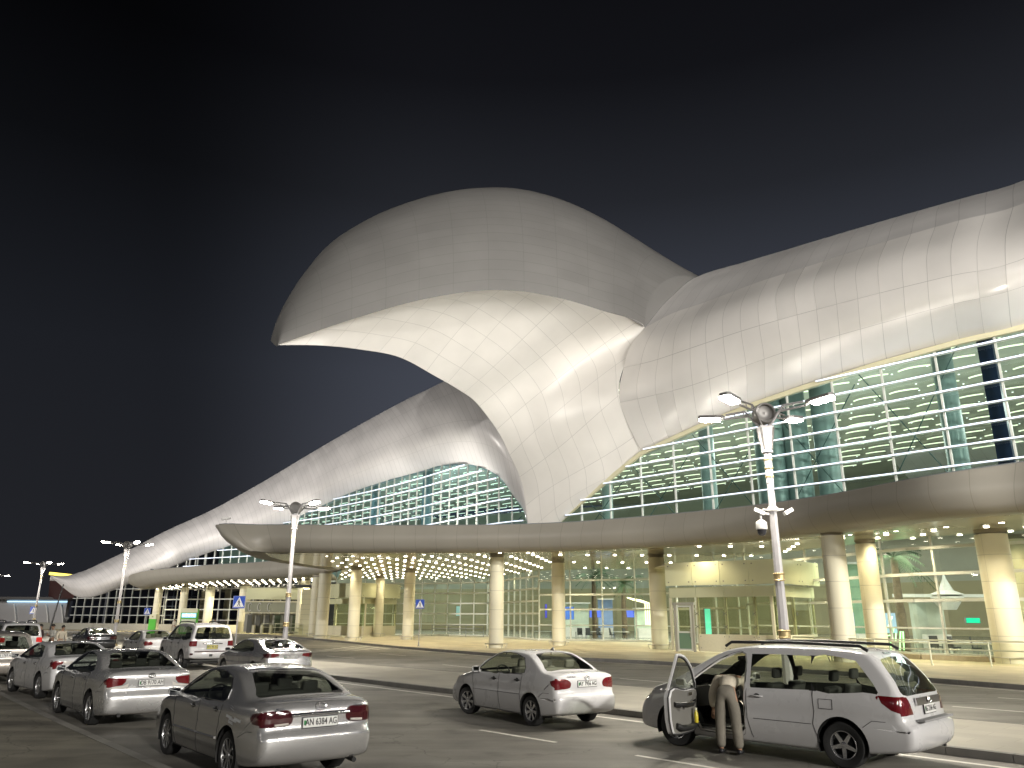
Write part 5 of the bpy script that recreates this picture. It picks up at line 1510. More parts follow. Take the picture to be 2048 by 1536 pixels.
def wheel(parent, x, y, r, w, spokes, rimm, side, style=0, steer=0.0, rr=.70):
    """wheel > tyre, rim, hub; built at the car's own coordinates"""
    t = empty('wheel', (x, y, r)); t.parent = parent; KIDS.setdefault(parent.name, []).append(t)
    if steer: t.rotation_euler = (0, 0, steer)
    Mx = Matrix.Rotation(R(-90) * side, 4, 'X')       # lathe axis z -> outward y
    mb = MB(); h = w / 2; ri = r * rr
    mb.lathe([(ri, -h * .9), (r * .93, -h), (r * .985, -h * .8), (r, -h * .3), (r, h * .3), (r * .985, h * .8), (r * .93, h), (ri * 1.06, h * .97), (ri, h * .88)], 40, Mx, cap=False); mb.build('tyre', M_['tyre'], t, smooth=50)
    mb = MB(); mb.lathe([(ri, h * .90), (ri * .985, h * .93), (ri * .93, h * .90), (ri * .90, h * .5), (ri * .88, -h * .6)], 40, Mx, cap=False)
    R0 = ri * .93
    for k in range(spokes):
        a = 2 * math.pi * k / spokes + .3; c, s_ = math.cos(a), math.sin(a)
        if style == 0:      # five broad spokes
            w0, w1 = ri * .16, ri * .11
        elif style == 1: w0, w1 = ri * .10, ri * .085
        else: w0, w1 = ri * .10, ri * .17
        vs = []
        for (q, ww, zz) in ((.14, w0, h * .78), (.55, (w0 + w1) / 2, h * .80), (.97, w1, h * .86)):
            for sg in (-1, 1):
                for dz in (0, -.022): vs.append(Mx @ Vector((R0 * q * c - sg * ww * s_, R0 * q * s_ + sg * ww * c, zz + dz)))
        mb.add(vs, [(0, 4, 6, 2), (4, 8, 10, 6), (1, 3, 7, 5), (5, 7, 11, 9), (0, 1, 5, 4), (4, 5, 9, 8), (2, 6, 7, 3), (6, 10, 11, 7)])
    mb.lathe([(ri * .24, h * .70), (ri * .23, h * .82), (ri * .15, h * .86), (0, h * .87)], 20, Mx)
    mb.build('rim', rimm, t, smooth=35)
    mb = MB(); mb.lathe([(ri * .89, -h * .3), (0, -h * .3)], 24, Mx)
    mb.lathe([(ri * .62, h * .25), (ri * .62, h * .32), (0, h * .32)], 24, Mx); mb.build('brake_disc', M_['rim_in'], t)
    return t

from mathutils.bvhtree import BVHTree
def normal_field(bm):
    b2 = bm.copy(); bmesh.ops.triangulate(b2, faces=b2.faces); b2.normal_update()
    vs = [v.co.copy() for v in b2.verts]; ns = [v.normal.copy() for v in b2.verts]
    tris = [tuple(v.index for v in f.verts) for f in b2.faces]
    b2.verts.index_update(); b2.free()
    return BVHTree.FromPolygons(vs, tris), vs, ns, tris
def field_normal(F, p):
    from mathutils.interpolate import poly_3d_calc
    loc, n, i, d = F[0].find_nearest(p)
    t = F[3][i]; w = poly_3d_calc([F[1][k] for k in t], loc)
    return (F[2][t[0]] * w[0] + F[2][t[1]] * w[1] + F[2][t[2]] * w[2]).normalized()
def extract(bm, lay, codes, name, m, parent, push=0.0, smooth=35, F=None):
    b2 = bm.copy(); l2 = b2.faces.layers.int['part']
    bmesh.ops.delete(b2, geom=[f for f in b2.faces if f[l2] not in codes], context='FACES')
    if not b2.faces: b2.free(); return None
    b2.normal_update()
    if push:
        for v in b2.verts: v.co += v.normal * push
    nn = [field_normal(F, v.co) for v in b2.verts] if F else None
    me = bpy.data.meshes.new(name); b2.to_mesh(me); b2.free(); me.materials.append(m)
    if nn:
        me.polygons.foreach_set('use_smooth', [True] * len(me.polygons)); me.normals_split_custom_set_from_vertices(nn)
    else: shade(me, smooth)
    return link(name, me, parent)
def tube_on(pts, r, name, m, parent):
    mb = MB(); mb.tube(pts, r, 5); return mb.build(name, m, parent)

def build_car(S, loc, heading, label, cat, group, name='parked_car'):
    bm, Y = car_shell(S)
    lay = bm.faces.layers.int.new('part')
    F = normal_field(bm)
    root = tag(empty(name, (loc[0], loc[1], 0.004), R(heading)), label, cat, group)
    wb, wr = S['wb'], S['wr']; paint = M_[S['paint']]; gl = M_[S.get('glass', 'cglass')]
    side = {1: lambda f: f.normal.y > .18 and f.calc_center_median().y > .35, -1: lambda f: f.normal.y < -.18 and f.calc_center_median().y < -.35}
    low = lambda f: abs(f.calc_center_median().y) > S['w'] / 2 - .36 and f.calc_center_median().z < .95
    # wheel arches
    for hx in (-wb / 2, wb / 2):
        cut_poly(bm, lay, circ(hx, wr + .01, wr + S.get('arch', .055), 30), 'y', low, 99)
    bmesh.ops.delete(bm, geom=[f for f in bm.faces if f[lay] == 99], context='FACES')
    code = 1; groups_ = []
    for s in (1, -1):
        for (nm, poly, mat) in S['side']:
            if S.get('open_door') and s == 1 and nm in ('front_door',): continue
            pp = poly
            cut_poly(bm, lay, pp, 'y', (lambda f, s=s: side[s](f) and f[lay] == 0), code)
            groups_.append((code, nm, mat, s, poly)); code += 1
    if S.get('open_door'):
        cut_poly(bm, lay, S['open_door'], 'y', (lambda f: f.calc_center_median().y > .3), 98)
        bmesh.ops.delete(bm, geom=[f for f in bm.faces if f[lay] == 98], context='FACES')
    for (nm, poly, mat, rng) in S['ends']:
        mir = [poly] if nm not in ('tail_light', 'reverse_light', 'head_light', 'reflector', 'fog_light') else [poly, [(-a, b) for a, b in poly][::-1]]
        for pq in mir:
            cut_poly(bm, lay, pq, 'x', (lambda f, rng=rng: rng[0] < f.calc_center_median().x < rng[1] and abs(f.normal.y) < .93 and f[lay] == 0 and (f.normal.z > -.4)), code)
            groups_.append((code, nm, mat, 0, pq)); code += 1
    body = extract(bm, lay, [0], 'body', paint, root, smooth=32, F=F)
    for (c, nm, mat, s, poly) in groups_:
        m = {'glass': gl, 'paint': paint}.get(mat) or M_[mat]
        o = extract(bm, lay, [c], nm, m, root, push=(.001 if mat not in ('glass', 'paint') else 0), F=F)
    bm.free()
    # panel gaps: fine dark lines along given side polylines
    def sidepts(pl, s, off=.0005): return [(x, s * (Y(x, z) + off), z) for x, z in pl]
    def dens(pl, step=.05):
        out = []
        for a, b in zip(pl, pl[1:]):
            n = max(1, int(math.hypot(b[0] - a[0], b[1] - a[1]) / step)); out += [(a[0] + (b[0] - a[0]) * k / n, a[1] + (b[1] - a[1]) * k / n) for k in range(n)]
        return out + [pl[-1]]
    for s in (1, -1):
        for pl_ in S.get('gaps', []):
            if S.get('open_door') and s == 1 and pl_[0][0] > S.get('gapmax', 9): continue
            tube_on(sidepts(dens(pl_), s), .0045, 'panel_gap', M_['gap'], root)
        for pl_ in S.get('strips', []):
            mb = MB(); pts = sidepts(dens(pl_), s, .004); 
            mb.tube(pts, .016, 6); mb.build('rub_strip', paint, root, smooth=50)
        for (x, z) in S.get('handles', []):
            if S.get('open_door') and s == 1 and x > .1: continue
            y = s * (Y(x, z) + .022); mb = MB(); mb.tube([(x - .10, y - s * .02, z), (x - .07, y, z + .004), (x + .07, y, z + .004), (x + .10, y - s * .02, z)], .013, 8); mb.build('door_handle', M_[S.get('handlem', 'chrome')], root, smooth=50)
            mb = MB(); mb.lathe([(.045, -.002), (.045, .003)], 16, Matrix.Translation((x, s * (Y(x, z) + .001), z)) @ Matrix.Rotation(R(90), 4, 'X') @ Matrix.Scale(1.25, 4, (1, 0, 0))); mb.build('handle_recess', M_['interd'], root)
        # window surround
        for pl_ in S.get('wintrim', []):
            tube_on(sidepts(dens(pl_, .04) , s, .004), .008, 'window_trim', M_[S.get('wintrimm', 'trimb')], root)
        # mirror
        if not (S.get('open_door') and s == 1):
            mx_, mz = S['mirror']; yy = s * (Y(mx_, mz) + .02); mirror(root, mx_, yy, mz, s, S.get('mirrorm', paint))
        # wheel wells
        for hx in (-wb / 2, wb / 2):
            mb = MB(); r_ = wr + S.get('arch', .055) - .004; yo = Y(hx, wr + .3) - .02; yi = yo - .34; vs = []; n = 16
            for k in range(n + 1):
                a = R(-20 + 220 * k / n); vs += [(hx + r_ * math.cos(a), s * yo, wr + r_ * math.sin(a)), (hx + r_ * math.cos(a), s * yi, wr + r_ * math.sin(a))]
            fs = [(2 * k, 2 * k + 2, 2 * k + 3, 2 * k + 1) for k in range(n)]; mb.add(vs, fs)
            mb.add([(hx, s * yi, wr)] + [vs[2 * k + 1] for k in range(n + 1)], [(0, k + 1, k + 2) for k in range(n)]); mb.build('wheel_well', M_['rim_in'], root)
    tr_ = S['w'] / 2 - .135
    for hx in (-wb / 2, wb / 2):
        for s in (1, -1): wheel(root, hx, s * tr_, wr, .205, S['spokes'], M_[S.get('rimm', 'rim')], s, S['style'], (S.get('steer', 0) if hx > 0 else 0), S.get('rr', .70))
    # under side, exhaust
    mb = MB(); mb.box((-.05, 0, .27), (S['xf'] - S['xr'] - 1.0, S['w'] * .60, .08)); mb.build('underbody', M_['rim_in'], root)
    if S.get('exhaust'):
        ex = S['exhaust']; mb = MB(); mb.tube([(ex[0] + .3, ex[1], ex[2] + .02), (ex[0], ex[1], ex[2])], .035, 10); mb.build('exhaust_pipe', M_['trimb'], root, smooth=50)
    # interior
    im = M_[S.get('interm', 'inter')]; belt = sum(S['belt']) / 2
    mb = MB(); fx0, fx1 = S['cabin']; mb.box(((fx0 + fx1) / 2, 0, .36), (fx1 - fx0, S['w'] * .80, .06)); mb.build('cabin_floor', M_['interd'], root)
    mb = MB(); mb.prism([(fx1 - .42, belt - .30), (fx1 - .46, belt - .02), (fx1 - .34, belt + .02), (fx1 + .12, belt - .04), (fx1 + .12, belt - .4)], -S['w'] * .38, S['w'] * .38, Matrix.Rotation(R(90), 4, 'X')); mb.build('dashboard', im, root)
    mb = MB(); cx_ = fx1 - .62; 
    Ms = Matrix.Translation((cx_, S['w'] * .2, belt - .03)) @ Matrix.Rotation(R(-65), 4, 'Y')
    mb.tube([Ms @ Vector((.18 * math.cos(2 * math.pi * k / 20), .18 * math.sin(2 * math.pi * k / 20), 0)) for k in range(21)], .015, 6, cap=False); mb.box((0, 0, -.02), (.1, .34, .03), M=Ms); mb.build('steering_wheel', M_['interd'], root)
    for row, sx in enumerate(S['seats']):
        for sy in ((-1, 1) if row < S.get('bench_from', 1) else (0,)):
            w_ = .50 if sy else S['w'] * .72
            mb = MB(); yc = sy * S['w'] * .205; 
            mb.box((sx, yc, .36 + .16), (.50, w_, .16)); mb.box((sx - .30, yc, .36 + .16 + .32), (.14, w_ * .94, .60), M=Matrix.Rotation(R(-14), 4, 'Y')); st_ = mb.build('seat', im, root)
            bv = st_.modifiers.new('b', 'BEVEL'); bv.width = .04; bv.segments = 3
            for hy in ((yc,) if sy else (-S['w'] * .22, S['w'] * .22)):
                mb = MB(); mb.box((sx - .40, hy, S.get('hrz', .62 + .60)), (.09, .25, .17), M=Matrix.Rotation(R(-8), 4, 'Y')); hr = mb.build('headrest', im, root)
                bv = hr.modifiers.new('b', 'BEVEL'); bv.width = .035; bv.segments = 3
    if S.get('shelf'):
        sx0, sx1, sz = S['shelf']; mb = MB(); mb.box(((sx0 + sx1) / 2, 0, sz), (sx1 - sx0, S['w'] * .66, .03)); mb.build('parcel_shelf', im, root)
    mb = MB(); mb.box((S['rvm'][0], 0, S['rvm'][1]), (.03, .25, .07)); mb.build('rear_view_mirror', M_['interd'], root)
    return root, Y
def mirror(root, x, y, z, s, pmt):
    mb = MB(); Mx = Matrix.Translation((x, y + s * .13, z + .06))
    vs = []; fs = []; n = 12; m_ = 6
    for i in range(m_ + 1):
        t = i / m_; r_ = (1 - t ** 3) ** .5 if t < 1 else .02
        for k in range(n):
            a = 2 * math.pi * k / n; cc, ss = math.cos(a), math.sin(a); e = .8
            vs.append(Mx @ Vector((-.045 + .11 * t, .10 * math.copysign(abs(cc) ** e, cc) * r_, .068 * math.copysign(abs(ss) ** e, ss) * r_)))
    for i in range(m_):
        for k in range(n): fs.append((i * n + k, i * n + (k + 1) % n, (i + 1) * n + (k + 1) % n, (i + 1) * n + k))
    fs.append(tuple(range(n))); fs.append(tuple(m_ * n + k for k in range(n))); mb.add(vs, fs)
    mb.bar((x + .02, y - s * .03, z + .0), (x + .0, y + s * .06, z + .03), .06, .05)
    o = mb.build('side_mirror', pmt, root, smooth=50)
    g_ = MB(); g_.box((x - .047, y + s * .13, z + .06), (.004, .16, .10)); g_.build('mirror_glass', M_['mirr'], o)
M_['mirr'] = pm('mirror_glass', (.35, .36, .36), .03, 1.0)

# ------------- number plates and badges (facing -x at the rear)
RM = Matrix.Rotation(R(-90), 4, 'Z') @ Matrix.Rotation(R(90), 4, 'X')   # text XY -> plane facing -x
def put_mesh(me, name, m, parent, x, y, z, tilt=0.0, rz=0.0):
    o = link(name, me, parent); me.materials.clear(); me.materials.append(m)
    M = Matrix.Translation((x, y, z)) @ Matrix.Rotation(R(rz), 4, 'Z') @ Matrix.Rotation(R(tilt), 4, 'Y') @ RM
    for v in me.vertices: v.co = M @ v.co
    return o
def plate(root, x, z, txt, tilt=8, y=0.0, m='plate', w=.52, h=.115, frame='trimb', fs=.088):
    Mx = Matrix.Translation((x, y, z)) @ Matrix.Rotation(R(tilt), 4, 'Y')
    mb = MB(); mb.box((0, 0, 0), (.014, w + .02, h + .02), M=Mx); f = mb.build('plate_frame', M_[frame], root)
    mb = MB(); mb.box((-.008, 0, 0), (.006, w, h), M=Mx @ Matrix.Identity(4)); 
    mb = MB(); mb.box((0, 0, 0), (.006, w, h)); 
    mb.v = [tuple(Mx @ Vector((a - .009, b, c))) for a, b, c in mb.v]; p = mb.build('number_plate', M_[m], root)
    if txt:
        me = text_mesh(txt, fs * 1.32, .0015, 'plate_text', .76, .0022)
        M2 = Mx @ Matrix.Translation((-.0135, -.012, 0)) @ RM
        for v in me.vertices: v.co = M2 @ v.co
        me.materials.append(M_['ink']); link('plate_text', me, p)
        mb = MB(); mb.v = []; mb.box((0, 0, 0), (.002, .035, .06)); mb.v = [tuple(Mx @ Vector((a - .0125, b + w / 2 - .03, c))) for a, b, c in mb.v]; mb.build('plate_flag', pm('flag_green', (.02, .18, .05), .5), p)
    return p
def oval_badge(root, x, z, w, h, kind, tilt, y=0.0):
    Mx = Matrix.Translation((x, y, z)) @ Matrix.Rotation(R(tilt), 4, 'Y')
    mb = MB()
    def ell(rx, ry, cx=0, cz=0, r_=.006): mb.tube([Mx @ Vector((-.006, cx + rx * math.cos(2 * math.pi * k / 24), cz + ry * math.sin(2 * math.pi * k / 24))) for k in range(25)], r_, 6, cap=False)
    ell(w / 2, h / 2)
    if kind == 'three': ell(w * .17, h * .44, 0, 0, .005); ell(w * .40, h * .17, 0, h * .26, .005)
    elif kind == 'slash': mb.tube([Mx @ Vector((-.006, w * .18, h * .42)), Mx @ Vector((-.006, w * .10, 0)), Mx @ Vector((-.006, w * .02, -h * .20)), Mx @ Vector((-.006, -w * .32, -h * .24))], .006, 6)
    elif kind == 'hook': mb.tube([Mx @ Vector((-.006, -w * .06, h * .44)), Mx @ Vector((-.006, w * .22, -h * .18)), Mx @ Vector((-.006, -w * .42, -h * .20))], .007, 6)
    mb.build('emblem', M_['chrome'], root, smooth=50)
def badge(root, txt, size, x, y, z, tilt=5): 
    me = text_mesh(txt, size, .002, 'badge', 1.1, .001); put_mesh(me, 'badge', M_['chrome'], root, x, y, z, tilt)

# ================= saloon specs
def drop_std(S):
    def d(x, z):
        xr, xf = S['xr'], S['xf']
        if z < .30: return .05
        if z > S['belt'][0] + .14 and S['gh'][0] < x < S['gh'][1]: return .085    # roof rails and pillars
        if x < xr + .25: return S.get('drop_r', .17)
        if x > xf - .35: return .26
        return .075
    return d
lexus = dict(w=1.81, belt=(1.01, .95), xr=-2.47, xf=2.30, wb=2.72, wr=.325, gh=(-1.95, .95), spx=(-1.7, 1.6), paint='silver', glass='cglass_d', spokes=9, style=1, arch=.06, tumble=.40, taper_r=.10,
  outline=[(-2.20, .26), (-2.38, .31), (-2.45, .42), (-2.475, .56), (-2.46, .68), (-2.405, .725), (-2.405, .84), (-2.39, .98), (-2.33, 1.055), (-2.10, 1.085), (-1.84, 1.105), (-1.60, 1.205), (-1.30, 1.335), (-1.0, 1.42), (-.6, 1.455), (-.15, 1.465), (.2, 1.42), (.6, 1.27), (1.0, 1.06), (1.15, 1.0), (1.55, .93), (1.95, .83), (2.20, .70), (2.29, .55), (2.29, .38), (2.15, .24), (1.5, .20), (0, .19), (-1.5, .20)],
  side=[('side_window', smooth_poly([(.86, 1.00), (.50, 1.20), (.16, 1.345), (-.12, 1.385), (-.10, 1.00), (.4, .99)], 4), 'glass'), ('side_window', smooth_poly([(-.17, 1.388), (-.55, 1.385), (-.90, 1.32), (-1.09, 1.17), (-1.10, 1.05), (-.9, 1.01), (-.17, 1.005)], 4), 'glass'), ('pillar_trim', [(-.19, 1.0), (-.08, 1.0), (-.08, 1.40), (-.19, 1.40)], 'trimb'), ('tail_light', [(-2.6, .955), (-2.30, .955), (-2.12, .925), (-2.06, .87), (-2.14, .80), (-2.6, .775)], 'reddk')],
  ends=[('rear_window', smooth_poly([(-.66, 1.10), (-.62, 1.20), (-.55, 1.33), (-.45, 1.395), (0, 1.42), (.45, 1.395), (.55, 1.33), (.62, 1.20), (.66, 1.10), (.3, 1.115), (-.3, 1.115)], 3), 'glass', (-2.0, -.8)),
        ('windscreen', smooth_poly([(-.68, 1.02), (-.60, 1.2), (-.5, 1.38), (0, 1.41), (.5, 1.38), (.60, 1.2), (.68, 1.02), (0, 1.04)], 3), 'glass', (.1, 1.15)),
        ('tail_light', smooth_poly([(.40, .875), (.44, .955), (.55, .975), (.86, .955), (.95, .93), (.95, .80), (.80, .765), (.55, .765), (.43, .79)], 3), 'reddk', (-2.6, -2.05)),
        ('head_light', [(.42, .62), (.5, .76), (.88, .80), (.88, .66)], 'clearl', (1.7, 2.6))],
  gaps=[[(1.02, .96), (.98, .60), (.90, .32), (.84, .24)], [(-.14, 1.0), (-.12, .6), (-.14, .24)], [(-1.10, 1.02), (-1.02, .80), (-.98, .62), (-1.02, .40)], [(1.02, .225), (-1.0, .225)], [(-2.14, .70), (-1.98, .69), (-1.76, .60)]],
  strips=[[(.95, .50), (-.13, .505)], [(-.16, .505), (-.93, .51)]], handles=[(.10, .865), (-.86, .885)],
  wintrim=[[(.92, .995), (-1.05, 1.005)], [(.9, 1.0), (.52, 1.205), (.17, 1.355), (-.15, 1.40), (-.56, 1.398), (-.92, 1.33), (-1.11, 1.17), (-1.12, 1.05), (-1.05, 1.0)]], wintrimm='chrome',
  mirror=(.72, .97), cabin=(-1.1, 1.1), seats=(.05, -.80), hrz=1.17, shelf=(-1.75, -1.15, 1.05), rvm=(.42, 1.27), exhaust=(-2.36, -.60, .25), interm='interd')
lexus['drop'] = drop_std(lexus)

def carpos(fr, rr, y_off, wb):
    f, r_ = Vector(fr), Vector(rr); mid = (f + r_) / 2; d = (f - r_).normalized(); left = Vector((-d.y, d.x))
    return mid - left * y_off, math.degrees(math.atan2(d.y, d.x))
p_, h_ = carpos((-5.72, 13.99), (-3.98, 11.91), .84, 2.72)
car, Yl = build_car(lexus, p_, h_, 'silver executive saloon with frosted stickers on its rear wing, nearest in the left row', 'car', 'cars parked along the kerb')
plate(car, -2.418, .80, 'AN 6384 AG', 2, 0, 'plate', .52, .125)
mb = MB(); mb.tube([(-2.43, .44, .905), (-2.445, 0, .912), (-2.43, -.44, .905)], .022, 8); mb.build('chrome_garnish', M_['chrome'], car, smooth=50)
oval_badge(car, -2.405, 1.00, .15, .105, 'slash', 12)
badge(car, 'ES 330', .045, -2.39, -.60, .985, 14); badge(car, 'LEXUS', .045, -2.39, .60, .985, 14)
# reversing light strip along the lower edge of the lamps
for s in (1, -1):
    mb = MB(); mb.tube([(-2.417, s * .47, .80), (-2.40, s * .66, .79)], .017, 6); mb.build('reverse_light', M_['clearl'], car, smooth=50)
# frosted stickers on the left rear wing
stk = pm('frosted_sticker', (.70, .71, .74), .35)
def sticker(poly, z_off=.004):
    mb = MB(); vs = [(x, Yl(x, z) + z_off, z) for x, z in poly]; mb.add(vs, [tuple(range(len(vs)))]); mb.build('sticker', stk, car)
for z0 in (.985, .955): 
    sticker([(-1.36 - .01 * k, z0 - .002 * k) for k in range(0, 18, 4)] + [(-1.52 + .01 * k, z0 - .028 + .002 * k) for k in range(0, 16, 4)])
for (x0, z0, l_) in ((-1.30, .86, .22), (-1.42, .83, .26), (-1.60, .84, .22), (-1.40, .79, .16)):
    sticker([(x0, z0), (x0 - l_, z0 - .02), (x0 - l_ + .01, z0 - .055), (x0 + .01, z0 - .032)])
def variant(base, **k):
    d = dict(base); d.update(k); d['drop'] = drop_std(d); return d
# ---- silver saloon with sport skirts (third generation mid size)
camry40 = variant(lexus, w=1.82, belt=(1.04, .97), xr=-2.46, xf=2.34, wb=2.775, wr=.33, gh=(-1.95, 1.0), paint='silver2', spokes=5, style=2, spx=(-1.7, 1.6), taper_r=.09, glass='cglass_d',
  outline=[(-2.20, .24), (-2.38, .28), (-2.45, .38), (-2.47, .54), (-2.455, .66), (-2.41, .70), (-2.41, .82), (-2.42, .96), (-2.40, 1.06), (-2.33, 1.10), (-2.10, 1.115), (-1.84, 1.13), (-1.60, 1.23), (-1.30, 1.35), (-1.0, 1.43), (-.6, 1.465), (-.15, 1.47), (.2, 1.43), (.6, 1.29), (1.0, 1.09), (1.2, 1.02), (1.6, .94), (2.0, .83), (2.24, .70), (2.33, .55), (2.33, .38), (2.18, .22), (1.5, .18), (0, .17), (-1.5, .18)],
  side=[('side_window', smooth_poly([(.92, 1.02), (.55, 1.21), (.20, 1.35), (-.10, 1.395), (-.10, 1.015), (.4, 1.0)], 4), 'glass'), ('side_window', smooth_poly([(-.16, 1.398), (-.60, 1.39), (-.95, 1.32), (-1.24, 1.12), (-1.22, 1.065), (-.9, 1.03), (-.16, 1.02)], 4), 'glass'),
        ('pillar_trim', [(-.19, 1.01), (-.08, 1.01), (-.08, 1.41), (-.19, 1.41)], 'trimb'), ('tail_light', [(-2.7, .975), (-2.30, .96), (-2.16, .92), (-2.22, .85), (-2.7, .80)], 'red')],
  ends=[('rear_window', smooth_poly([(-.68, 1.13), (-.63, 1.23), (-.56, 1.35), (-.46, 1.41), (0, 1.435), (.46, 1.41), (.56, 1.35), (.63, 1.23), (.68, 1.13), (.3, 1.14), (-.3, 1.14)], 3), 'glass', (-2.0, -.8)),
        ('windscreen', smooth_poly([(-.70, 1.04), (-.62, 1.22), (-.5, 1.39), (0, 1.42), (.5, 1.39), (.62, 1.22), (.70, 1.04), (0, 1.06)], 3), 'glass', (.1, 1.2)),
        ('tail_light', [(.56, .83), (.50, .90), (.50, .955), (.95, .985), (.95, .80), (.80, .79)], 'red', (-2.7, -2.0)), ('reverse_light', [(.45, .79), (.44, .86), (.53, .82), (.78, .78), (.95, .79), (.95, .765), (.6, .77)], 'clearl', (-2.7, -2.0)),
        ('head_light', [(.42, .62), (.5, .76), (.88, .80), (.88, .66)], 'clearl', (1.7, 2.6))],
  gaps=[[(1.05, .98), (1.0, .60), (.92, .32), (.86, .24)], [(-.12, 1.0), (-.10, .6), (-.14, .24)], [(-1.18, 1.03), (-1.04, .80), (-.99, .62), (-1.03, .40)], [(1.02, .225), (-1.0, .225)], [(-2.12, .70), (-1.9, .70)]],
  strips=[], handles=[(.10, .88), (-.90, .90)], handlem='rim', wintrim=[[(.92, 1.01), (-1.2, 1.03)]], wintrimm='trimb', mirror=(.76, .985), hrz=1.17, shelf=(-1.75, -1.2, 1.08), exhaust=(-2.40, .55, .25), rr=.74)
# ---- white saloon
camry50 = variant(camry40, paint='whitecar', belt=(1.05, .98), spokes=10, style=1, taper_r=.07,
  side=[('side_window', smooth_poly([(.92, 1.03), (.55, 1.22), (.20, 1.35), (-.10, 1.39), (-.10, 1.02), (.4, 1.01)], 4), 'glass'), ('side_window', [(-.16, 1.395), (-.60, 1.39), (-.92, 1.345), (-1.22, 1.08), (-.9, 1.05), (-.16, 1.03)], 'glass'),
        ('pillar_trim', [(-.19, 1.02), (-.08, 1.02), (-.08, 1.41), (-.19, 1.41)], 'trimb'), ('tail_light', [(-2.7, 1.02), (-2.20, 1.0), (-2.12, .96), (-2.20, .86), (-2.7, .80)], 'red')],
  ends=[camry40['ends'][0], camry40['ends'][1], ('tail_light', [(.70, .86), (.62, .96), (.62, 1.01), (.95, 1.03), (.95, .80), (.80, .80)], 'red', (-2.7, -2.0)), ('reverse_light', [(.40, .90), (.40, 1.0), (.60, 1.0), (.60, .93)], 'clearl', (-2.7, -2.0)), camry40['ends'][4]],
  mirror=(.76, .99), mirrorm=None)
camry50.pop('mirrorm')
# ---- small white saloon turning at the island
corolla = variant(lexus, w=1.71, belt=(1.02, .96), xr=-2.28, xf=2.20, wb=2.60, wr=.305, gh=(-1.75, .95), paint='whitecar', glass='cglass', spokes=7, style=2, spx=(-1.55, 1.45), interm='inter', steer=R(14), taper_r=.085, tumble=.36, rimm='rim', rr=.68, arch=.06,
  outline=[(-2.05, .26), (-2.20, .30), (-2.27, .40), (-2.285, .55), (-2.26, .66), (-2.205, .70), (-2.21, .85), (-2.20, 1.0), (-2.15, 1.07), (-2.0, 1.09), (-1.72, 1.11), (-1.48, 1.24), (-1.20, 1.38), (-.95, 1.455), (-.6, 1.485), (-.15, 1.49), (.2, 1.45), (.6, 1.29), (.95, 1.08), (1.15, .99), (1.5, .92), (1.85, .82), (2.10, .68), (2.18, .54), (2.18, .38), (2.05, .23), (1.4, .19), (0, .18), (-1.4, .19)],
  side=[('side_window', smooth_poly([(.86, 1.0), (.50, 1.22), (.18, 1.37), (-.10, 1.415), (-.10, 1.01), (.4, .995)], 4), 'glass'), ('side_window', smooth_poly([(-.16, 1.415), (-.55, 1.405), (-.88, 1.33), (-1.03, 1.15), (-1.04, 1.05), (-.8, 1.03), (-.16, 1.015)], 4), 'glass'),
        ('pillar_trim', [(-.18, 1.01), (-.08, 1.01), (-.08, 1.425), (-.18, 1.425)], 'trimb'), ('tail_light', [(-2.5, .975), (-2.12, .965), (-1.98, .93), (-2.02, .85), (-2.12, .80), (-2.5, .775)], 'red')],
  ends=[('rear_window', smooth_poly([(-.64, 1.11), (-.58, 1.26), (-.52, 1.38), (-.44, 1.43), (0, 1.455), (.44, 1.43), (.52, 1.38), (.58, 1.26), (.64, 1.11), (.3, 1.125), (-.3, 1.125)], 3), 'glass', (-1.9, -.75)),
        ('windscreen', smooth_poly([(-.66, 1.02), (-.58, 1.2), (-.48, 1.40), (0, 1.44), (.48, 1.40), (.58, 1.2), (.66, 1.02), (0, 1.05)], 3), 'glass', (.1, 1.15)),
        ('tail_light', smooth_poly([(.44, .82), (.43, .90), (.52, .965), (.70, .98), (.88, .975), (.88, .775), (.65, .775), (.50, .79)], 3), 'red', (-2.5, -1.9)),
        ('head_light', [(.42, .62), (.5, .78), (.86, .84), (.86, .66)], 'clearl', (1.6, 2.5))],
  gaps=[[(1.0, .97), (.96, .60), (.88, .32), (.84, .24)], [(-.12, 1.0), (-.10, .6), (-.14, .24)], [(-1.02, 1.03), (-.98, .80), (-.94, .62), (-.98, .40)], [(1.0, .225), (-.98, .225)], [(-1.95, .69), (-1.75, .69), (-1.62, .60)], [(.95, .60), (-.95, .61)]],
  strips=[], handles=[(.08, .87), (-.84, .89)], handlem='trimb', wintrim=[[(.88, .99), (-1.0, 1.02)], [(.86, 1.0), (.50, 1.235), (.18, 1.385), (-.12, 1.43), (-.56, 1.42), (-.90, 1.345), (-1.05, 1.15), (-1.05, 1.04)]], wintrimm='trimb', mirror=(.70, .99), seats=(.05, -.75), hrz=1.21, shelf=(-1.6, -1.15, 1.06), rvm=(.42, 1.30), exhaust=None, cabin=(-1.0, 1.05))
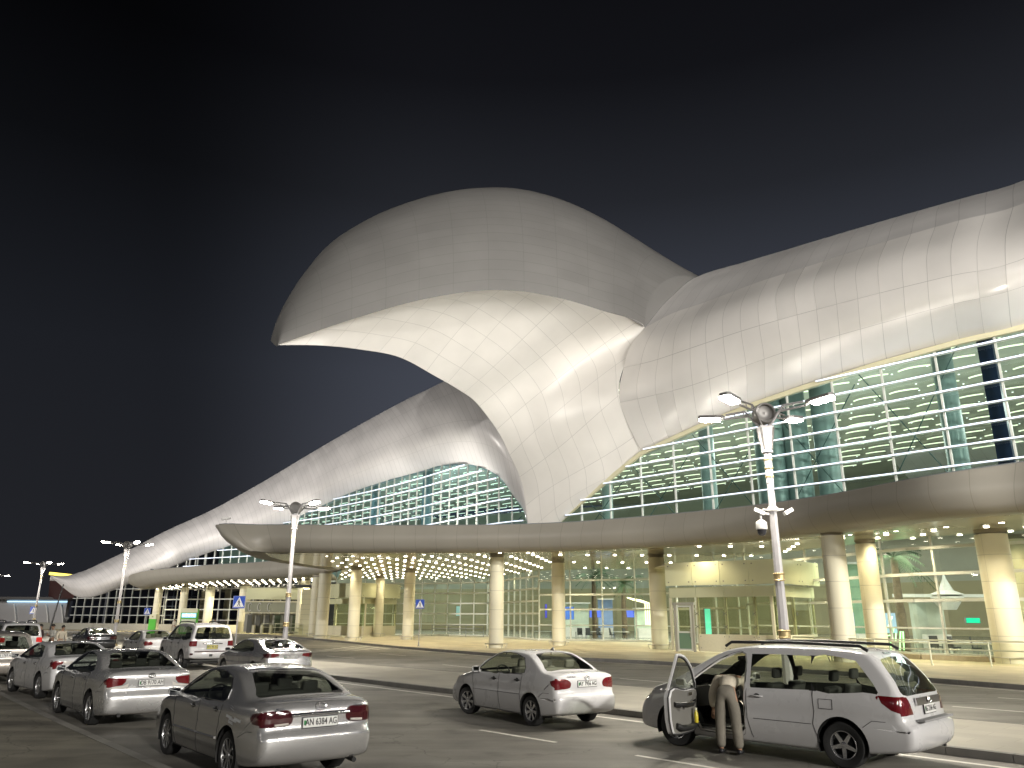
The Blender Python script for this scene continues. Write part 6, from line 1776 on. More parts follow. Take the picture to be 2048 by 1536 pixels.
# ---- newer fastback saloon
camry70 = variant(camry40, paint='silver', belt=(1.04, .95), xr=-2.46, spokes=10, style=1,
  side=[('side_window', smooth_poly([(.92, 1.0), (.55, 1.19), (.15, 1.33), (-.14, 1.36), (-.12, 1.005), (.4, .99)], 4), 'glass'), ('side_window', smooth_poly([(-.20, 1.36), (-.60, 1.345), (-.95, 1.26), (-1.20, 1.10), (-1.14, 1.05), (-.9, 1.03), (-.20, 1.01)], 4), 'glass'),
        ('pillar_trim', [(-.22, 1.0), (-.10, 1.0), (-.10, 1.37), (-.22, 1.37)], 'trimb'), ('tail_light', [(-2.7, .99), (-2.28, .975), (-2.05, .97), (-2.14, .91), (-2.22, .85), (-2.7, .85)], 'reddk')],
  outline=[(-2.20, .24), (-2.38, .28), (-2.45, .38), (-2.47, .54), (-2.455, .66), (-2.43, .76), (-2.42, .88), (-2.43, 1.0), (-2.42, 1.06), (-2.33, 1.085), (-2.05, 1.125), (-1.75, 1.20), (-1.45, 1.30), (-1.15, 1.38), (-.8, 1.43), (-.4, 1.445), (-.05, 1.44), (.3, 1.38), (.7, 1.22), (1.05, 1.04), (1.25, .98), (1.6, .92), (2.0, .82), (2.24, .70), (2.33, .55), (2.33, .38), (2.18, .22), (1.5, .18), (0, .17), (-1.5, .18)],
  ends=[('rear_window', smooth_poly([(-.66, 1.13), (-.60, 1.24), (-.52, 1.34), (-.42, 1.385), (0, 1.40), (.42, 1.385), (.52, 1.34), (.60, 1.24), (.66, 1.13), (.3, 1.15), (-.3, 1.15)], 3), 'glass', (-2.1, -.8)), camry40['ends'][1],
        ('tail_light', [(.42, .90), (.44, .965), (.60, .985), (.95, .995), (.95, .85), (.60, .86)], 'red', (-2.7, -2.0)), camry40['ends'][4]], wintrimm='trimb')
# ---- big four wheel drive
suv = variant(lexus, w=1.97, belt=(1.20, 1.14), xr=-2.50, xf=2.30, wb=2.85, wr=.385, gh=(-2.42, .95), paint='whitecar', glass='cglass_d', spokes=5, style=0, spx=(-1.9, 1.6), drop_r=.13, tumble=.22, taper_r=.05, arch=.07, spine=.75,
  outline=[(-2.25, .42), (-2.42, .44), (-2.50, .50), (-2.52, .66), (-2.49, .78), (-2.44, .82), (-2.45, 1.0), (-2.45, 1.22), (-2.38, 1.50), (-2.30, 1.72), (-2.20, 1.81), (-2.0, 1.85), (-1.4, 1.89), (-.6, 1.91), (0, 1.895), (.35, 1.83), (.75, 1.60), (1.10, 1.32), (1.25, 1.24), (1.6, 1.20), (2.05, 1.12), (2.24, 1.0), (2.30, .80), (2.30, .60), (2.18, .42), (1.5, .36), (0, .34), (-1.5, .36)],
  side=[('side_window', smooth_poly([(.95, 1.20), (.62, 1.50), (.30, 1.72), (0, 1.76), (0, 1.19), (.5, 1.18)], 4), 'glass'), ('side_window', [(-.07, 1.76), (-.95, 1.755), (-1.0, 1.22), (-.07, 1.20)], 'glass'), ('side_window', smooth_poly([(-1.08, 1.74), (-1.95, 1.70), (-2.12, 1.45), (-2.12, 1.25), (-1.10, 1.24)], 3), 'glass'),
        ('tail_light', [(-2.7, 1.17), (-2.30, 1.16), (-2.30, .96), (-2.7, .94)], 'red')],
  ends=[('rear_window', smooth_poly([(-.74, 1.26), (-.72, 1.50), (-.66, 1.68), (-.55, 1.73), (0, 1.745), (.55, 1.73), (.66, 1.68), (.72, 1.50), (.74, 1.26), (.3, 1.24), (-.3, 1.24)], 3), 'glass', (-2.7, -2.0)),
        ('windscreen', smooth_poly([(-.72, 1.27), (-.66, 1.5), (-.58, 1.76), (0, 1.79), (.58, 1.76), (.66, 1.5), (.72, 1.27), (0, 1.28)], 3), 'glass', (.1, 1.25)),
        ('tail_light', [(.66, .96), (.66, 1.17), (1.0, 1.18), (1.0, .94)], 'red', (-2.7, -2.1)), ('reflector', [(.80, .60), (.80, .68), (1.0, .68), (1.0, .60)], 'reddk', (-2.7, -2.1)), ('head_light', [(.55, .84), (.55, 1.02), (.95, 1.06), (.95, .88)], 'clearl', (1.7, 2.6))],
  gaps=[[(1.05, 1.15), (1.0, .80), (.92, .42)], [(-.04, 1.18), (-.04, .4)], [(-1.04, 1.2), (-1.0, .9), (-.95, .60)]], strips=[[(.9, .72), (-.9, .72)]], handles=[(.12, 1.05), (-.86, 1.06)], wintrim=[], mirror=(.80, 1.17), cabin=(-2.2, 1.1), seats=(.10, -.80, -1.55), hrz=1.40, bench_from=9, shelf=None, rvm=(.45, 1.62), exhaust=None, rr=.62)
wagon = variant(suv, w=1.84, belt=(1.10, 1.03), xr=-2.32, xf=2.20, wb=2.65, wr=.33, gh=(-2.3, .95), paint='champ', drop_r=.15, tumble=.30, spx=(-1.7, 1.5), spine=.62, arch=.06,
  outline=[(-2.05, .28), (-2.22, .31), (-2.31, .42), (-2.33, .60), (-2.30, .72), (-2.26, .76), (-2.27, .95), (-2.26, 1.12), (-2.12, 1.34), (-1.98, 1.52), (-1.88, 1.58), (-1.6, 1.62), (-1.0, 1.66), (-.3, 1.67), (.1, 1.64), (.45, 1.52), (.85, 1.26), (1.12, 1.10), (1.3, 1.04), (1.6, .98), (1.95, .88), (2.12, .74), (2.19, .58), (2.18, .40), (2.05, .26), (1.4, .22), (0, .21), (-1.4, .22)],
  side=[('side_window', smooth_poly([(.90, 1.07), (.55, 1.32), (.20, 1.52), (-.05, 1.55), (-.05, 1.06), (.5, 1.05)], 4), 'glass'), ('side_window', [(-.12, 1.55), (-.90, 1.53), (-.98, 1.10), (-.12, 1.08)], 'glass'), ('side_window', smooth_poly([(-1.05, 1.52), (-1.65, 1.46), (-1.88, 1.25), (-1.9, 1.14), (-1.05, 1.12)], 3), 'glass'),
        ('tail_light', [(-2.5, 1.10), (-2.10, 1.12), (-2.05, 1.0), (-2.16, .86), (-2.5, .80)], 'red')],
  ends=[('rear_window', smooth_poly([(-.68, 1.12), (-.62, 1.32), (-.56, 1.46), (-.46, 1.505), (0, 1.52), (.46, 1.505), (.56, 1.46), (.62, 1.32), (.68, 1.12), (.3, 1.10), (-.3, 1.10)], 3), 'glass', (-2.5, -1.8)),
        ('windscreen', smooth_poly([(-.68, 1.12), (-.62, 1.3), (-.5, 1.52), (0, 1.56), (.5, 1.52), (.62, 1.3), (.68, 1.12), (0, 1.14)], 3), 'glass', (.1, 1.2)),
        ('tail_light', [(.74, .82), (.70, .98), (.74, 1.10), (.95, 1.12), (.95, .80)], 'red', (-2.5, -1.9)), ('head_light', [(.5, .62), (.5, .80), (.9, .86), (.9, .66)], 'clearl', (1.6, 2.5))],
  gaps=[[(1.0, 1.03), (.95, .7), (.86, .3)], [(-.08, 1.06), (-.08, .3)], [(-1.0, 1.1), (-.96, .8), (-.92, .5)]], strips=[], handles=[(.10, .95), (-.84, .97)], mirror=(.74, 1.05), cabin=(-2.0, 1.0), seats=(.05, -.80), hrz=1.24, rvm=(.42, 1.44), rr=.66)
# ---- white minivan with its front door open
van = variant(suv, w=1.965, belt=(1.06, 1.00), xr=-2.62, xf=2.42, wb=3.03, wr=.335, gh=(-2.5, 1.25), paint='whitecar', drop_r=.16, tumble=.26, spx=(-2.0, 1.6), spine=.62, arch=.065, n=170, glass='cglass', spokes=5, style=0, interm='interd', taper_r=.06,
  outline=[(-2.35, .28), (-2.54, .32), (-2.62, .42), (-2.645, .58), (-2.62, .70), (-2.53, .735), (-2.51, .84), (-2.50, .98), (-2.46, 1.10), (-2.30, 1.34), (-2.12, 1.56), (-1.98, 1.675), (-1.80, 1.72), (-1.4, 1.75), (-.9, 1.765), (-.3, 1.765), (.2, 1.735), (.6, 1.65), (1.05, 1.43), (1.5, 1.18), (1.72, 1.08), (2.05, .98), (2.28, .82), (2.40, .64), (2.415, .44), (2.28, .26), (1.6, .21), (0, .20), (-1.6, .21)],
  side=[('side_window', smooth_poly([(1.22, 1.04), (.85, 1.33), (.50, 1.53), (.14, 1.61), (.12, 1.06), (.6, 1.03)], 4), 'glass'),
        ('side_window', [(.0, 1.61), (-.5, 1.62), (-1.06, 1.61), (-1.08, 1.10), (-.5, 1.085), (.0, 1.075)], 'glass'), ('side_window', smooth_poly([(-1.12, 1.61), (-1.70, 1.58), (-1.84, 1.50), (-2.12, 1.13), (-1.9, 1.115), (-1.14, 1.10)], 3), 'glass'),
        ('pillar_trim', [(-1.16, 1.09), (-1.04, 1.09), (-1.04, 1.62), (-1.16, 1.62)], 'trimb'), ('tail_light', [(-2.8, 1.07), (-2.12, 1.085), (-2.17, .98), (-2.30, .89), (-2.48, .83), (-2.8, .815)], 'red')],
  ends=[('rear_window', smooth_poly([(-.74, 1.10), (-.70, 1.28), (-.64, 1.46), (-.56, 1.57), (-.42, 1.60), (0, 1.62), (.42, 1.60), (.56, 1.57), (.64, 1.46), (.70, 1.28), (.74, 1.10), (.3, 1.09), (-.3, 1.09)], 3), 'glass', (-2.7, -1.9)),
        ('windscreen', smooth_poly([(-.72, 1.14), (-.66, 1.35), (-.55, 1.58), (0, 1.63), (.55, 1.58), (.66, 1.35), (.72, 1.14), (0, 1.18)], 3), 'glass', (.4, 1.62)),
        ('tail_light', [(.62, .83), (.66, .96), (.70, 1.07), (1.0, 1.08), (1.0, .81)], 'red', (-2.8, -2.1)), ('head_light', [(.5, .66), (.5, .84), (.92, .95), (.92, .72)], 'clearl', (1.75, 2.6))],
  gaps=[[(1.14, .98), (1.12, .66), (1.04, .40), (.96, .30)], [(.06, 1.06), (.06, .60), (.0, .36), (-.02, .30)], [(-1.10, 1.09), (-1.12, .80), (-1.08, .60), (-1.16, .34)], [(.96, .30), (-1.16, .33)], [(-2.20, .72), (-2.0, .72), (-1.86, .62)], [(-.05, .60), (-1.05, .60)], [(-1.42, .98), (-1.42, .84), (-1.20, .84), (-1.20, .98), (-1.42, .98)]], gapmax=.9,
  strips=[], handles=[(-.14, .95)], handlem='whitecar', wintrim=[], mirror=(.95, 1.06), cabin=(-2.2, 1.25), seats=(.15, -.85, -1.75), hrz=1.30, bench_from=9, shelf=None, rvm=(.62, 1.50), exhaust=(-2.50, -.62, .30),
  open_door=[(1.13, 1.02), (1.13, .66), (1.02, .36), (.88, .31), (.25, .31), (.11, .42), (.10, 1.06), (.12, 1.615), (.50, 1.565), (.85, 1.37), (1.24, 1.08)])

GRP = 'cars parked along the kerb'
def hk(spec, rear_hub, u_front, dz, yoff):
    """centre and heading from the near rear hub and the photo column of the front hub"""
    best = None
    for k in range(1200, 1480, 2):
        a = R(k / 10); F = Vector((rear_hub[0] + spec['wb'] * math.cos(a), rear_hub[1] + spec['wb'] * math.sin(a), dz)); u, v = proj(F)
        if best is None or abs(u - u_front) < best[0]: best = (abs(u - u_front), a)
    a = best[1]; f = Vector((math.cos(a), math.sin(a))); l_ = Vector((-f.y, f.x))
    return Vector(rear_hub) + f * spec['wb'] / 2 - l_ * yoff, math.degrees(a)
p_, h_ = hk(camry40, (-8.88, 17.54), 116, .31, .84)
car, Y_ = build_car(camry40, p_, h_, 'silver saloon with pale side skirts parked between the white saloon and the nearest saloon', 'car', GRP)
plate(car, -2.43, .86, 'DB 9170 AH', 0, 0, 'plate', .50, .115); oval_badge(car, -2.43, 1.0, .13, .09, 'three', 0)
p_, h_ = hk(camry50, (-13.1, 22.9), 24, .31, .84)
car, Y_ = build_car(camry50, p_, h_, 'white saloon with wrap around tail lamps behind the silver saloon with side skirts', 'car', GRP)
mb = MB(); mb.tube([(-2.44, .40, .955), (-2.455, 0, .96), (-2.44, -.40, .955)], .028, 8); mb.build('dark_garnish', M_['trimb'], car, smooth=50)
car, Y_ = build_car(wagon, (-18.6, 29.3), 131, 'champagne hatchback with a large number plate cut by the left edge', 'car', GRP)
plate(car, -2.29, .90, 'AI 1769 AG', 4, 0, 'plate', .50, .115)
mb = MB(); mb.tube([(-2.285, .16, 1.02), (-2.305, 0, 1.03), (-2.285, -.16, 1.02)], .022, 8); mb.build('gate_handle', M_['chrome'], car, smooth=50)
car, Y_ = build_car(dict(suv, paint='whitecar'), (-14.55, 37.3), 129, 'white four wheel drive with roof rails and a yellow number plate', 'car', GRP)
plate(car, -2.475, .92, 'YH 98 AG', 3, .0, 'platey', .46, .15, fs=.10)
def rails(car, S, x0, x1, y, z):
    for s in (1, -1):
        mb = MB(); mb.tube([(x0, s * y, z - .07), (x0 - .12, s * y, z), ((x0 + x1) / 2, s * y, z + .02), (x1 + .12, s * y, z - .01), (x1, s * y, z - .08)], .026, 8); mb.build('roof_rail', M_['trimb'], car, smooth=50)
rails(car, suv, .3, -1.9, .66, 1.95)
mb = MB(); mb.tube([(-2.47, .42, 1.06), (-2.48, -.42, 1.06)], .024, 8); mb.build('chrome_garnish', M_['chrome'], car, smooth=50); oval_badge(car, -2.455, 1.15, .13, .09, 'three', 2)
mb = MB(); mb.box((-2.505, 0, .74), (.03, 1.5, .05)); mb.build('bumper_step', M_['reddk'], car); mb = MB(); mb.box((-2.52, .05, .58), (.03, .14, .10)); mb.build('tow_cover', M_['trimb'], car)
car, Y_ = build_car(camry70, (-9.15, 30.0), 130, 'grey silver fastback saloon right of the four wheel drive with yellow plate', 'car', GRP)
plate(car, -2.435, .86, 'AL 9515 AG', 0, 0, 'plate', .50, .11); oval_badge(car, -2.43, 1.0, .13, .09, 'three', 0)
mb = MB(); mb.prism([(-.95, 1.455), (-1.10, 1.50), (-1.16, 1.445)], -.02, .02, Matrix.Rotation(R(90), 4, 'X')); mb.build('roof_antenna', M_['trimb'], car)
car, Y_ = build_car(dict(corolla, steer=0), (-19.2, 43.0), 130, 'small white saloon hidden in part by the white four wheel drive', 'car', GRP)
car, Y_ = build_car(dict(lexus, paint='darkcar', glass='cglass'), (-27.2, 52.8), 130, 'dark glossy saloon in front of the two standing men, far left', 'car', GRP)
car, Y_ = build_car(dict(suv, paint='whitecar', side=[x if x[0] != 'tail_light' else (x[0], x[1], 'redon') for x in suv['side']], ends=[x if x[0] != 'tail_light' else (x[0], x[1], 'redon', x[3]) for x in suv['ends']]), (-25.4, 41.2), 131, 'white four wheel drive with lit red tail lamps at the left edge', 'car', GRP)
rails(car, suv, .3, -1.9, .66, 1.95)
# the small saloon alone on the road
p_, h_ = carpos((-1.02, 19.79), (.42, 17.70), .80, 2.6)
car, Y_ = build_car(corolla, p_, h_, 'small white saloon standing alone in the road beside the island kerb', 'car', 'cars standing in the road', 'standing_car')
plate(car, -2.215, .87, 'AY 7956 AG', 2, 0, 'plate', .50, .115); oval_badge(car, -2.205, .99, .12, .085, 'three', 4); badge(car, 'COROLLA', .045, -2.205, .42, 1.015, 6)
mb = MB(); mb.prism([(-.95, 1.50), (-1.04, 1.56), (-1.08, 1.50)], -.015, .015, Matrix.Rotation(R(90), 4, 'X')); mb.build('roof_antenna', M_['trimb'], car)
# ---------------- minivan
VP, VH = (4.73, 14.70), 135.0
car, Yv = build_car(van, VP, VH, 'white minivan with black roof rails and its driver door open', 'car', 'cars standing in the road', 'minivan')
rails(car, van, .55, -1.95, .66, 1.795)
plate(car, -2.525, .88, 'AG 2164 AG', 3, -.02, 'plate', .48, .13)
mb = MB(); mb.box((-2.52, 0, 1.0), (.03, 1.02, .11), M=Matrix.Rotation(R(0), 4, 'Y')); mb.build('gate_garnish', M_['chrome'], car); oval_badge(car, -2.54, 1.0, .12, .085, 'three', 0)
mb = MB(); mb.box((-1.99, 0, 1.66), (.05, .30, .03), M=Matrix.Rotation(R(-40), 4, 'Y')); mb.build('high_brake_lamp', M_['reddk'], car)
mb = MB(); mb.tube([(-2.36, -.05, 1.22), (-2.42, .30, 1.15), (-2.47, .38, 1.11)], .012, 6); mb.build('rear_wiper', M_['trimb'], car)
mb = MB(); mb.box((-2.60, 0, .745), (.12, 1.3, .03)); mb.build('bumper_pad', M_['skirt'] if False else pm('bumper_pad_grey', (.25, .25, .25), .6), car)
# frame of the door opening
od = van['open_door']
tube_on([(x, Yv(x, z) - .035, z) for x, z in smooth_poly(od, 3)] + [(od[0][0], Yv(*od[0]) - .035, od[0][1])], .035, 'door_aperture', M_['white'], car)
tube_on([(x, Yv(x, z) - .012, z) for x, z in smooth_poly(od, 3)] + [(od[0][0], Yv(*od[0]) - .012, od[0][1])], .014, 'door_seal', M_['trimb'], car)
mb = MB(); mb.box((.55, .80, .335), (1.1, .26, .05)); mb.build('sill_plate', pm('sill_grey', (.30, .30, .30), .5), car)
# the open door, hinged on its front edge
hx, hz_ = 1.12, 0; hy = Yv(1.1, .7) - .02
door = empty('open_door', (hx, hy, 0), R(-84)); door.parent = car
door['label'] = 'driver door swung wide open, with grey inner trim'
def dpt(x, z, off): return Vector((x - hx, Yv(x, z) - hy + off, z))
dpoly = smooth_poly([(1.10, .99), (1.10, .66), (1.0, .37), (.86, .32), (.27, .32), (.13, .43), (.12, 1.03), (.62, 1.01)], 4)
def skin(poly, off, name, m, par, bev=False):
    mb = MB(); c = (sum(p[0] for p in poly) / len(poly), sum(p[1] for p in poly) / len(poly)); n = len(poly); rg = 5; vs = [dpt(c[0], c[1], off)]
    for r_ in range(1, rg + 1):
        for p in poly: x = c[0] + (p[0] - c[0]) * r_ / rg; z = c[1] + (p[1] - c[1]) * r_ / rg; vs.append(dpt(x, z, off))
    fs = [(0, 1 + k, 1 + (k + 1) % n) for k in range(n)]
    for r_ in range(rg - 1):
        for k in range(n): a = 1 + r_ * n; fs.append((a + k, a + n + k, a + n + (k + 1) % n, a + (k + 1) % n))
    mb.add(vs, fs); return mb.build(name, m, par, smooth=50)
skin(dpoly, 0, 'door_skin', M_['whitecar'], door)
inn = [(hx + .0 + (x - .62) * .93 + .62 - hx, .66 + (z - .66) * .93) for x, z in dpoly]
skin(inn, -.11, 'door_trim', pm('door_trim_grey', (.16, .155, .14), .65), door)
rim_ = MB(); nn_ = len(dpoly); vs = [dpt(x, z, 0) for x, z in dpoly] + [dpt(x, z, -.07) for x, z in dpoly] + [dpt(x, z, -.11) for x, z in inn]
fs = [(k, (k + 1) % nn_, nn_ + (k + 1) % nn_, nn_ + k) for k in range(nn_)] + [(nn_ + k, nn_ + (k + 1) % nn_, 2 * nn_ + (k + 1) % nn_, 2 * nn_ + k) for k in range(nn_)]
rim_.add(vs, fs); rim_.build('door_edge', M_['whitecar'], door)
tube_on([dpt(x, z, -.085) for x, z in dpoly] + [dpt(dpoly[0][0], dpoly[0][1], -.085)], .012, 'door_seal', M_['trimb'], door)
wf = [(1.14, 1.02), (.86, 1.32), (.52, 1.52), (.30, 1.585), (.135, 1.60), (.13, 1.02)]
def cr2(pl, k=5):
    P = [Vector(p) for p in pl]; return [tuple(cr(P, i / k)) for i in range((len(P) - 1) * k + 1)]
wfs = cr2(wf[:5], 4) + [wf[5]]
tube_on([dpt(x, z, -.03) for x, z in wfs], .028, 'window_frame', M_['whitecar'], door)
tube_on([dpt(x + (.03 if x < .2 else -.015), z - .03 if z > 1.1 else z, -.04) for x, z in wfs], .018, 'window_seal', M_['trimb'], door)
mb = MB(); vs = [dpt(x, z, -.03) for x, z in wfs]; mb.add(vs, [tuple(range(len(vs)))]); mb.build('side_window', M_['cglass'], door)
# inner trim details: armrest, handle, pocket, speaker, yellow bottle
mb = MB(); mb.tube([dpt(.95, .80, -.13), dpt(.75, .77, -.19), dpt(.35, .79, -.19), dpt(.22, .80, -.14)], .04, 8); mb.build('armrest', M_['trimb'], door, smooth=50)
mb = MB(); mb.tube([dpt(.92, .83, -.17), dpt(.60, .80, -.22), dpt(.45, .80, -.22)], .014, 6); mb.tube([dpt(.42, .76, -.20), dpt(.36, .72, -.22), dpt(.30, .76, -.20)], .012, 6); mb.build('pull_handle', M_['chrome'], door, smooth=50)
mb = MB(); mb.tube([dpt(.92, .43, -.14), dpt(.70, .41, -.18), dpt(.36, .42, -.18), dpt(.26, .46, -.13)], .05, 8); mb.build('door_pocket', M_['trimb'], door, smooth=50)
mb = MB(); mb.box(tuple(dpt(.80, .93, -.125)), (.14, .02, .05)); mb.build('inner_handle', M_['chrome'], door)
M_['mirr']; c_ = dpt(1.0, 1.06, .03)
mirror(door, c_.x, c_.y + .02, 1.04, 1, M_['whitecar'])
b0 = Matrix.Translation((VP[0], VP[1], 0)) @ Matrix.Rotation(R(VH), 4, 'Z') @ Matrix.Translation((hx, hy, 0)) @ Matrix.Rotation(R(-84), 4, 'Z')
w_ = b0 @ dpt(.86, .47, -.20)
t = tag(empty('drink_bottle', w_), 'yellow capped bottle standing in the pocket of the open minivan door', 'bottle')
mb = MB(); mb.lathe([(.035, 0), (.037, .02), (.037, .14), (.02, .18), (.018, .20)], 14); mb.build('bottle', pm('yellow_bottle', (.55, .45, .03), .3), t, smooth=50)
mb = MB(); mb.lathe([(.022, .20), (.022, .235), (0, .237)], 12); mb.build('cap', pm('pale_cap', (.75, .75, .55), .4), t)
# ================================================================== PEOPLE
M_['skin'] = pm('skin', (.36, .21, .14), .55)
M_['hair'] = pm('dark_hair', (.02, .016, .013), .7, noise=.2, nscale=30)
def skin_mesh(name, verts, edges, radii, m, parent, root=0, sub=2):
    me = bpy.data.meshes.new(name); me.from_pydata(verts, edges, []); me.update()
    o = bpy.data.objects.new(name, me); col.objects.link(o)
    md = o.modifiers.new('skin', 'SKIN'); md.use_smooth_shade = True; md.branch_smoothing = .6
    if not me.skin_vertices:
        me.skin_vertices.new()
    sv = me.skin_vertices[0].data
    for i, r_ in enumerate(radii):
        rr = r_ if isinstance(r_, tuple) else (r_, r_); sv[i].radius = rr; sv[i].use_root = (i == root)
    sb = o.modifiers.new('sub', 'SUBSURF'); sb.levels = sub; sb.render_levels = sub
    dg = bpy.context.evaluated_depsgraph_get(); dg.update()
    m2 = bpy.data.meshes.new_from_object(o.evaluated_get(dg)); m2.name = name
    m2.materials.clear(); m2.materials.append(m); m2.polygons.foreach_set('use_smooth', [True] * len(m2.polygons))
    bpy.data.objects.remove(o)
    return link(name, m2, parent)
class Sk:
    def __init__(s): s.v = []; s.e = []; s.r = []
    def a(s, p, r_, frm=None):
        s.v.append(tuple(p)); s.r.append(r_); i = len(s.v) - 1
        if frm is not None: s.e.append((frm, i))
        return i
    def chain(s, pts, frm=None):
        for p, r_ in pts: frm = s.a(p, r_, frm)
        return frm
def person(loc, rz, label, J, shirt, trousers, shoes='black_shoe', hands=True, H=1.75, sleeve=1.0, group=None):
    """J: joints in metres, person faces +y. keys: pelvis chest neck head, shoL elbL hanL ..., hipL kneL ankL ..."""
    t = tag(empty('person', loc, rz), label, 'person', group)
    V = {k: Vector(v) for k, v in J.items()}
    def body(extra, sel, name, m, par, hands_=False):
        S = Sk(); P = S.a(V['pelvis'], .115 + extra)
        sp = S.a(V['pelvis'].lerp(V['chest'], .5), (.125 + extra, .10 + extra), P) if sel != 'legs' else S.a(V['pelvis'].lerp(V['chest'], .26), (.135 + extra * .7, .115 + extra * .7), P)
        if sel != 'legs':
            ch = S.a(V['chest'], (.145 + extra, .105 + extra), sp)
            if sel == 'body':
                nk = S.a(V['neck'], .055, ch); d = (V['head'] - V['neck'])
                jw = S.a(V['neck'] + d * .45, (.062, .066), nk); hd = S.a(V['head'], (.082, .098), jw); S.a(V['head'] + d.normalized() * .075, (.062, .07), hd)
            else: S.a(V['chest'].lerp(V['neck'], .75), .07 + extra, ch)
            for s in 'LR':
                sh = S.a(V['sho' + s], .060 + extra, ch); up = S.a(V['sho' + s].lerp(V['elb' + s], .5), .047 + extra, sh); el = S.a(V['elb' + s], .040 + extra, up)
                if sel == 'body':
                    fo = S.a(V['elb' + s].lerp(V['han' + s], .45), .038, el); wr = S.a(V['han' + s], (.028, .022), fo)
                    if hands_:
                        d = (V['han' + s] - V['elb' + s]).normalized(); sd = d.cross(Vector((0, 1, 0.2))).normalized(); fw = sd.cross(d)
                        pm_ = S.a(V['han' + s] + d * .055, (.040, .018), wr)
                        for q, (off, L) in enumerate(((-.030, .070), (-.010, .080), (.010, .075), (.029, .058))):
                            b = V['han' + s] + d * .085 + sd * off; k1 = S.a(b, .010, pm_); k2 = S.a(b + d * L * .5 + fw * .010, .009, k1); S.a(b + d * L * .9 + fw * .030, .0075, k2)
                        th = S.a(V['han' + s] + d * .035 + fw * .03 + sd * .02, .012, wr); S.a(V['han' + s] + d * .085 + fw * .055 + sd * .015, .010, th)
                    else: S.a(V['han' + s] + d_hand(V, s) * .09, (.034, .02), wr)
                elif sleeve >= 1: S.a(V['elb' + s].lerp(V['han' + s], .85), .036 + extra * .6, el)
        if sel != 'shirt':
            for s in 'LR':
                hp = S.a(V['hip' + s], .095 + extra, P); th = S.a(V['hip' + s].lerp(V['kne' + s], .5), .078 + extra, hp); kn = S.a(V['kne' + s], .058 + extra * 1.2, th)
                cf = S.a(V['kne' + s].lerp(V['ank' + s], .4), .056 + extra * 1.3, kn); an = S.a(V['ank' + s], .038 + extra * 1.6, cf)
                if sel == 'body': S.a(V['ank' + s] + Vector((0, .10, -.045)), (.035, .025), an)
        return skin_mesh(name, S.v, S.e, S.r, m, par)
    def d_hand(V, s): return (V['han' + s] - V['elb' + s]).normalized()
    b = body(0, 'body', 'body', M_['skin'], t, hands)
    body(.034, 'shirt', 'shirt', shirt, t); body(.026, 'legs', 'trousers', trousers, t)
    for s in 'LR':
        S = Sk(); a_ = V['ank' + s]; r0 = S.a((a_.x, a_.y - .05, .055), .045); S.chain([((a_.x, a_.y + .06, .05), (.048, .042)), ((a_.x, a_.y + .19, .04), (.042, .03))], r0); skin_mesh('shoe', S.v, S.e, S.r, M_['black'], t, sub=1)
    # hair cap, face
    hd = V['head']; ax_ = (hd - V['neck']).normalized(); fr = Vector(J.get('face', (0, 1, 0))).normalized(); fr = (fr - ax_ * fr.dot(ax_)).normalized(); rt_ = fr.cross(ax_)
    Mh = Matrix((rt_, fr, ax_)).transposed().to_4x4(); Mh.translation = hd + ax_ * .02
    mb = MB(); vs = []; fs = []; n = 20; m_ = 9
    for i in range(m_ + 1):
        th = math.pi * .62 * i / m_
        for k in range(n):
            a = 2 * math.pi * k / n; rr = 1.0
            x, y, z = math.sin(th) * math.cos(a), math.sin(th) * math.sin(a), math.cos(th)
            if y > .35 and z < .45: y *= .80; x *= .93
            vs.append(Mh @ Vector((x * .087, y * .104 - .008, z * .112 + .012)))
    for i in range(m_):
        for k in range(n): fs.append((i * n + k, i * n + (k + 1) % n, (i + 1) * n + (k + 1) % n, (i + 1) * n + k))
    mb.add(vs, fs); mb.build('hair', M_['hair'], t, smooth=60)
    mb = MB()
    mb.add([Mh @ Vector(p) for p in ((-.012, .088, -.035), (.012, .088, -.035), (0, .118, -.04), (0, .09, .005))], [(0, 1, 2), (1, 3, 2), (3, 0, 2), (0, 3, 1)])
    for sx in (-1, 1): mb.box(Mh @ Vector((sx * .083, -.005, -.015)), (.018, .035, .06), M=Mh.to_3x3().to_4x4())
    mb.build('nose_and_ears', M_['skin'], b)
    mb = MB()
    for sx in (-1, 1): mb.box(Mh @ Vector((sx * .032, .088, .0)), (.024, .012, .012), M=Mh.to_3x3().to_4x4())
    mb.box(Mh @ Vector((0, .088, -.062)), (.045, .012, .008), M=Mh.to_3x3().to_4x4()); mb.build('eyes_and_mouth', M_['hair'], b)
    return t
def cloth(name, c): return pm(name, c, .85, noise=.12, nscale=6, bump=.4, bscale=14)
stand = dict(pelvis=(0, 0, .96), chest=(0, .0, 1.32), neck=(0, .01, 1.49), head=(0, .03, 1.62), shoL=(-.19, 0, 1.41), elbL=(-.25, -.02, 1.12), hanL=(-.24, .06, .88), shoR=(.19, 0, 1.41), elbR=(.25, -.02, 1.12), hanR=(.24, .06, .88),
             hipL=(-.09, 0, .90), kneL=(-.10, .02, .49), ankL=(-.11, 0, .09), hipR=(.09, 0, .90), kneR=(.10, .02, .49), ankR=(.11, 0, .09))
bend = dict(pelvis=(0, -.02, .98), chest=(-.02, .34, 1.16), neck=(-.03, .53, 1.10), head=(-.04, .65, 1.02), face=(0, .2, -1), shoL=(-.22, .33, 1.14), elbL=(-.33, .30, .88), hanL=(-.35, .36, .62), shoR=(.18, .37, 1.13), elbR=(.24, .58, .86), hanR=(.18, .78, .74),
            hipL=(-.10, -.03, .91), kneL=(-.135, .0, .50), ankL=(-.145, -.01, .09), hipR=(.10, -.03, .91), kneR=(.125, -.01, .50), ankR=(.15, -.02, .09))
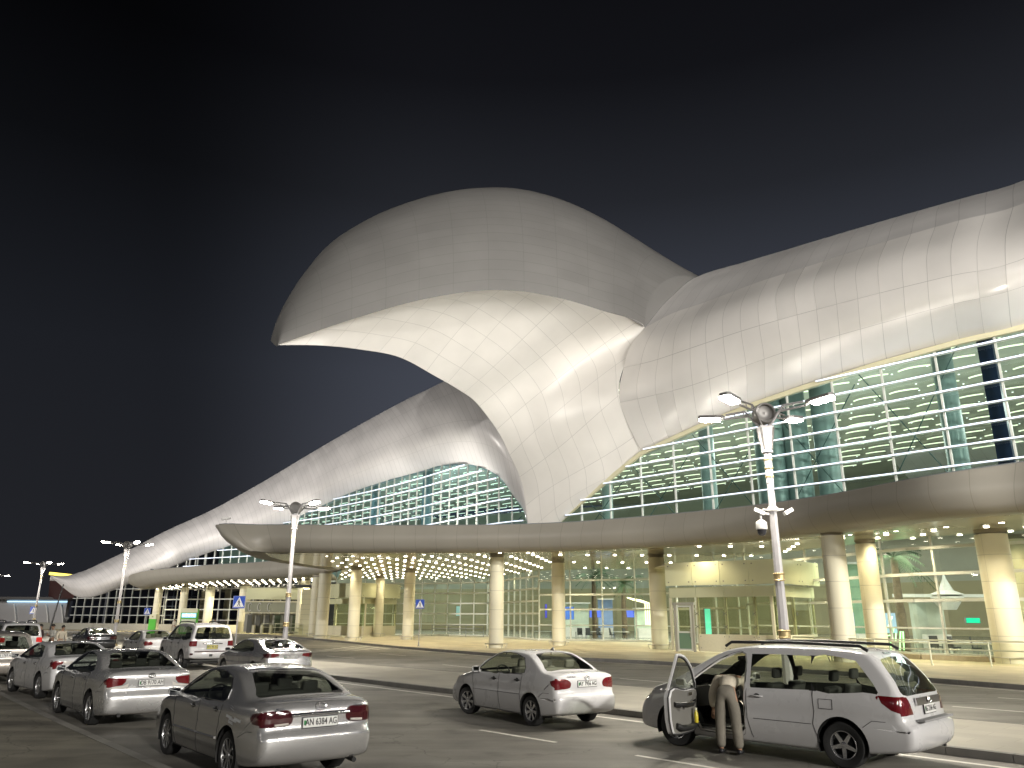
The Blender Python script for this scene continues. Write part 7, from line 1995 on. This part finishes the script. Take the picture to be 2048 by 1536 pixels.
person((3.72, 14.22, 0.004), R(-30), 'man in a cream shirt and grey beige trousers bending into the open minivan door', bend, cloth('cream_shirt', (.60, .54, .43)), cloth('beige_trousers', (.175, .16, .13))).scale = (1.04, 1.04, 1.04)
def ppos(u, Y): p = at(u, 1250, Y); return (p.x, Y, .004)
fold = dict(stand); fold.update(elbL=(-.26, .02, 1.15), hanL=(-.05, .20, 1.17), elbR=(.26, .02, 1.15), hanR=(.08, .19, 1.20))
person(ppos(108, 44.5), R(150), 'man in a white striped shirt and dark trousers with folded arms at the far left', fold, cloth('white_shirt', (.60, .58, .53)), cloth('black_trousers', (.02, .02, .022)), group=None)
lean = dict(stand); lean.update(chest=(.03, .12, 1.29), neck=(.04, .18, 1.45), head=(.05, .21, 1.57), shoL=(-.16, .12, 1.38), shoR=(.22, .12, 1.38), elbL=(-.22, .12, 1.10), hanL=(-.15, .25, .92), elbR=(.28, .10, 1.10), hanR=(.24, .22, .90))
person(ppos(125, 44.0), R(-120), 'man in a loose cream shirt leaning forward beside the folded arms man', lean, cloth('cream_shirt_loose', (.56, .50, .40)), cloth('light_trousers', (.40, .36, .29)))
walk = dict(stand); walk.update(kneL=(-.10, .20, .52), ankL=(-.10, .18, .10), kneR=(.10, -.06, .49), ankR=(.10, -.26, .13))
person(ppos(84, 44.5), R(100), 'person in dark clothes walking behind the lit four wheel drive at the far left', walk, cloth('dark_shirt', (.05, .025, .025)), cloth('dark_trousers', (.02, .02, .025)))
person((at(349, 1245, 97).x, 97, .155), R(170), 'small distant person in pale clothes beside the second column of the far canopy', stand, cloth('pale_shirt', (.60, .56, .46)), cloth('pale_trousers', (.50, .46, .38)), hands=False)
person((at(430, 1245, 96).x, 96, .155), R(180), 'small distant person in a white shirt right of the third far canopy column', stand, cloth('white_tshirt', (.68, .68, .66)), cloth('grey_trousers', (.12, .12, .12)), hands=False)
# ================================================================== ROOF FLOODLIGHTS (on top of the canopy)
fl_me = None
def floodlight(lab, x, y, z, target, power, size=80, colr=(1, .96, .86)):
    t = tag(empty('floodlight', (x, y, z)), lab, 'floodlight', 'floodlights on the canopy roofs')
    d = (Vector(target) - Vector((x, y, z))).normalized()
    q = d.to_track_quat('-Z', 'Y').to_matrix().to_4x4()
    mb = MB(); mb.box((0, 0, .35), (.4, .3, .22), M=q); b = mb.build('lamp_head', M_['frame_d'], t)
    mb = MB(); mb.bar((0, 0, 0), (0, 0, .35), .06); mb.build('bracket', M_['frame_d'], t)
    s = spot('beam', (0, 0, .35) + d * .3 if False else Vector((0, 0, .35)) + d * .35, power, colr, size, None, None, None, .9, .4)
    s.rotation_euler = d.to_track_quat('-Z', 'Y').to_euler(); s.parent = t
    return t
FL = [
 (-11, 58, 8.0, (-13, 54, 19), 9000, 100), (-5, 58, 8.0, (-6, 57, 21), 9000, 110), (1, 56, 8.0, (2, 60, 24), 5000, 110),
 (-3, 60, 8.0, (2, 66, 16), 900, 100), (5, 54, 8.0, (8, 59, 20), 2500, 110), (10, 52, 8.0, (13, 53, 19), 5500, 115),
 (14.5, 47, 8.0, (18, 47, 20), 5500, 115), (18, 41, 8.0, (22, 42, 20), 5500, 115), (21, 36, 8.0, (26, 38, 20), 5500, 115), (24, 31, 8.0, (30, 33, 21), 5500, 120),
 (-8, 70, 8.0, (-4, 78, 20), 16000, 130), (-17, 80, 8.0, (-16, 90, 18), 12000, 130), (-28, 95, 8.3, (-30, 103, 14), 6500, 120), (-38, 103, 8.3, (-43, 113, 12), 6000, 120), (-50, 110, 8.0, (-58, 121, 10), 5000, 120), (-64, 116, 1.5, (-75, 128, 8), 2500, 110),
]
FLW = ['below the beak tip', 'below the middle of the head', 'below the neck', 'behind the canopy middle at the foot of the neck', 'right of the neck foot', 'second right of the neck foot', 'third right of the neck foot', 'fourth right of the neck foot', 'fifth right of the neck foot', 'at the right edge of the picture',
  'left of the neck foot', 'second left of the neck foot', 'on the far canopy, right end', 'on the far canopy, middle', 'on the far canopy, left end', 'on the ground before the wing tip']
for i_, (a, w_) in enumerate(zip(FL, FLW)): floodlight('small floodlight ' + w_, a[0], a[1], a[2], a[3], a[4] * (.09 if i_ not in (10, 11, 12, 13, 14) else .26), a[5])

# added unseen masts behind and beside the viewpoint, fill light for the scene
def added_mast(x, y, h, target, power, size, label, spread=180):
    t = tag(empty('added_mast', (x, y, 0)), label, 'light mast', 'added fill masts out of view')
    mb = MB(); mb.lathe([(.28, 0), (.12, h)], 14); mb.build('pole', M_['steel'], t, smooth=40)
    d = (Vector(target) - Vector((x, y, h))).normalized(); q = d.to_track_quat('-Z', 'Y').to_matrix().to_4x4()
    mb = MB(); mb.box((0, 0, h), (size + .3, 1.3, .3), M=q); mb.build('lamp_head', M_['frame_d'], t)
    l = bpy.data.lights.new('added_mast_beam', 'AREA'); l.shape = 'RECTANGLE'; l.size = size; l.size_y = 1.0; l.energy = power; l.color = (1, .955, .88); l.spread = R(spread)
    o = bpy.data.objects.new('added_mast_beam', l); col.objects.link(o); o.parent = t; o.location = Vector((0, 0, h)) + d * .3; o.rotation_euler = d.to_track_quat('-Z', 'Y').to_euler()
added_mast(50, -75, 30, (4, 60, 12), 84000, 6, 'added unseen fill light mast far behind the viewpoint on the right')
added_mast(-60, -60, 30, (12, 54, 38), 4000, 4, 'added unseen fill light mast far behind the viewpoint on the left', 46)
added_mast(-125, 20, 28, (-50, 108, 14), 22000, 6, 'added unseen fill light mast left of the terminal wing', 75)
added_mast(38, 0, 12, (-4, 62, 24), 5200, 3, 'added unseen floodlight mast right of the viewpoint aimed at the falcon head', 95)

added_mast(30, -14, 13, (-6, 16, 0), 5500, 3, 'added unseen fill light mast close behind the viewpoint on the right')
